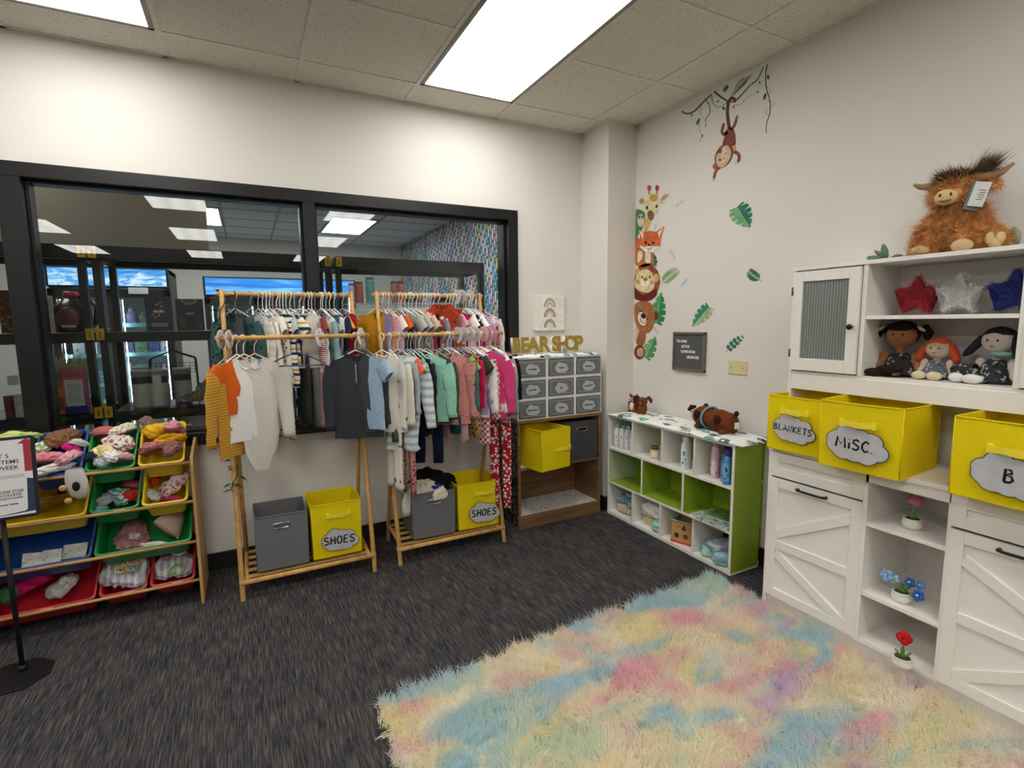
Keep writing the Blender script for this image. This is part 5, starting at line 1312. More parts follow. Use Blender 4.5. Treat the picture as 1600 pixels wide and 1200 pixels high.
bm = NB(); ell(bm, (-.024, 0, .163), (.014, .038, .014)); obj('fringe', bm, HR, d1, smooth=True)
shoe(d1, '2a1d15', [((-.075, .045, .014), (.018, .030, .014), None), ((-.078, .0, .028), (.015, .040, .013), None)])
d2, HR, hz_ = doll('rag doll with bright orange hair in a small grey dress', -2.228, .92, 'd3bfa4', 'c8492e', C('5f666b', 'patches', 'a9adae', '3f464b', sc_=3), 'd8623c', .125, .0, [((-.05, .02, .014), (.035, .011, .011)), ((-.05, -.02, .014), (.035, .011, .011))])
for s_ in (-1, 1):
    bm = NB(); tube(bm, [(.004, s_*.040, .142), (-.002, s_*.055, .115), (-.004, s_*.066, .085), (-.002, s_*.068, .068)], [.014, .017, .015, .008], 10); obj('hair_lock', bm, HR, d2, smooth=True)
shoe(d2, 'd9cba8', [((-.088, .026, .018), (.016, .026, .017), None), ((-.088, -.030, .018), (.016, .028, .018), None)])
d3, HR, hz_ = doll('pale rag doll with long black hair and a dark speckled dress', -2.405, 1.08, 'd2c9c0', '26272c', C('34363a', 'patches', 'a5a6a2', '1f2023', sc_=3), '33343a', .138, -.15, [((-.045, .045, .016), (.035, .013, .012)), ((-.05, .01, .014), (.035, .012, .012))])
bm = NB(); tube(bm, [(.002, .044, .152), (-.006, .058, .125), (-.012, .078, .098), (-.014, .090, .085)], [.012, .014, .012, .004], 10); obj('hair_lock', bm, HR, d3, smooth=True)
bm = NB(); tube(bm, [(.002, -.044, .152), (-.006, -.052, .12), (-.01, -.055, .085)], [.012, .013, .005], 10); obj('hair_lock', bm, HR, d3, smooth=True)
bm = NB(); ctube(bm, [(.035, .03, .03, .022), (.07, .025, .034, .024), (.10, .02, .030, .02)], 20, .003, 6, 1)
for v_ in bm.verts: v_.co = Vector((-.035+v_.co.y, v_.co.x-.0, v_.co.z+.004))
obj('skirt_fold', bm, C('34363a', 'patches', 'a5a6a2', '1f2023', sc_=3), d3, smooth=True)
shoe(d3, 'e6e4e0', [((-.088, .062, .017), (.016, .022, .016), None), ((-.090, .015, .016), (.016, .030, .016), None)])
bm = NB(); ell(bm, (-.02, -.02, .098), (.016, .03, .01)); obj('scarf', bm, C('7fa9a6'), d3, smooth=True)
# ------------------------------------------------ highland cow plush
zt = uz1
e = thing('plush_highland_cow', 'shaggy orange-brown plush highland cow sitting on top of the hutch', 'plush toy', (-.135, -2.272, zt), .28); e.scale = (.94, .94, .97)
FUR = NT('ginger_fur'); setp(FUR.p, None, .75, 0, .2); nn = FUR.n('ShaderNodeTexNoise', i_Scale=38.0, i_Detail=3.0); FUR.l(FUR.coord(), nn.inputs['Vector'])
FUR.l(FUR.ramp(nn.outputs[0], [(.3, srgb('b5743a')), (.5, srgb('d69a5c')), (.7, srgb('ecbb84'))]), FUR.p.inputs['Base Color']); FUR = FUR.m
TAN = C('d6b98a'); HORN = plain('9c7752', .6, nz=.1)
body = merged([((.01, 0, .085), (.065, .080, .095)), ((0, 0, .15), (.050, .060, .055)), ((-.015, .03, .232), (.060, .068, .055)), ((-.055, .035, .215), (.035, .045, .038)),
               ((-.045, .105, .055), (.030, .032, .055)), ((-.06, .115, .025), (.032, .030, .025)), ((-.03, .085, .10), (.035, .035, .05)),
               ((-.060, -.02, .045), (.040, .032, .035)), ((-.02, -.05, .06), (.05, .05, .045)), ((-.03, -.10, .045), (.045, .035, .035))], FUR, e, vox=.006)
fuzzy(body, 11, 17000, .023, .0024, FUR, 'shaggy_fur', None, .95, .4, pred=lambda c: not (c[0] < -.068 and abs(c[1]-.04) < .036 and abs(c[2]-.20) < .032))
bm = NB(); ell(bm, (-.092, .045, .203), (.022, .036, .029), 24, 16); mz_ = obj('muzzle', bm, TAN, e, smooth=True)
for s_ in (-1, 1):
    bm = NB(); ell(bm, (-.111, .045+s_*.016, .209), (.004, .0035, .007), 10, 8); obj('nostril', bm, plain('3a2216', .7), mz_, smooth=True)
bm = NB(); tube(bm, [(-.110, .064, .189), (-.1155, .045, .186), (-.110, .026, .189)], .0016, 6); obj('mouth', bm, plain('5a3a22', .7), mz_, smooth=True)
for p_, r_ in (((-.078, .115, .018), (.030, .034, .019)), ((-.098, -.015, .022), (.024, .034, .023))):
    bm = NB(); ell(bm, p_, r_); obj('hoof', bm, TAN, e, smooth=True)
bm = NB(); ell(bm, (-.07, -.105, .026), (.025, .022, .022), 18, 12); ell(bm, (-.082, -.090, .040), (.016, .014, .022), 18, 12); ell(bm, (-.082, -.120, .040), (.016, .014, .020), 18, 12); obj('hoof', bm, TAN, e, smooth=True)
bm = NB(); tube(bm, [(-.02, .075, .262), (-.022, .105, .262), (-.024, .140, .268), (-.026, .160, .280)], [.017, .015, .010, .005], 14); obj('horn', bm, HORN, e, smooth=True)
bm = NB(); tube(bm, [(-.01, -.02, .272), (-.006, -.06, .270), (-.002, -.10, .280), (.002, -.130, .305)], [.022, .019, .012, .005], 14); obj('horn', bm, HORN, e, smooth=True)
bm = NB(); ell(bm, (.0, -.07, .250), (.010, .036, .018), 18, 12, Matrix.Rotation(.5, 3, 'X')); ea = obj('ear', bm, FUR, e, smooth=True)
fuzzy(ea, 12, 700, .018, .002, FUR, 'ear_fur', None, .6, .5)
bm = NB(); ell(bm, (-.008, -.072, .240), (.006, .022, .010), 16, 10, Matrix.Rotation(.5, 3, 'X')); obj('ear_lining', bm, C('e0cdb4'), ea, smooth=True)
for q in ((-.070, .075, .240), (-.066, -.008, .243)):
    bm = NB(); ell(bm, q, (.004, .010, .006), 12, 8); ey = obj('eye_patch', bm, C('c9a070'), e, smooth=True); eye(ey, (q[0]-.003, q[1], q[2]), .0045)
# forelock
bm = NB(); ell(bm, (-.015, .025, .272), (.038, .052, .016), 20, 12); fl = obj('forelock_base', bm, plain('4a3524', .8), e, smooth=True)
DF = plain('52402c', .7, nz=.2, nscale=50)
fuzzy(fl, 13, 2400, .034, .002, DF, 'forelock', None, .5, .0, comb=(-.3, .9, -.1))
rgn = np.random.default_rng(5); P_ = np.array([-.005, -.03, .282])+rgn.normal(size=(420, 3))*np.array([.010, .014, .006]); strands('hair_tuft', P_, np.array([0, -.75, .75])+rgn.normal(size=(420, 3))*.22, .075, .0022, DF, fl, 6, .25)
# tag
bm = NB(); 
tg_ = thing('hang', 'x', 'x'); bpy.data.objects.remove(tg_)
M_ = Matrix.Translation((-.078, -.045, .245)) @ Matrix.Rotation(.1, 4, 'Z') @ Matrix.Rotation(.25, 4, 'X')
box(bm, (-.001, -.038, -.085), (.0, .008, 0), M_); pt = obj('paper_tag', bm, plain('d9d8d6', .5), e)
bm = NB(); box(bm, (.006, -.030, -.098), (.007, .016, -.004), M_ @ Matrix.Rotation(.2, 4, 'Z')); obj('tag_cover', bm, plain('6c7680', .5), pt)
bm = NB()
for k in range(5): box(bm, (-.0016, -.030, -.030-.008*k), (-.001, -.010-.004*(k % 2), -.027-.008*k), M_)
obj('tag_print', bm, plain('6f7072', .6), pt)
# eucalyptus sprigs
def leafmesh(bm, p, d, l, w_, n_):
    d = Vector(d).normalized(); s_ = d.cross(Vector(n_)).normalized(); nn_ = s_.cross(d); p = Vector(p); R1 = []
    for i in range(7):
        q = i/6; ww = w_*sin(pi*min(1, q*.92+.04))**.8; c = p+d*l*q+nn_*(.10*l*sin(pi*q))
        R1.append((bm.verts.new(c-s_*ww), bm.verts.new(c+nn_*(-.12*w_)), bm.verts.new(c+s_*ww)))
    for a_, b_ in zip(R1, R1[1:]): bm.faces.new((a_[0], a_[1], b_[1], b_[0])); bm.faces.new((a_[1], a_[2], b_[2], b_[1]))
def sprig(label, pts, leaves, col, z):
    bm = NB(); tube(bm, pts, .0022, 6); o = tag(obj('eucalyptus_sprig', bm, plain('4b5a48', .6), None, smooth=True), label, 'sprig')
    for p_, d, l, w_ in leaves:
        bm = NB(); leafmesh(bm, p_, d, l, w_, (-1, .2, .3)); lf = obj('leaf', bm, col, o, smooth=True); q = lf.modifiers.new('s', 'SOLIDIFY'); q.thickness = .0012
EU = plain('5a7362', .6, nz=.1)
sprig('dark eucalyptus sprig lying at the left on the hutch top', [(-.16, -2.085, zt+.003), (-.17, -2.04, zt+.010), (-.175, -2.0, zt+.012)],
      [((-.165, -2.045, zt+.012), (0, .35, .9), .060, .014), ((-.165, -2.035, zt+.012), (0, .75, .6), .055, .008), ((-.17, -2.03, zt+.008), (-.2, 1, .18), .060, .010), ((-.17, -2.04, zt+.006), (-.3, 1, .02), .065, .010), ((-.165, -2.055, zt+.008), (0, -.9, .12), .045, .008)], EU, zt)
sprig('pale eucalyptus sprig behind the plush cow', [(-.10, -2.50, zt+.004), (-.10, -2.43, zt+.010), (-.10, -2.39, zt+.02)],
      [((-.10, -2.42, zt+.015), (0, .2, .9), .065, .020), ((-.10, -2.44, zt+.012), (0, -.8, .5), .055, .016), ((-.11, -2.46, zt+.010), (-.2, -.9, .3), .055, .016), ((-.11, -2.40, zt+.010), (0, .9, .3), .05, .014)], plain('8ea58c', .6, nz=.1), zt)
# ================================================================== wall decals (thin vinyl on the right wall)
def smoothpts(pts, k=5):
    n = len(pts); out = []
    for i in range(n):
        p0, p1, p2, p3 = [Vector(pts[(i+j) % n]) for j in (-1, 0, 1, 2)]
        for q in range(k):
            t_ = q/k
            out.append(.5*((2*p1)+(-p0+p2)*t_+(2*p0-5*p1+4*p2-p3)*t_*t_+(-p0+3*p1-3*p2+p3)*t_**3))
    return out
DEC = {'s': .25826, 'x': 970, 'y': 270}
def W(p, lay):
    q = at(p[0]*DEC['s']+DEC['x'], p[1]*DEC['s']+DEC['y'], 'x', 0); q.x = -.0004-.0005*lay; q.y = min(q.y, -.3140); return q
def dpoly(name, pts, c, parent, lay=1, smooth=True, c2=None):
    pts = smoothpts(pts) if smooth else pts
    bm = NB(); prism(bm, [W(p, lay) for p in pts], (.0004+.0005*lay-.0001, 0, 0))
    bmesh.ops.remove_doubles(bm, verts=bm.verts, dist=1e-6)
    return obj(name, bm, dmat(c, c2), parent)
def dmat(c, c2=None):
    k = ('d', c, c2)
    if k in _M: return _M[k]
    t = NT('vinyl'); setp(t.p, srgb(c), .5, 0, .3)
    nn = t.n('ShaderNodeTexNoise', i_Scale=24.0, i_Detail=4.0); t.l(t.coord(), nn.inputs['Vector'])
    A_ = srgb(c); B_ = srgb(c2) if c2 else tuple(x*.72 for x in A_[:3])+(1,)
    t.l(t.ramp(nn.outputs[0], [(.35, B_), (.6, A_)]), t.p.inputs['Base Color']); _M[k] = t.m; return t.m
def dell(name, c, r, col, parent, lay=1, rot=0, c2=None):
    return dpoly(name, [(c[0]+r[0]*cos(a_)*cos(rot)-r[1]*sin(a_)*sin(rot), c[1]+r[0]*cos(a_)*sin(rot)+r[1]*sin(a_)*cos(rot)) for a_ in [2*pi*k/20 for k in range(20)]], col, parent, lay, False, c2)
def dline(name, pts, w_, col, parent, lay=1, taper=1):
    P = [Vector(p) for p in pts]; Q = []
    for i in range(len(P)-1):
        p0, p1, p2, p3 = P[max(i-1, 0)], P[i], P[i+1], P[min(i+2, len(P)-1)]
        for q in range(6):
            t_ = q/6; Q.append(.5*((2*p1)+(-p0+p2)*t_+(2*p0-5*p1+4*p2-p3)*t_*t_+(-p0+3*p1-3*p2+p3)*t_**3))
    Q.append(P[-1]); L_, R_ = [], []
    for i, q in enumerate(Q):
        d = (Q[min(i+1, len(Q)-1)]-Q[max(i-1, 0)]).normalized(); n_ = Vector((-d.y, d.x))*w_/2*lerp(1, taper, i/(len(Q)-1)); L_.append(q+n_); R_.append(q-n_)
    bm = NB()
    a = [bm.verts.new(W(p, lay)) for p in L_]; b = [bm.verts.new(W(p, lay)) for p in R_]
    a2 = [bm.verts.new(W(p, 0)+Vector((.0003, 0, 0))) for p in L_]; b2 = [bm.verts.new(W(p, 0)+Vector((.0003, 0, 0))) for p in R_]
    for i in range(len(a)-1):
        for q in ((a[i], a[i+1], b[i+1], b[i]), (a2[i], b2[i], b2[i+1], a2[i+1]), (a[i], a2[i], a2[i+1], a[i+1]), (b[i], b[i+1], b2[i+1], b2[i])): bm.faces.new(q)
    for i in (0, -1): bm.faces.new((a[i], b[i], b2[i], a2[i]))
    return obj(name, bm, dmat(col), parent)
def dthing(label, name='wall_decal'):
    return thing(name, label, 'wall decal', (0, 0, 0))
def monstera(par, base, tip, width, col, col2, lay=1, notch=4):
    B_, T_ = Vector(base), Vector(tip); d = T_-B_; L_ = d.length; d.normalize(); n_ = Vector((-d.y, d.x))
    for s_, cc in ((1, col), (-1, col2)):
        pts = [B_]
        N = notch*6
        for i in range(N+1):
            t_ = i/N; wv = sin(pi*min(1, .12+.88*t_)**.75)**.8 if t_ < 1 else 0
            ph = (t_*notch) % 1; nt = .45 if .42 < ph < .58 and t_ < .93 else 1
            pts.append(B_+d*(L_*(t_*1.0-.06*(1-t_)))+n_*s_*width/2*wv*nt)
        pts.append(T_); dpoly('leaf_half', [(p.x, p.y) for p in pts], cc, par, lay, False)
    dline('midrib', [(B_.x, B_.y), ((B_+T_).x/2, (B_+T_).y/2), (T_.x, T_.y)], max(2, width*.03), 'b9d09a', par, lay+1, .3)
def fern(par, base, tip, width, col, n=7, lay=1, round_=False, bend=0):
    B_, T_ = Vector(base), Vector(tip); d = T_-B_; L_ = d.length; d.normalize(); n_ = Vector((-d.y, d.x))
    dline('stem', [(B_.x, B_.y), tuple((B_+T_)/2+n_*bend), (T_.x, T_.y)], 3, col, par, lay, .4)
    for i in range(n):
        t_ = .18+.78*i/(n-1); c = B_+d*L_*t_+n_*bend*4*t_*(1-t_)*.5; l = width*.5*(sin(pi*(.15+.8*t_))**.6)
        for s_ in (-1, 1):
            e_ = (n_*s_+d*.7).normalized(); f_ = Vector((-e_.y, e_.x)); w2 = l*(.085 if not round_ else .42)
            dpoly('leaflet', [tuple(c), tuple(c+e_*l*.5+f_*w2), tuple(c+e_*l), tuple(c+e_*l*.5-f_*w2)], col, par, lay, True)
# stack of animals peeking round the corner
g = dthing('green leaf decal with a small sloth face behind the giraffe decal')
dpoly('leaf_half', [(85, 235), (140, 235), (146, 280), (130, 340), (108, 372), (85, 405)], '3f8a5c', g, 1)
dell('sloth_face', (121, 288), (21, 40), 'd9cdb4', g, 2); dell('eye_patch', (113, 268), (6, 9), '7a6248', g, 3); dell('eye_patch', (131, 268), (6, 9), '7a6248', g, 3)
g = dthing('giraffe head decal topmost in the animal stack at the wall corner')
dpoly('neck', [(152, 270), (188, 280), (176, 318), (160, 350), (140, 350)], 'd9b06a', g, 1)
dpoly('ear', [(150, 168), (128, 138), (104, 132), (108, 180), (140, 200)], 'e0ddd4', g, 1); dell('inner_ear', (126, 172), (15, 17), 'd08a62', g, 2)
dpoly('ear', [(226, 170), (250, 132), (294, 108), (296, 140), (270, 178), (240, 188)], 'e0ddd4', g, 1); dell('inner_ear', (264, 148), (26, 11), 'd08a62', g, 2, -.75)
dpoly('head', [(150, 178), (170, 132), (200, 122), (228, 140), (234, 190), (226, 238), (205, 262), (190, 288), (168, 286), (155, 258), (144, 225)], 'e8dcae', g, 2)
for x_ in (172, 220): dline('horn', [(x_, 132), (x_, 115), (x_, 98)], 9, 'c98a5a', g, 2); dell('horn_tip', (x_+1, 92), (12, 18), 'b5563a', g, 3)
dell('forehead', (199, 152), (24, 22), 'c9a54a', g, 3); dell('muzzle', (182, 258), (20, 31), '8a5f4c', g, 3)
dell('eye', (160, 211), (7, 11), '3a2a1c', g, 4); dell('eye', (218, 203), (7, 11), '3a2a1c', g, 4)
g = dthing('fox decal between the giraffe and the lion at the wall corner')
dpoly('body', [(85, 412), (112, 396), (150, 480), (192, 480), (196, 545), (130, 570), (85, 545)], 'c9713c', g, 1)
dpoly('tail_tip', [(105, 480), (128, 474), (132, 510), (104, 545)], 'efe6dc', g, 2)
dpoly('chest', [(150, 486), (176, 484), (180, 540), (150, 540)], 'efe6dc', g, 2)
dpoly('head', [(108, 342), (140, 358), (175, 350), (214, 356), (266, 322), (248, 386), (240, 445), (215, 472), (175, 480), (140, 470), (112, 442), (118, 392)], 'd9713a', g, 2, False)
dpoly('inner_ear', [(112, 350), (138, 364), (134, 405)], 'efe3d6', g, 3, False); dpoly('inner_ear', [(222, 362), (258, 332), (234, 392)], 'efe3d6', g, 3, False)
dpoly('cheeks', [(114, 440), (142, 448), (172, 442), (206, 446), (240, 446), (215, 474), (176, 481), (140, 472)], 'f3ece2', g, 3)
for x_ in (152, 197): dell('eye', (x_, 423), (8, 9), '3a2014', g, 4)
dell('nose', (172, 437), (8, 7), '2b1a14', g, 4); dline('smile', [(155, 455), (172, 461), (190, 453)], 3, '6a3a24', g, 4)
g = dthing('lion decal with a dark brown mane in the animal stack')
dell('mane', (158, 655), (80, 108), '7a3f26', g, 1, c2='a4623a'); dpoly('mane_hem', [(85, 690), (120, 735), (165, 730), (215, 705), (215, 745), (160, 778), (85, 760)], '6a241a', g, 2)
dell('ear', (101, 603), (17, 27), 'dcae7c', g, 2); dell('ear', (214, 636), (17, 27), 'dcae7c', g, 2)
dpoly('face', [(90, 650), (110, 600), (150, 582), (185, 600), (205, 650), (198, 700), (160, 726), (115, 715), (88, 690)], 'ecd6a4', g, 3)
dell('muzzle', (150, 668), (31, 17), 'f7efdf', g, 4); dell('nose', (150, 645), (12, 10), 'b5603c', g, 5)
for x_ in (130, 176): dell('eye', (x_, 632), (5, 7), '2b1a14', g, 4)
dell('cheek', (104, 660), (11, 11), 'dc9a72', g, 4); dell('cheek', (190, 664), (11, 11), 'dc9a72', g, 4)
g = dthing('brown bear decal lowest in the animal stack')
dpoly('belly', [(85, 935), (112, 940), (120, 985), (100, 1020), (85, 1020)], 'e6cdb6', g, 1)
dpoly('arm', [(118, 950), (150, 965), (148, 1020), (130, 1046), (96, 1036), (98, 1005)], 'a4673e', g, 2)
dell('foot', (114, 1085), (33, 44), '7a4426', g, 2); dell('foot_pad', (120, 1086), (21, 28), 'd9a48c', g, 3)
dell('ear', (134, 762), (22, 20), '7a4428', g, 1); dell('ear', (213, 864), (17, 28), '7a4428', g, 1)
dpoly('head', [(86, 800), (120, 778), (165, 780), (195, 805), (204, 860), (198, 930), (170, 968), (130, 965), (100, 935), (84, 880)], '9a6038', g, 3, c2='b3784c')
dell('muzzle', (130, 884), (24, 42), 'f0e6d8', g, 4, -.25); dell('nose', (138, 866), (14, 17), '2b1a14', g, 5, -.5)
dell('eye', (124, 836), (5, 5), '2b1a14', g, 4); dell('eye', (163, 884), (5, 5), '2b1a14', g, 4); dline('smile', [(118, 880), (128, 905), (148, 908)], 3, '5a3420', g, 5)
g = dthing('big monstera leaf decal beside the bear decal'); monstera(g, (215, 910), (245, 722), 95, '2f8a54', '5aa86a', 0, 5)
g = dthing('monstera leaf decal below the bear decal near the wall corner'); monstera(g, (150, 1118), (212, 988), 84, '4f9a5c', '7ab87a', 0, 4)
g = dthing('light green fern decal right of the lion decal'); fern(g, (238, 682), (350, 588), 84, '8fae72', 15, 0, bend=-14)
g = dthing('dark small monstera leaf decal beside the fox decal'); monstera(g, (200, 562), (198, 482), 46, '256b48', '3a8a5c', 0, 3)
g = dthing('tiny blue green sprig decal right of the giraffe neck'); fern(g, (205, 345), (213, 308), 26, '6f9aa0', 3, 0)
g = dthing('large two-tone monstera leaf decal alone on the wall, upper right'); monstera(g, (702, 208), (782, 332), 140, '79b37c', '2a7a60', 0, 5)
g = dthing('green fern tip decal at mid height, furthest right on the wall'); fern(g, (856, 655), (775, 592), 84, '4a8a68', 14, 0, bend=-16)
g = dthing('monstera leaf decal above the letter board'); monstera(g, (535, 812), (432, 932), 86, '3f8f6a', 'a3c48a', 0, 5)
g = dthing('eucalyptus sprig decal with round leaves above the wall plate'); fern(g, (635, 1086), (738, 992), 62, '3f7f6c', 5, 0, True, -10)
g = dthing('little green sprig decal right of the giraffe ear'); fern(g, (331, 206), (385, 162), 30, '6f9a84', 3, 0)
g = dthing('faded olive sprig decal right of the fox decal'); fern(g, (328, 532), (290, 464), 34, 'a3a884', 5, 0, bend=8)
g = dthing('small teal sprig decal above the leaf over the letter board'); fern(g, (364, 686), (410, 636), 30, '4f8f90', 4, 0)
g = dthing('faded little sprig decal between bear decal and its lower leaf'); fern(g, (222, 975), (204, 930), 28, 'b0b596', 4, 0)
DEC.update(s=1/6, x=1040, y=90)
g = dthing('dark green jungle vine decal hanging under the ceiling edge')
VG, VL = '2a5a3e', '4f7a58'
for pts, w_, c in (([(152, 503), (200, 526), (270, 502), (340, 432), (425, 348)], 15, VG), ([(455, 318), (520, 370), (592, 415)], 20, VG), ([(592, 415), (650, 408), (720, 342), (790, 262), (860, 205), (918, 92)], 12, VG),
                   ([(430, 345), (448, 428), (500, 466), (560, 432), (625, 350), (680, 235), (735, 200)], 7, VL), ([(370, 380), (412, 455), (410, 530), (376, 578), (380, 636), (362, 646)], 8, VL),
                   ([(955, 62), (940, 150), (944, 280), (976, 400), (978, 520), (946, 620), (944, 708)], 10, VG), ([(640, 440), (700, 440), (760, 380), (850, 330)], 4, '8a9478'), ([(345, 415), (325, 510), (360, 572)], 3, VL), ([(315, 610), (318, 680), (340, 730), (318, 792)], 4, VL), ([(930, 250), (985, 320), (960, 350)], 3, VL), ([(960, 400), (1018, 430), (985, 465), (935, 505), (965, 540)], 3, VL)):
    dline('vine_stem', pts, w_, c, g, 1, .7)
for i in range(8): dline('palm_blade', [(640+i*14, 355-i*14), (668+i*16, 290-i*14), (700+i*16, 205-i*7)], 6, '6f8a74' if i % 2 else '3a5f4a', g, 1, .4)
for c_, r_, ro in (((305, 600), (12, 36), .5), ((345, 733), (8, 12), 0), ((545, 476), (12, 17), 0), ((638, 463), (8, 12), 0), ((932, 364), (13, 33), .3), ((962, 183), (12, 22), 0), ((882, 232), (9, 12), 0), ((865, 322), (10, 9), 0), ((245, 540), (7, 14), .4), ((565, 290), (15, 38), .6), ((490, 410), (6, 18), .8)): dell('vine_leaf', c_, r_, VL if r_[0] < 12 else '3f7a50', g, 2, ro)
g = dthing('monkey decal hanging by its tail from the vine decal')
MB_ = '84482c'
dline('tail', [(640, 420), (648, 392), (622, 380), (592, 418), (580, 500), (588, 590), (600, 668)], 24, '6a3826', g, 2, 1.3)
dpoly('body', [(562, 690), (600, 655), (640, 680), (657, 750), (648, 815), (540, 825), (550, 750)], MB_, g, 2)
dline('leg', [(580, 700), (545, 720), (530, 690), (540, 650), (546, 615)], 30, MB_, g, 2, .8); dline('leg', [(618, 680), (650, 625), (664, 580), (676, 545)], 26, MB_, g, 2, .8)
dell('foot', (682, 566), (9, 20), 'dcc8b0', g, 3, .3)
dline('arm', [(520, 1020), (475, 1060), (452, 1135)], 28, MB_, g, 2, .8); dell('hand', (450, 1148), (16, 16), 'dcbca0', g, 3)
dline('arm', [(640, 880), (682, 905), (690, 950), (672, 985)], 36, MB_, g, 2, .7); dell('hand', (668, 985), (15, 15), 'dcbca0', g, 3)
dell('ear', (467, 1020), (26, 28), 'b8683c', g, 2); dell('ear', (642, 838), (20, 36), 'd9a47c', g, 2)
dell('head', (548, 920), (78, 122), MB_, g, 3, .45)
dpoly('face', [(475, 950), (490, 900), (525, 893), (535, 845), (575, 822), (605, 850), (617, 905), (595, 965), (555, 1015), (515, 1030), (482, 1000)], 'e6c8a8', g, 4)
dell('eye', (514, 960), (10, 11), '1c1210', g, 5); dline('wink', [(558, 912), (568, 895), (584, 890)], 4, '5a3420', g, 5); dline('smile', [(535, 1000), (565, 985), (580, 955)], 4, '8a4a30', g, 5); dell('nose', (547, 947), (8, 6), '5a3420', g, 5)
DEC.update(s=.25826, x=970, y=270)
# letter board and plate
e = thing('letter_board', 'grey felt letter board in a weathered wood frame with white letters', 'letter board', (0, -.852, 1.177))
bm = NB(); Wb, Hb, fwb = .1315, .1225, .013
for a_, b_ in (((-Wb, -Hb), (Wb, -Hb+fwb)), ((-Wb, Hb-fwb), (Wb, Hb)), ((-Wb, -Hb), (-Wb+fwb, Hb)), ((Wb-fwb, -Hb), (Wb, Hb))): box(bm, (-.022, a_[0], a_[1]), (-.001, b_[0], b_[1]))
obj('board_frame', bm, wood('7d7266', '63594e', (30, 30, 4)), e, bevel=.0015)
t_ = NT('ribbed_felt'); setp(t_.p, srgb('6f7075'), .95, 0, .1); sp = t_.n('ShaderNodeSeparateXYZ'); t_.l(t_.coord(), sp.inputs[0])
ph = t_.math('FRACT', t_.math('MULTIPLY', sp.outputs[2], 125.0)); t_.l(t_.ramp(ph, [(0, srgb('77787d')), (.7, srgb('4d4e53'))]), t_.p.inputs['Base Color']); t_.bump(ph, .5, .002)
bm = NB(); box(bm, (-.012, -Wb+fwb, -Hb+fwb), (-.002, Wb-fwb, Hb-fwb)); obj('felt_panel', bm, t_.m, e)
for s_, y_, z_ in (('TO OUR', .062, .063), ('LITTLE', .028, .030), ('LONE STAR', .006, -.002), ('LEGACIES', -.035, -.036)):
    text('lettering', s_, plain('f1efe9', .5), e, (-.013, y_, z_), (0, -1, 0), (0, 0, 1), .023, .001, bold=.0006)
e = thing('wall_plate', 'blank ivory wall plate with two screws, right of the letter board', 'wall plate', (0, -1.216, 1.1015))
bm = NB(); box(bm, (-.006, -.064, -.041), (-.0005, .064, .041)); obj('plate', bm, plain('dccf9c', .4, nz=.01), e, bevel=.003)
for s_ in (-1, 1):
    bm = NB(); cyl(bm, (-.0075, s_*.042, 0), (-.005, s_*.042, 0), .0035); obj('screw', bm, plain('8a8468', .3, .6), e, smooth=True)

# ================================================================== toy organizer
PINE = wood('c59c62', 'a97f48', (3, 20, 3))
rxl, rxr = -3.60, -2.785
e = thing('toy_organizer', 'pine toy organizer with tilted rows of coloured bins at the left', 'toy organizer', ((rxl+rxr)/2, -.2, 0)); ox, oy = (rxl+rxr)/2, -.2
for x_ in (rxl-.014, rxr):
    bm = NB(); prism(bm, [LB(x_, -.385, 0), LB(x_, -.335, 0), LB(x_, -.10, 0), LB(x_, -.05, 0), LB(x_, -.045, .775), LB(x_, -.09, .79), LB(x_, -.335, .74), LB(x_, -.355, .70)], (.014, 0, 0)); obj('side_panel', bm, PINE, e, bevel=.002)
ROWZ = (.722, .527, .322, .122)
for z_ in ROWZ:
    bm = NB(); cyl(bm, LB(rxl, -.352, z_-.006), LB(rxr, -.352, z_-.006), .0075); obj('front_rail', bm, PINE, e, smooth=True)
    bm = NB(); cyl(bm, LB(rxl, -.11, z_+.138), LB(rxr, -.11, z_+.138), .0065); obj('rear_rail', bm, PINE, e, smooth=True)
BINC = {'yellow': 'e0c021', 'green': '1f8a45', 'blue': '23488f', 'red': 'b3212b'}
def rrect(w_, l, r, n=5):
    out = []
    for cx, cy, a0 in ((w_/2-r, l-r, 0), (-w_/2+r, l-r, 90), (-w_/2+r, r, 180), (w_/2-r, r, 270)):
        for k in range(n+1): a_ = radians(a0+90*k/n); out.append((cx+r*cos(a_), cy+r*sin(a_)))
    return out
TILT = radians(36)
BINM = {}
def toybin(x, z, w_, c, label, sticker=None):
    L_, D = .275, .115
    bm = NB(); rings = []
    for (gw, z_) in ((.0, -.010), (.0, 0.0), (-.008, .001), (-.012, -.006), (-.022, -D+.004)):
        rings.append([bm.verts.new((px_*(w_+2*gw)/w_, (py_-L_/2)*(L_+2*gw)/L_+L_/2, z_)) for px_, py_ in rrect(w_, L_, .022)])
    inner_bottom = rings[-1]
    outer = []
    for (gw, z_) in ((-.006, -.010), (-.020, -D)): outer.append([bm.verts.new((px_*(w_+2*gw)/w_, (py_-L_/2)*(L_+2*gw)/L_+L_/2, z_)) for px_, py_ in rrect(w_, L_, .022)])
    seq = [outer[1], outer[0]]+rings
    n = len(rings[0])
    for a, b in zip(seq, seq[1:]):
        for k in range(n): bm.faces.new((a[k], a[(k+1) % n], b[(k+1) % n], b[k]))
    bm.faces.new(inner_bottom); bm.faces.new(outer[1])
    o = obj('toy_bin', bm, plain(BINC[c], .35, nz=.02), None, smooth=False, bevel=.0008)
    o.location = (x, -.352, z+.004); o.rotation_euler = (TILT, 0, 0); tag(o, label, 'toy bin')
    if sticker:
        bm = NB(); box(bm, (sticker-.022, -.0012, -.012), (sticker+.022, -.0002, .0)); obj('paper_sticker', bm, plain('e8e4dc', .7), o)
    return o
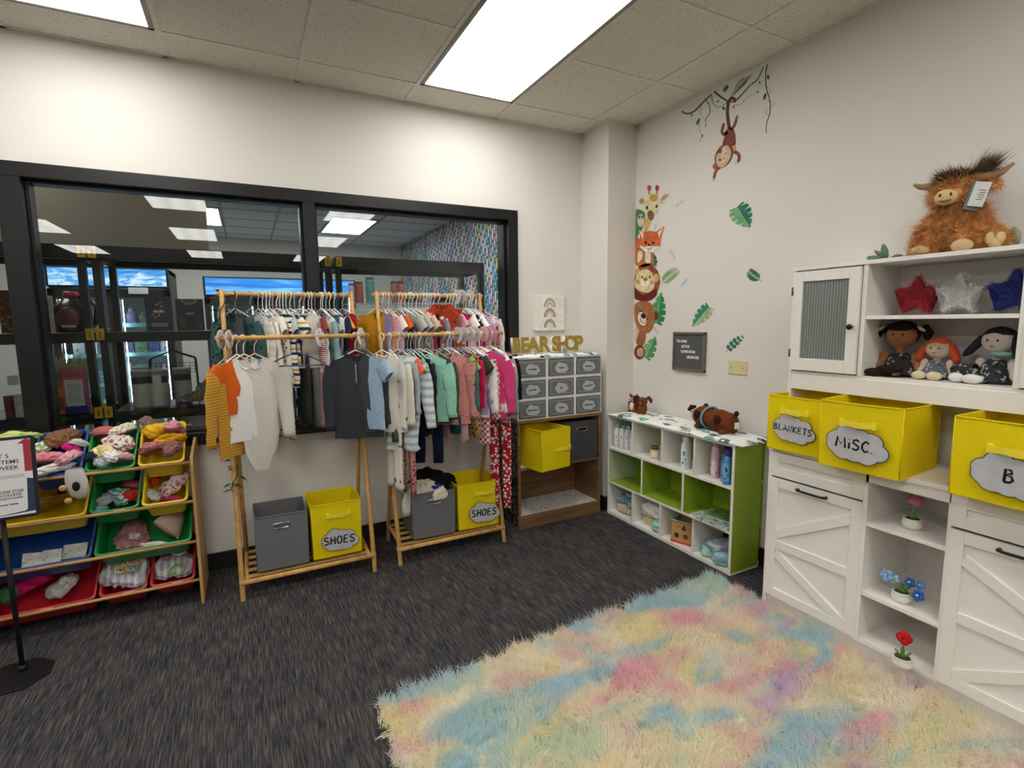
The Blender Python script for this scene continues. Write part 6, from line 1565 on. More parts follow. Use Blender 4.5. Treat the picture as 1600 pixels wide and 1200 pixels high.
def inbin(x, z, u, v_, h):
    """world point inside a bin: u sideways, v along the tilt from the front rim, h above the rim"""
    return (x+u, -.352+v_*cos(TILT)-h*sin(TILT), z+.004+v_*sin(TILT)+h*cos(TILT))
xc = [-2.900, -3.098, -3.296, -3.494]
bins = [(xc[0], 0, .188, 'yellow', 'yellow bin heaped with cloths at the right end of the top row'), (xc[1], 0, .188, 'green', 'green bin heaped with cloths in the top row'), (xc[2], 0, .188, 'blue', 'blue bin with brown and pink cloths in the top row'), (xc[3], 0, .188, 'blue', 'blue bin behind the sign in the top row'),
        (xc[0], 1, .188, 'yellow', 'small yellow bin in the second row'), (xc[1], 1, .188, 'green', 'small green bin in the second row'), (-3.395, 1, .386, 'yellow', 'wide yellow bin in the second row'),
        (-2.999, 2, .386, 'green', 'wide green bin in the third row'), (-3.395, 2, .386, 'blue', 'wide blue bin in the third row'),
        (xc[0], 3, .188, 'red', 'small red bin at the right end of the bottom row'), (xc[1], 3, .188, 'red', 'small red bin holding a zip bag in the bottom row'), (-3.395, 3, .386, 'red', 'wide red bin in the bottom row')]
for x_, r_, w_, c, lab in bins: toybin(x_, ROWZ[r_], w_, c, lab, .02 if (r_ == 3 or (r_, c) == (1, 'green')) else None)
CL = [0]
def heap(x, row, items):
    for it in items:
        u, v_, h, sz, mt, label = it[:6]; CL[0] += 1
        p_ = inbin(x, ROWZ[row], u, v_, h)
        o = crumple('crumpled_cloth', sz, mt, None, 40+CL[0], p_, it[6] if len(it) > 6 else CL[0]*1.3, .30, fr=2.0, tilt=(TILT*.8, 0))
        tag(o, label, 'cloth')
heap(xc[0], 0, [(-.03, .20, .015, (.055, .05, .035), C('dfae26'), 'mustard yellow cloth on top of the yellow bin'), (.045, .20, .02, (.05, .05, .032), C('d98fa0'), 'pink cloth at the upper right of the yellow bin'),
                (-.04, .09, .01, (.055, .05, .03), C('b5747c'), 'dusty rose cloth at the lower left of the yellow bin'), (.04, .08, .008, (.05, .045, .03), C('9a6a68', 'heather', '7f5250'), 'mauve brown cloth at the lower right of the yellow bin'),
                (.035, .14, .018, (.05, .03, .025), C('cf9c22'), 'second mustard cloth across the yellow bin'), (-.06, .25, .018, (.035, .035, .028), C('7d6a62'), 'taupe sock at the back corner of the yellow bin')])
heap(xc[1], 0, [(-.045, .22, .015, (.04, .035, .03), C('b9686a'), 'rose red cloth at the back left of the green bin'), (.03, .22, .018, (.055, .04, .03), C('e3dac8', 'dots', '8a7a62', sc_=1.6), 'cream dotted cloth at the back of the green bin'),
                (-.04, .10, .012, (.045, .04, .028), C('e3cf8f', 'dots', 'f2ead0'), 'pale yellow cloth in the green bin'), (.03, .14, .024, (.05, .05, .03), C('ded7cf', 'floral', 'b56a72', 'a8545e'), 'white floral cloth on top of the green bin'),
                (.0, .07, .014, (.06, .035, .026), C('e6e3df'), 'white cloth at the front of the green bin'), (.045, .05, .014, (.04, .04, .025), C('d3a7a6', 'dots', 'efe0dc'), 'pink and white cloth dangling over the green rim'),
                (-.075, .07, .018, (.028, .022, .02), C('1f2a44'), 'navy sock on the left rim of the green bin'), (-.025, .04, .012, (.04, .025, .02), C('9aa0a6', 'heather', 'c8ccd0'), 'grey cloth at the front left of the green bin')])
heap(xc[2], 0, [(.0, .21, .018, (.06, .045, .032), C('8f6a4c', 'heather', '745238'), 'brown towel on top of the blue bin'), (.045, .14, .012, (.035, .03, .02), C('c42a7c'), 'magenta cloth scrap in the blue bin'),
                (-.03, .09, .012, (.06, .04, .03), C('d9868c'), 'salmon pink cloth in the blue bin'), (.04, .08, .010, (.05, .04, .026), C('c98a94', 'heather', 'e0b0b6'), 'pale pink cloth at the front of the blue bin'),
                (-.065, .17, .010, (.03, .04, .022), C('9fae7a', 'stripes', 'e3e2cf', sc_=2), 'green striped cloth at the left of the blue bin'), (.0, .035, .010, (.07, .025, .018), C('e4e0da'), 'white cloth along the front rim of the blue bin'), (.07, .17, .008, (.02, .045, .018), C('c8c6b8'), 'light ribbon cloth at the right of the blue bin')])
heap(xc[3], 0, [(.04, .23, .02, (.08, .04, .025), C('cfe08a'), 'lime green cloth above the sign in the blue bin')])
heap(xc[1], 1, [(-.045, .10, -.045, (.035, .035, .028), C('a9b2b4'), 'grey white cloth at the left in the small green bin'), (.01, .11, -.04, (.045, .045, .03), C('4f9a9c', 'stripes', 'dfe6e3', sc_=2), 'teal striped cloth in the small green bin'),
                (.055, .10, -.035, (.03, .035, .028), C('d13a2c'), 'bright red cloth in the small green bin'), (.045, .17, -.04, (.035, .03, .025), C('c4566a'), 'pink red cloth behind in the small green bin'), (-.06, .05, -.05, (.025, .025, .02), C('7fa6b0'), 'blue grey cloth low in the small green bin')])
heap(xc[0], 1, [(.03, .12, -.025, (.055, .06, .035), C('ddcdc6', 'floral', 'b5606e', 'efe4de'), 'pink flowered baby hat in the small yellow bin'), (-.05, .17, -.02, (.022, .02, .018), C('cf3a24'), 'orange red ball of cloth in the small yellow bin'),
                (-.055, .09, -.045, (.03, .035, .02), C('cfd0cf'), 'grey white cloth at the left of the small yellow bin'), (.01, .05, -.04, (.05, .02, .016), C('a3344c'), 'dark red trim at the front of the small yellow bin')])
heap(-3.395, 1, [(.06, .14, -.06, (.11, .08, .03), C('b38a48', 'heather', '9c7434'), 'tan cloth bag lying in the wide yellow bin'), (.075, .20, -.02, (.012, .055, .02), C('1d1a1a'), 'black strap hanging in the wide yellow bin', .2)])
heap(-2.999, 2, [(-.06, .11, -.045, (.07, .075, .022), C('a9787a', 'heather', '94666a'), 'mauve bib in the wide green bin'), (-.045, .09, -.018, (.03, .028, .012), C('ddd2c8', 'floral', 'b5808a', 'f0e8e0'), 'small white flowered patch on the mauve bib'),
                 (-.01, .045, -.045, (.08, .02, .014), C('e3e0da'), 'white cloth along the front of the wide green bin')])
bm = NB(); ctube(bm, [(0, .075, .02, .012), (0, .05, .045, .018), (0, .0, .065, .022), (0, -.05, .075, .02)], 26, .004, 8, 1, closebot=True)
o = obj('knit_hat', bm, C('b08a72', 'thin', 'dcc4b0'), None, smooth=True); o.location = inbin(-2.999, ROWZ[2], .10, .14, -.03); o.rotation_euler = (-.75, .9, .2); tag(o, 'beige striped knit hat lying in the wide green bin', 'hat')
for i, (u, v_, s_) in enumerate(((.06, .10, .075), (-.02, .08, .05), (-.08, .07, .06))):
    bm = NB(); box(bm, (-s_/2-.01, -.035, 0), (s_/2+.01, .035, .010)); o = obj('cloth_book', bm, cloth('d9d7d2', 'patches', 'eceae6', 'a9abb0', sc_=1.4), None, bevel=.004)
    o.location = inbin(-3.395, ROWZ[2], u+.05, v_, -.075+.012*i); o.rotation_euler = (TILT+.25, .1*i, .2*i-.1); tag(o, ['white cloth booklet nearest the right in the wide blue bin', 'small white cloth booklet in the middle of the wide blue bin', 'grey white cloth booklet at the left of the wide blue bin'][i], 'cloth book')
heap(-3.395, 3, [(-.06, .15, -.02, (.045, .07, .05), C('c41f63', 'heather', 'a0184e'), 'hot pink plush cloth in the wide red bin'), (.045, .12, -.045, (.06, .05, .03), C('b9b6b0', 'patches', 'd3d0ca', '8f8d88', sc_=1.5), 'grey white cloth in the wide red bin'),
                 (-.135, .13, -.03, (.035, .045, .03), C('2f5a34', 'heather', '3f7a44'), 'dark green plush cloth at the left of the wide red bin')])
# bag of rings
def bag(label, x, row, u, v_, h, sz, seed):
    o = crumple('zip_bag', sz, cloth('8e8c92', 'plaid', 'b3b1b6', 'd3d1d4', sc_=1.2, rough=.25), None, seed, inbin(x, ROWZ[row], u, v_, h), 0, .2, tilt=(TILT, 0)); return tag(o, label, 'bag')
bag('clear zip bag with grey zigzag cloth spilling from the red bin', xc[1], 3, 0, .14, -.005, (.08, .13, .03), 71)
bag('clear zip bag with rings in the small red bin at the right', xc[0], 3, 0, .12, -.03, (.07, .09, .03), 73)
rg = random.Random(5)
RC = ['d9b84a', 'c4564a', 'd98a3c', '8fae5a', 'e0d0a0', '6fa0a8', 'd9a0a0', 'caa23c', 'e3e0d6']
for i in range(9):
    p_ = inbin(xc[1], ROWZ[3], .02+rg.uniform(-.035, .035), .11+rg.uniform(-.03, .05), .032+.003*i)
    bm = NB(); tube(bm, [(.017*cos(2*pi*k/18), .017*sin(2*pi*k/18), 0) for k in range(18)], .0042, 8, closed=True)
    o = obj('toy_ring', bm, plain(RC[i], .35), None, smooth=True, loc=p_); o.rotation_euler = (TILT+rg.uniform(-.6, .6), rg.uniform(-.5, .5), 0); tag(o, 'small pastel plastic ring in the heap on the zigzag zip bag', 'toy ring', 'rings on the zip bag')
for i, (u, v_, c, r_) in enumerate(((.02, .06, '6f9a4a', .030), (.025, .17, 'd0cfd2', .026), (-.03, .15, 'b04a64', .018))):
    p_ = inbin(xc[0], ROWZ[3], u, v_, .012)
    bm = NB(); tube(bm, [(r_*cos(2*pi*k/20), r_*sin(2*pi*k/20), 0) for k in range(20)], .005, 8, closed=True)
    o = obj('toy_ring', bm, plain(c, .35), None, smooth=True, loc=p_); o.rotation_euler = (TILT, 0, 0); tag(o, ['green ring rattle in the right-hand red bin', 'pale ring rattle at the back of the right-hand red bin', 'dark pink ring rattle in the right-hand red bin'][i], 'toy ring')
# bootie hanging over the top rail
bm = NB(); ctube(bm, [(0, .03, .03, .014), (0, .0, .036, .018), (.004, -.04, .040, .02), (.01, -.085, .034, .018), (.012, -.11, .016, .010)], 20, .004, 5, 2, closebot=True)
o = obj('baby_bib', bm, C('dcd9d4'), None, smooth=True, loc=(-3.215, -.385, .725)); o.rotation_euler = (.1, 0, .2); tag(o, 'white animal bib hanging over the top rail of the toy organizer', 'bib')
for q in ((-.045, -.02, -.045), (-.032, -.025, -.105)):
    bm = NB(); ell(bm, q, (.014, .010, .014)); obj('ear', bm, C('c9a060'), o, smooth=True)
bm = NB(); ell(bm, (0, -.022, -.045), (.014, .006, .022)); obj('face_patch', bm, C('2b2624'), o, smooth=True)

# ================================================================== sign stand
e = thing('sign_stand', 'black floor sign stand with a notice, cut by the left edge', 'sign', (-3.405, -.66, 0), .10)
BK = plain('1a1a1c', .45, .2, .4)
bm = NB(); prism(bm, [(.125*cos(a_)*1.0, .125*sin(a_)*.95, 0) for a_ in [pi/8+pi/4*k for k in range(8)]], (0, 0, .008)); obj('base_plate', bm, BK, e, bevel=.002)
bm = NB(); cyl(bm, (.02, .03, .006), (.02, .03, .655), .009); cyl(bm, (.02, .03, .006), (.02, .03, .03), .014); obj('pole', bm, BK, e, smooth=True)
Ms = Matrix.Translation((.015, .02, .80)) @ Matrix.Rotation(-.16, 4, 'X')
fw2, fh2 = .124, .158
bm = NB(); r_ = .012
pts = []
for cx, cz, a0 in ((fw2-r_, fh2-r_, 0), (-fw2+r_, fh2-r_, 90), (-fw2+r_, -fh2+r_, 180), (fw2-r_, -fh2+r_, 270)):
    for k in range(5): a_ = radians(a0+22.5*k); pts.append((cx+r_*cos(a_), 0, cz+r_*sin(a_)))
prism(bm, pts, (0, -.012, 0)); bm.transform(Ms); fr_ = obj('sign_frame', bm, BK, e, bevel=.002)
def sp_poly(name, pts, c, y_=-.0126, par=None):
    bm = NB(); prism(bm, [(a_, y_, b_) for a_, b_ in pts], (0, -.0004, 0)); bm.transform(Ms); return obj(name, bm, plain(c, .5, nz=.01), par or fr_)
iw, ih = fw2-.012, fh2-.012
pp = sp_poly('paper_notice', [(-iw, -ih), (iw, -ih), (iw, ih), (-iw, ih)], 'd9d6d6')
sp_poly('red_band', [(iw-.022, .02), (iw, .02), (iw, ih-.004), (iw-.016, ih), (iw-.038, ih-.016), (iw-.022, ih-.018)], '9c2a2e', -.013, pp)
sp_poly('navy_band', [(iw-.022, -ih+.02), (iw-.03, -ih+.014), (-.02, -ih+.004), (iw, -ih+.01), (iw, -.01), (iw-.018, -.006)], '1f2f4a', -.013, pp)
sp_poly('red_band', [(-iw, -ih+.004), (.0, -ih+.006), (-.01, -ih+.018), (-iw, -ih+.016)], '9c2a2e', -.0134, pp)
sp_poly('navy_band', [(-iw, ih-.02), (-.07, ih-.016), (-.07, ih), (-iw, ih)], '1f2f4a', -.013, pp)
DKT = plain('1c1c20', .5)
def st(s_, x_, z_, size, bold=.0002, al='CENTER', sx=1.0):
    R_ = Ms.to_3x3(); return text('lettering', s_, DKT, pp, Ms @ Vector((x_, -.0132, z_)), R_ @ Vector((1, 0, 0)), R_ @ Vector((0, 0, 1)), size, .0002, al, bold, sx)
st('LIMIT 5', .012, .085, .0215, sx=1.05); st('FREE ITEMS', .020, .062, .0215, sx=1.05); st('PER WEEK', .022, .039, .0215, sx=1.05)
st('LONE STAR', .045, -.052, .0145); st('COLLEGE', .045, -.065, .0145); st('NORTH HARRIS', .045, -.078, .0095); st('Student Resource Center', .015, -.100, .0095, .0004)
sp_poly('rule_line', [(-iw, .008), (iw-.024, .008), (iw-.024, .0095), (-iw, .0095)], '3a3a3e', -.013, pp); sp_poly('rule_line', [(-iw, .001), (iw-.024, .001), (iw-.024, .0025), (-iw, .0025)], '3a3a3e', -.013, pp)
sp_poly('star_emblem', [(.0+(.020 if k % 2 == 0 else .008)*sin(2*pi*k/10+.3)-.018, -.066+(.020 if k % 2 == 0 else .008)*cos(2*pi*k/10+.3)) for k in range(10)], '1c1c24', -.013, pp)
# ================================================================== pantry seen through the glass
SHB = plain('131314', .45, .1, .35)
def rack_unit(x0, x1, label, pair):
    y0, y1 = .30, .74
    e = thing('storage_rack', label, 'storage rack', ((x0+x1)/2, (y0+y1)/2, 0)); ox_, oy_ = (x0+x1)/2, (y0+y1)/2
    Lq = lambda x, y, z: (x-ox_, y-oy_, z)
    for x in (x0, x1):
        for y in (y0, y1):
            bm = NB(); sx_ = .034 if x == x0 else -.034; a_, b_ = sorted((x, x+sx_)); ya, yb = (y, y+.05) if y == y0 else (y-.05, y)
            box(bm, Lq(a_, ya, 0), Lq(b_, yb, 1.812)); obj('post', bm, SHB, e, bevel=.003)
    for z in (.45, .90, 1.345, 1.812):
        bm = NB(); h = .075 if z > 1.8 else .055
        box(bm, Lq(x0, y0, z-h), Lq(x1, y0+.03, z)); box(bm, Lq(x0, y1-.03, z-h), Lq(x1, y1, z))
        for k in range(4): yy = lerp(y0+.07, y1-.07, k/3); box(bm, Lq(x0, yy-.008, z-.035), Lq(x1, yy+.008, z-.008))
        box(bm, Lq(x0, y0, z-.006), Lq(x1, y1, z)) if z < 1.8 else None
        box(bm, Lq(x0, y0, z-h), Lq(x0+.03, y1, z)); box(bm, Lq(x1-.03, y0, z-h), Lq(x1, y1, z))
        obj('rack_shelf', bm, SHB, e, bevel=.002)
    return e
UN = [(-4.55, -3.245, 'black storage rack beyond the glass, cut by the left edge'), (-3.215, -1.985, 'black storage rack beyond the glass behind the left clothes rack'), (-1.955, -.905, 'black storage rack beyond the right window pane')]
for a_, b_, l_ in UN: rack_unit(a_, b_, l_, 0)
YC = plain('d9a520', .5)
for jx, zs, d in ((-3.23, (1.775, 1.335, .905), 'left'), (-1.97, (1.775,), 'right')):
    for i, z in enumerate(zs):
        lev = ['top', 'middle', 'low'][i]
        for s_ in (-1, 1):
            e = thing('shelf_clip', 'yellow clip %s of the pair at the %s joint of the %s storage racks' % ('left' if s_ < 0 else 'right', lev, d), 'clip', (jx+s_*(.022 if d == 'left' else .034), .296, z))
            bm = NB(); box(bm, (-.019, -.004, -.032), (.019, 0, .032)); box(bm, (-.019, -.004, .028), (.019, .16, .032)); obj('clip_plate', bm, YC, e, bevel=.002)
            bm = NB(); box(bm, (-.004, -.0055, -.018), (.004, -.0038, .012)); obj('clip_slot', bm, plain('8a6410', .6), e)
def item(nm, label, cat, px0, px1, py0, py1, y, mt, dep, shape='box', z=None, parts=None, rz=0):
    """something standing on a rack, its extents read at depth y"""
    a = at((px0+px1)/2-(px1-px0)/2, (py0+py1)/2, 'y', y); b = at((px0+px1)/2+(px1-px0)/2, (py0+py1)/2, 'y', y)
    t_ = at((px0+px1)/2, py0, 'y', y); bo = at((px0+px1)/2, py1, 'y', y); w_ = b.x-a.x; z0 = bo.z if z is None else z; h = t_.z-z0
    e = thing(nm, label, cat, ((a.x+b.x)/2, y+dep/2, z0), rz); bm = NB()
    if shape == 'box': box(bm, (-w_/2, -dep/2, 0), (w_/2, dep/2, h)); obj('package', bm, mt, e, bevel=.002)
    else:
        r_ = w_/2; lathe(bm, [(0, 0), (r_, 0), (r_, h*.9), (r_*1.03, h*.9), (r_*1.03, h*.97), (r_*.95, h), (0, h)], 26); obj('package', bm, mt, e, smooth=False)
    e['category'] = cat
    return e, w_, h, dep
def face(e, w_, h, dep, x0, x1, z0, z1, c, nm='printed_panel', k=1, m_=None):
    bm = NB(); box(bm, (x0*w_/2, -dep/2-.0006*k, z0*h), (x1*w_/2, -dep/2-.0002, z1*h)); return obj(nm, bm, m_ or plain(c, .5, nz=.02), e)
def cface(e, w_, h, z0, z1, c, a0=-1.2, a1=1.2, k=1):
    bm = NB(); n = 14; r_ = w_/2*1.005+.0006*k
    for i in range(n):
        p_, q_ = lerp(a0, a1, i/n)-pi/2, lerp(a0, a1, (i+1)/n)-pi/2
        prism(bm, [(r_*cos(p_), r_*sin(p_), z0*h), (r_*cos(q_), r_*sin(q_), z0*h), (r_*cos(q_), r_*sin(q_), z1*h), (r_*cos(p_), r_*sin(p_), z1*h)], (-.0005*cos(p_), -.0005*sin(p_), 0))
    bmesh.ops.remove_doubles(bm, verts=bm.verts, dist=1e-5)
    return obj('printed_label', bm, plain(c, .5, nz=.02), e)
ZM, ZL = 1.347, .902
yb = .34
item('food_jar', 'brown jar on the middle rack shelf at the left edge', 'jar', -8, 19, 453, 517, yb, cloth('5a3422', 'patches', '8a6a3c', 'c9a860', sc_=1.5, rough=.3), .10, 'cyl', ZM)
e_, w_, h, dp = item('paper_card', 'white printed card standing behind the window mullion', 'card', 53, 84, 462, 517, yb, plain('cfcabd', .7), .012, z=ZM)
for i in range(11): face(e_, w_, h, dp, -.85, .8 if i % 3 else .5, .90-.075*i, .915-.075*i, '77736b', 'print_line')
e_ = thing('sauce_jug', 'dark sauce jug with a red oval label and red cap on the middle shelf', 'bottle', (at(112, 490, 'y', .38).x, .40, ZM))
bm = NB(); lathe(bm, [(0, 0), (.078, 0), (.088, .012), (.088, .12), (.07, .155), (.035, .185), (.028, .19), (0, .19)], 28); obj('jug_body', bm, plain('1d1412', .2, spec=.6), e_, smooth=True)
bm = NB(); lathe(bm, [(0, .188), (.034, .188), (.036, .21), (.03, .222), (0, .222)], 20); obj('cap', bm, plain('a52536', .4), e_, smooth=True)
bm = NB(); tube(bm, [(.03, 0, .19), (.075, 0, .185), (.108, 0, .14), (.10, 0, .06), (.085, 0, .03)], .012, 10); obj('jug_handle', bm, plain('1d1412', .2, spec=.6), e_, smooth=True)
bm = NB(); ell(bm, (0, -.078, .075), (.052, .014, .062), 24, 14); lb = obj('oval_label', bm, plain('5e1f22', .4), e_, smooth=True)
bm = NB(); box(bm, (-.03, -.0935, .028), (.03, -.0915, .040)); obj('label_text_strip', bm, plain('c9b9a8', .5), lb)
e_, w_, h, dp = item('pasta_box', 'navy blue pasta box with a red oval and yellow pasta shapes', 'box', 227, 269, 463, 515, yb, plain('222a4a', .45), .05, z=ZM)
bm = NB(); prism(bm, [(.034*cos(a_), -dp/2-.0002, h*.57+.011*sin(a_)) for a_ in [2*pi*k/28 for k in range(28)]], (0, -.0008, 0)); ov = obj('red_oval', bm, plain('a8202a', .4), e_)
text('lettering', 'Barilla', plain('efeae2', .5), ov, (0, -dp/2-.0012, h*.57), (1, 0, 0), (0, 0, 1), .019, .0002, bold=.0006)
for k, (u, v_) in enumerate(((-.006, .74), (.012, .80), (.018, .70), (-.026, .46), (-.014, .40), (.006, .46))):
    bm = NB(); tube(bm, [(u+.007*cos(q), -dp/2-.001, v_*h+.007*sin(q)) for q in [.3*k+i*.5 for i in range(7)]], .0028, 6); obj('pasta_picture', bm, plain('dcb066', .5), e_, smooth=True)
face(e_, w_, h, dp, -.6, .6, .20, .23, '9aa0ad'); face(e_, w_, h, dp, -.6, .6, .14, .17, '9aa0ad')
e_, w_, h, dp = item('baking_mix_box', 'dark purple box with a brown half circle beside the pasta box', 'box', 275, 318, 467, 515, yb, plain('231e33', .45), .05, z=ZM)
bm = NB(); prism(bm, [(.040*cos(a_), -dp/2-.0002, h-.001-.032*sin(a_)) for a_ in [pi*k/18 for k in range(19)]], (0, -.0006, 0)); q = obj('picture_rim', bm, plain('9a928c', .5), e_)
bm = NB(); prism(bm, [(.034*cos(a_), -dp/2-.0008, h-.001-.027*sin(a_)) for a_ in [pi*k/18 for k in range(19)]], (0, -.0005, 0)); obj('brown_picture', bm, plain('5e4030', .5, nz=.2), q)
face(e_, w_, h, dp, -.3, .3, .52, .56, 'a9a6b2'); face(e_, w_, h, dp, -.8, -.3, .1, .4, '5a3c34'); face(e_, w_, h, dp, .4, .9, .05, .3, '4a2a3a')
# wheat in a pot
vx = at(94, 575, 'y', .5)
e_ = thing('dried_wheat_bundle', 'bundle of dried wheat fanned out above the pink carton', 'dried flowers', (vx.x, .52, ZL))
bm = NB(); lathe(bm, [(0, 0), (.035, 0), (.045, .06), (.03, .15), (.034, .2), (0, .2)], 20); obj('vase', bm, plain('8a7a62', .5), e_, smooth=True)
P_, D_ = [], []; rgn = np.random.default_rng(4)
for k in range(420):
    a_ = rgn.uniform(0, 2*pi); q = rgn.uniform(0, 1)**.5; P_.append((.02*q*cos(a_), .02*q*sin(a_), .18)); D_.append((1.15*q*cos(a_), 1.0*q*sin(a_), .45+.45*(1-q)))
strands('wheat_stalk_spray', P_, D_, .155, .007, plain('f2dfb8', .8, nz=.12), e_, 3, .12, kind='stuff', seglens=(.0, .45, .78, 1.0))
yb = .36
e_, w_, h, dp = item('food_box', 'orange box on the low rack shelf left of the pink carton', 'box', 71, 101, 604, 643, yb, plain('d9601c', .45), .09, z=ZL)
face(e_, w_, h, dp, -.8, .3, .2, .8, 'e88a4a'); face(e_, w_, h, dp, .45, .85, .15, .6, '8a4a30')
e_, w_, h, dp = item('food_carton', 'pink, white and blue carton below the dried wheat', 'box', 98, 134, 578, 641, yb, plain('d4586e', .45), .07, z=ZL)
face(e_, w_, h, dp, -.82, .82, .17, .78, 'd6d3cf'); face(e_, w_, h, dp, -1, 1, 0, .17, '2c3a8c')
for i in range(8): face(e_, w_, h, dp, -.6, .6 if i % 2 else .45, .66-.055*i, .675-.055*i, '8f8c8a', 'print_line', 2)
for x_ in (-.18, .12):
    bm = NB(); tube(bm, [(x_*w_+.009*cos(2*pi*k/16), -dp/2-.001, h*.89+.008*sin(2*pi*k/16)) for k in range(16)], .0015, 6, closed=True); obj('printed_ring', bm, plain('3a2040', .5), e_)
for i, (a_, b_, c_, d_, yy, lab) in enumerate(((204, 236, 581, 638, .36, 'first grey-lidded can from the left on the low rack shelf'), (232, 263, 580, 638, .36, 'second grey-lidded can, with a bar code, on the low rack shelf'), (271, 299, 577, 634, .48, 'third can, set back behind the wire rack, on the low rack shelf'), (206, 240, 576, 630, .60, 'back-row can behind the first one'))):
    e_, w_, h, dp = item('food_can', lab, 'can', a_, b_, c_, d_, yy, plain('8a8580', .35, .1), .09, 'cyl', ZL)
    cface(e_, w_, h, .05, .66, 'bdb7af'); cface(e_, w_, h, .68, .86, '2c2a2b')
    bm = NB(); r_ = w_/2; lathe(bm, [(0, h), (r_*1.06, h), (r_*1.06, h+.008), (0, h+.010)], 24); obj('plastic_lid', bm, plain('c9c7c4', .3), e_)
    if i == 1:
        cface(e_, w_, h, .05, .9, 'cdc8c1', -.55, .35, 2)
e_, w_, h, dp = item('plastic_tub', 'white printed tub on the low shelf at the left edge', 'tub', 19, 46, 617, 647, .36, cloth('c9cdc6', 'patches', 'e3e4df', '8fa09a', sc_=1.6, rough=.4), .08, 'cyl', ZL)
e_, w_, h, dp = item('food_can', 'maroon can beside the white tub at the left edge', 'can', 3, 19, 619, 648, .36, plain('6e2a34', .4), .06, 'cyl', ZL)
item('small_box', 'tiny white box on the low shelf against the dark rack at far left', 'box', 11, 26, 587, 602, .55, plain('cfccc6', .5), .03, z=at(18, 602, 'y', .55).z)
# low basket that carries the tiny box
e_ = thing('wire_basket', 'black wire bread rack behind the grey-lidded cans', 'rack', (at(272, 570, 'y', .62).x, .60, ZL)); bm = NB()
WI = plain('17171a', .4, .4)
bx_ = .125
for y_ in (-.03, .03):
    bm = NB(); tube(bm, [(-bx_, y_, 0), (-bx_+.004, y_, .26), (-bx_+.01, y_, .275), (-.05, y_, .30), (0, y_, .325), (.05, y_, .30), (bx_-.01, y_, .275), (bx_-.004, y_, .26), (bx_, y_, 0)], .0045, 8); obj('wire_arch', bm, WI, e_, smooth=True)
bm = NB()
for k in range(10):
    x_ = lerp(-bx_+.01, bx_-.01, k/9); box(bm, (x_-.0012, -.035, .185), (x_+.0012, -.0335, .245)); box(bm, (x_-.0012, -.035, .185), (x_+.0012, .035, .187))
for z_ in (.185, .205, .225, .245): box(bm, (-bx_, -.0365, z_-.0015), (bx_, -.034, z_+.0015))
obj('wire_basket_tray', bm, WI, e_)
for s_ in (-1, 1):
    bm = NB(); ell(bm, (s_*bx_, 0, .008), (.010, .034, .008), 14, 8); obj('foot', bm, WI, e_, smooth=True)
for i, (px_, py_, sz, c) in enumerate(((325, 600, (.055, .05, .05), '9c9a94'), (318, 618, (.06, .05, .03), 'a08f66'), (300, 622, (.05, .05, .025), '7f8486'))):
    p_ = at(px_, py_, 'y', .42); tag(crumple('plastic_bag', sz, plain(c, .15, spec=.8, nz=.2, nscale=60), None, 90+i, (p_.x, .42, ZL+.03+.02*(2-i)), 0, .35), ['crinkled clear bag highest beside the left clothes rack post', 'crinkled bag with tan contents behind the glass', 'flat grey plastic bag on the low rack shelf'][i], 'bag')
# clutter on the sill board beyond the glass
bm = NB(); box(bm, (-2.9, .16, .70), (-1.99, .29, .765)); tag(obj('ledge_board', bm, plain('9a917f', .6), None, bevel=.002), 'tan ledge board just beyond the glass at sill height', 'ledge')
for i, (px_, c, d) in enumerate(((433, '9aa0a8', 'grey scrap'), (455, 'd9c6b0', 'cream packet'), (466, 'c9606a', 'red striped packet'), (481, 'dfe3dd', 'white packet'), (490, '2f5a4a', 'dark green packet'), (500, 'b9d0c0', 'pale green packet'))):
    p_ = at(px_, 657, 'y', .2); pack('small_packet', d+' on the ledge board beyond the glass', 'packet', (p_.x, .215, .766), (.026, .03, .008), plain(c, .4), 60+i, .3*i)
# chrome wire shelving further back with jars
xw0, xw1, yw = at(545, 470, 'y', 1.7).x, at(745, 470, 'y', 1.7).x, 1.7
zw = at(600, 474, 'y', yw).z
e_ = thing('wire_shelving', 'chrome wire shelving further back beyond the right window pane', 'shelving', ((xw0+xw1)/2, yw+.2, 0)); W2 = (xw1-xw0)/2; CH = plain('b9bcbd', .25, .8)
for x_ in (-W2, W2):
    for y_ in (-.2, .2):
        bm = NB(); cyl(bm, (x_, y_, 0), (x_, y_, zw+.06), .0125); obj('post', bm, CH, e_, smooth=True)
for z_ in (zw, zw-.42, zw-.84):
    bm = NB()
    for dz in (0, -.03):
        for y_ in (-.2, .2): box(bm, (-W2, y_-.003, z_+dz-.003), (W2, y_+.003, z_+dz+.003))
    for k in range(40): x_ = lerp(-W2, W2, k/39); box(bm, (x_-.0015, -.2, z_-.0015), (x_+.0015, .2, z_+.0015))
    obj('wire_shelf', bm, CH, e_)
for px0, px1, py0, col, cap, lab in ((546, 555, 447, '8f9090', '55585a', 'small grey jar on the chrome shelving'), (556, 569, 445, '7a3a38', '5a2a28', 'red brown jar on the chrome shelving'), (573, 587, 438, '2f6a64', '3a3c3e', 'teal jar with a dark lid on the chrome shelving'), (612, 623, 444, '7a3c38', '3c2422', 'left of two dark red jars on the chrome shelving'), (623, 634, 444, '84453c', '3c2422', 'right of two dark red jars on the chrome shelving')):
    e2, w_, h, dp = item('food_jar', lab, 'jar', px0, px1, py0, 474, yw+.08, plain(col, .4), .08, 'cyl', zw+.003)
    bm = NB(); lathe(bm, [(0, h), (w_*.46, h), (w_*.46, h+.03), (0, h+.032)], 18); obj('cap', bm, plain(cap, .4), e2)
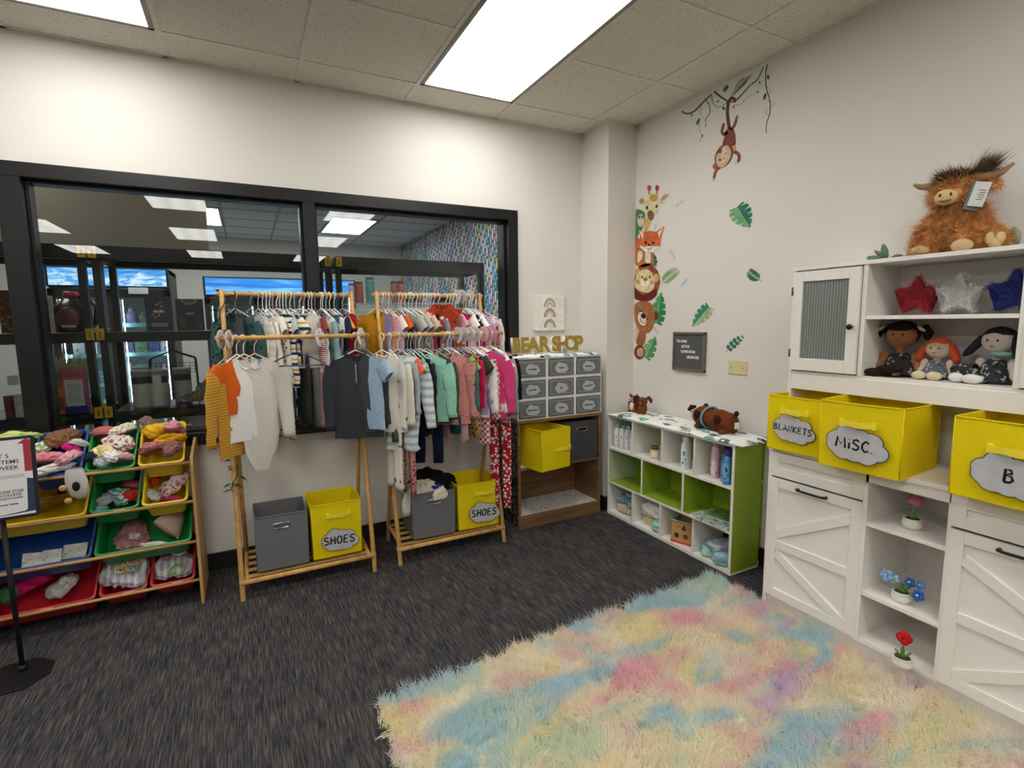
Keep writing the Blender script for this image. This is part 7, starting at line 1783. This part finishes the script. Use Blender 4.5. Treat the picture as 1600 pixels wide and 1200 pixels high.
for i, (px0, px1, c, lab) in enumerate(((548, 585, 'a9aaa8', 'grey storage tote on the chrome shelving'), (590, 640, '8f9394', 'second grey storage tote on the chrome shelving'), (650, 700, '9a9c9a', 'third grey storage tote on the chrome shelving'))):
    item('storage_tote', lab, 'tote', px0, px1, 482, 508, yw+.05, plain(c, .5), .3, z=zw-.42+.004)
# trays of black produce bags on top right
for i, (a_, lab) in enumerate(((690, 'dark plastic wrap bundle behind the rust red dress'), (745, 'dark plastic wrap bundle behind the size rings'))):
    p_ = at(a_-30, 470, 'y', yw+.15); tag(crumple('plastic_wrap', (.20, .1, .06), plain('3a3c40', .25, spec=.8), None, 120+i, (p_.x, yw+.2, zw+.045), 0, .3), lab, 'bag')
# ------------------------------------------------ coolers
def sign_mat(kind):
    t_ = NT('lit_header_'+kind); t_.p.inputs['Base Color'].default_value = (.02, .02, .03, 1)
    n1 = t_.n('ShaderNodeTexNoise', i_Scale=1.0, i_Detail=5.0, i_Distortion=1.2 if kind == 'ice' else .4)
    t_.l(t_.coord((7, 1, 26) if kind == 'ice' else (1.2, 1, 12), rot=(0, .0 if kind == 'ice' else .25, 0)), n1.inputs['Vector'])
    if kind == 'ice':
        sp = t_.n('ShaderNodeSeparateXYZ'); t_.l(t_.coord(), sp.inputs[0])
        up = t_.math('ADD', t_.math('MULTIPLY', sp.outputs[2], 4.0), .5)
        f_ = t_.math('SUBTRACT', n1.outputs[0], t_.math('MULTIPLY', up, .18))
        c_ = t_.ramp(f_, [(.25, srgb('2f86d6')), (.40, srgb('62aeea')), (.52, srgb('cfe6f7'))])
    else: c_ = t_.ramp(n1.outputs[0], [(.35, srgb('0a55c8')), (.5, srgb('1f8ee8')), (.62, srgb('7cc8f6'))])
    t_.l(c_, t_.p.inputs['Emission Color']); t_.p.inputs['Emission Strength'].default_value = .75; return t_.m
LED = emit('dff2ff', 9.0, 'cooler_led')
CB = plain('1f2022', .4); CS = plain('3f4143', .4)
CIN = plain('dcedf0', .4)
tg2 = GLASS
def cooler(x0, x1, y0, dep, ztop, hz0, label, kind, ndoors):
    e = thing('display_cooler', label, 'cooler', ((x0+x1)/2, y0+dep/2, 0)); ox_, oy_ = (x0+x1)/2, y0+dep/2; Lq = lambda x, y, z: (x-ox_, y-oy_, z)
    t = .045
    for a_, b_ in (((x0, y0+.06, 0), (x0+t, y0+dep, ztop)), ((x1-t, y0+.06, 0), (x1, y0+dep, ztop))):
        bm = NB(); box(bm, Lq(*a_), Lq(*b_)); obj('side_wall', bm, CS, e, bevel=.004)
    bm = NB(); box(bm, Lq(x0, y0+dep-.04, 0), Lq(x1, y0+dep, ztop)); obj('back_wall', bm, CIN, e)
    bm = NB(); box(bm, Lq(x0, y0+.04, ztop-.05), Lq(x1, y0+dep, ztop)); obj('top_cover', bm, CS, e, bevel=.004)
    bm = NB(); box(bm, Lq(x0, y0+.04, 0), Lq(x1, y0+dep, .25)); obj('base_grille', bm, CB, e, bevel=.004)
    bm = NB(); box(bm, Lq(x0, y0, hz0-.012), Lq(x1, y0+.08, ztop)); hd = obj('header_box', bm, CB, e, bevel=.004)
    bm = NB(); w2, h2 = (x1-x0)/2-.02, (ztop-.015-hz0)/2; box(bm, (-w2, -.004, -h2), (w2, 0, h2)); o = obj('lit_header', bm, sign_mat(kind), hd); o.location = Lq((x0+x1)/2, y0-.0005, hz0+h2)
    zs = [.30+.27*i for i in range(6) if .30+.27*i < hz0-.12]
    for z_ in zs:
        bm = NB(); box(bm, Lq(x0+t, y0+.10, z_), Lq(x1-t, y0+dep-.04, z_+.012)); s_ = obj('cooler_shelf', bm, CIN, e)
        bm = NB(); box(bm, Lq(x0+t, y0+.088, z_-.010), Lq(x1-t, y0+.098, z_+.026)); obj('price_rail', bm, plain('a9dfe6', .4), s_)
    dw = (x1-x0)/ndoors
    for d in range(ndoors):
        a_, b_ = x0+dw*d, x0+dw*(d+1)
        bm = NB(); f_ = .055
        for p, q in (((a_, .26), (a_+f_, hz0-.03)), ((b_-f_, .26), (b_, hz0-.03)), ((a_, .26), (b_, .31)), ((a_, hz0-.10), (b_, hz0-.03))): box(bm, Lq(p[0], y0+.005, p[1]), Lq(q[0], y0+.05, q[1]))
        fr2 = obj('door_frame', bm, CB, e, bevel=.003)
        bm = NB(); box(bm, Lq(a_+f_, y0+.02, .31), Lq(b_-f_, y0+.026, hz0-.10)); obj('door_glass', bm, GLASS, fr2)
        for x_ in (a_+f_+.012, b_-f_-.012):
            bm = NB(); box(bm, Lq(x_-.0025, y0+.055, .33), Lq(x_+.0025, y0+.065, hz0-.12)); obj('led_strip', bm, LED, fr2)
    return zs
z1s = cooler(-3.98, -3.10, 2.5, .62, 1.90, 1.735, 'tall black display cooler with an icy blue lit header at the left', 'ice', 2)
z2s = cooler(-2.86, -1.33, 3.0, .65, 1.88, 1.695, 'wide black display cooler with a bright blue streaked header', 'blue', 3)
bm = NB(); box(bm, (at(200, 450, 'y', 2.49).x, 2.488, at(200, 459, 'y', 2.49).z), (at(231, 450, 'y', 2.49).x, 2.495, at(200, 449, 'y', 2.49).z)); tag(obj('paper_notice', bm, plain('d5d6d8', .6), None), 'small white notice taped under the icy blue cooler header', 'notice')
PCOL = ['8f86b8', 'c9c6d4', '5f6fa8', 'd9d2b8', '6f8f9c', 'b0a5c8', '3f4a6a', 'c9a0a8', 'e3e3e0', '7f9f8a', 'd0b870']
rg = random.Random(12); PM = {}
def products(x0, x1, y0, zs, where):
    for zi, z_ in enumerate(zs):
        x = x0+.07
        while x < x1-.12:
            w_ = rg.uniform(.05, .09); h = rg.uniform(.12, .19); c = rg.choice(PCOL)
            key = (c, round(w_, 2), round(h, 2))
            if key not in PM:
                bm = NB(); W_, H_ = round(w_, 2), round(h, 2)
                if rg.random() < .5: lathe(bm, [(0, 0), (W_*.45, 0), (W_*.45, H_*.65), (W_*.2, H_*.85), (W_*.2, H_), (0, H_)], 12)
                else: box(bm, (-W_/2, -.03, 0), (W_/2, .03, H_))
                me = bpy.data.meshes.new('p'); bm.to_mesh(me); bm.free(); me.materials.append(cloth(c, 'patches', 'e6e6ea', '4a5070', sc_=1.0, rough=.3)); PM[key] = me
            o = bpy.data.objects.new('packaged_food', PM[key]); link(o); o.location = (x+w_/2, y0+.16, z_+.0125)
            tag(o, 'packaged food item on a lit shelf of the '+where, 'food package', 'food in the '+where); x += w_+rg.uniform(.004, .02)
products(-3.98+.03, -3.10, 2.5, z1s, 'cooler with the icy blue header'); products(-2.86+.03, -1.33, 3.0, z2s[-3:], 'cooler with the streaked header')

# ================================================================== shag rug
RC_ = [(-2.165, -1.50), (-.366, -1.405), (-.366, -3.05), (-2.19, -3.05)]
bm = NB(); prism(bm, [(x, y, .001) for x, y in [(RC_[0][0]+.015, RC_[0][1]-.015), (RC_[1][0]-.015, RC_[1][1]-.015), (RC_[2][0]-.015, RC_[2][1]), (RC_[3][0]+.015, RC_[3][1])]], (0, 0, .012))
rug = tag(obj('shag_rug', bm, plain('d9cdb0', .95), None), 'fluffy pastel tie-dye shag rug on the dark carpet', 'rug')
t_ = NT('tie_dye_pile'); setp(t_.p, None, .85, 0, .12); t_.p.inputs['Sheen Weight'].default_value = .6; t_.p.inputs['Sheen Roughness'].default_value = .5
v = t_.coord((1, 1, 0))
wn = t_.n('ShaderNodeTexNoise', i_Scale=3.0, i_Detail=3.0); t_.l(v, wn.inputs['Vector'])
def nlayer(seed, scale, lo, hi, st=(1.0, 1.0, 1), rot=0.5):
    n_ = t_.n('ShaderNodeTexNoise', i_Scale=scale, i_Detail=2.5, i_Distortion=.9)
    mp = t_.n('ShaderNodeMapping'); mp.inputs['Location'].default_value = (seed*3.1, seed*1.7, seed); mp.inputs['Scale'].default_value = st; mp.inputs['Rotation'].default_value = (0, 0, rot); t_.l(v, mp.inputs[0]); t_.l(mp.outputs[0], n_.inputs['Vector'])
    return t_.ramp(n_.outputs[0], [(lo, (0, 0, 0, 1)), (hi, (1, 1, 1, 1))])
col_ = t_.mix(nlayer(2, 2.2, .42, .58), srgb('fdf8ec'), srgb('fcf4d4'))
col_ = t_.mix(nlayer(5, 2.6, .52, .68), col_, srgb('fce8da'))
col_ = t_.mix(nlayer(1, 2.4, .50, .68, (1, 2.0, 1), .9), col_, srgb('fad2dc'))
col_ = t_.mix(nlayer(9, 2.4, .52, .66, (1, 2.2, 1), .9), col_, srgb('d3e9f0'))
col_ = t_.mix(nlayer(14, 2.4, .56, .70), col_, srgb('e2f1e0'))
col_ = t_.mix(nlayer(17, 2.8, .60, .72), col_, srgb('ecd5ec'))
t_.l(col_, t_.p.inputs['Base Color'])
tl = t_.n('ShaderNodeBsdfTranslucent'); t_.l(col_, tl.inputs[0]); mx = t_.n('ShaderNodeMixShader', i_0=.5); t_.l(t_.p.outputs[0], mx.inputs[1]); t_.l(tl.outputs[0], mx.inputs[2]); t_.l(mx.outputs[0], t_.out.inputs[0])
RUGM = t_.m
rgn = np.random.default_rng(8)
def inrug(n):
    u, v_ = rgn.random(n), rgn.random(n); Q = [np.array(p) for p in RC_]
    return ((1-u)*(1-v_))[:, None]*Q[0]+(u*(1-v_))[:, None]*Q[1]+(u*v_)[:, None]*Q[2]+((1-u)*v_)[:, None]*Q[3]
NT_ = 8500; cent = inrug(NT_); lean = rgn.normal(size=(NT_, 2))*.45+np.array([-.10, .12])
# neighbouring tufts lean alike
for i in range(NT_):
    q = Vector((cent[i, 0]*7, cent[i, 1]*7, 0)); lean[i] += 1.0*np.array([mnoise.noise(q), mnoise.noise(q+Vector((9, 4, 2)))])
per = 24; idx = np.repeat(np.arange(NT_), per); N = len(idx)
off = rgn.normal(size=(N, 2))*.013; rt = np.zeros((N, 3)); rt[:, :2] = cent[idx]+off; rt[:, 2] = .012
xlo, xhi = -2.185, -.366
rt[:, 0] = np.clip(rt[:, 0], xlo, xhi)
dr = np.zeros((N, 3)); dr[:, :2] = lean[idx]-off*16+rgn.normal(size=(N, 2))*.16; dr[:, 2] = 1.0
nr = rt[:, 0] > -.43; dr[nr, 0] = np.clip(dr[nr, 0]*.35, -.3, .0)
strands('pile', rt, dr, .052, .0026, RUGM, rug, 21, .34, kind='stuff', droop=.25, zmin=.004)
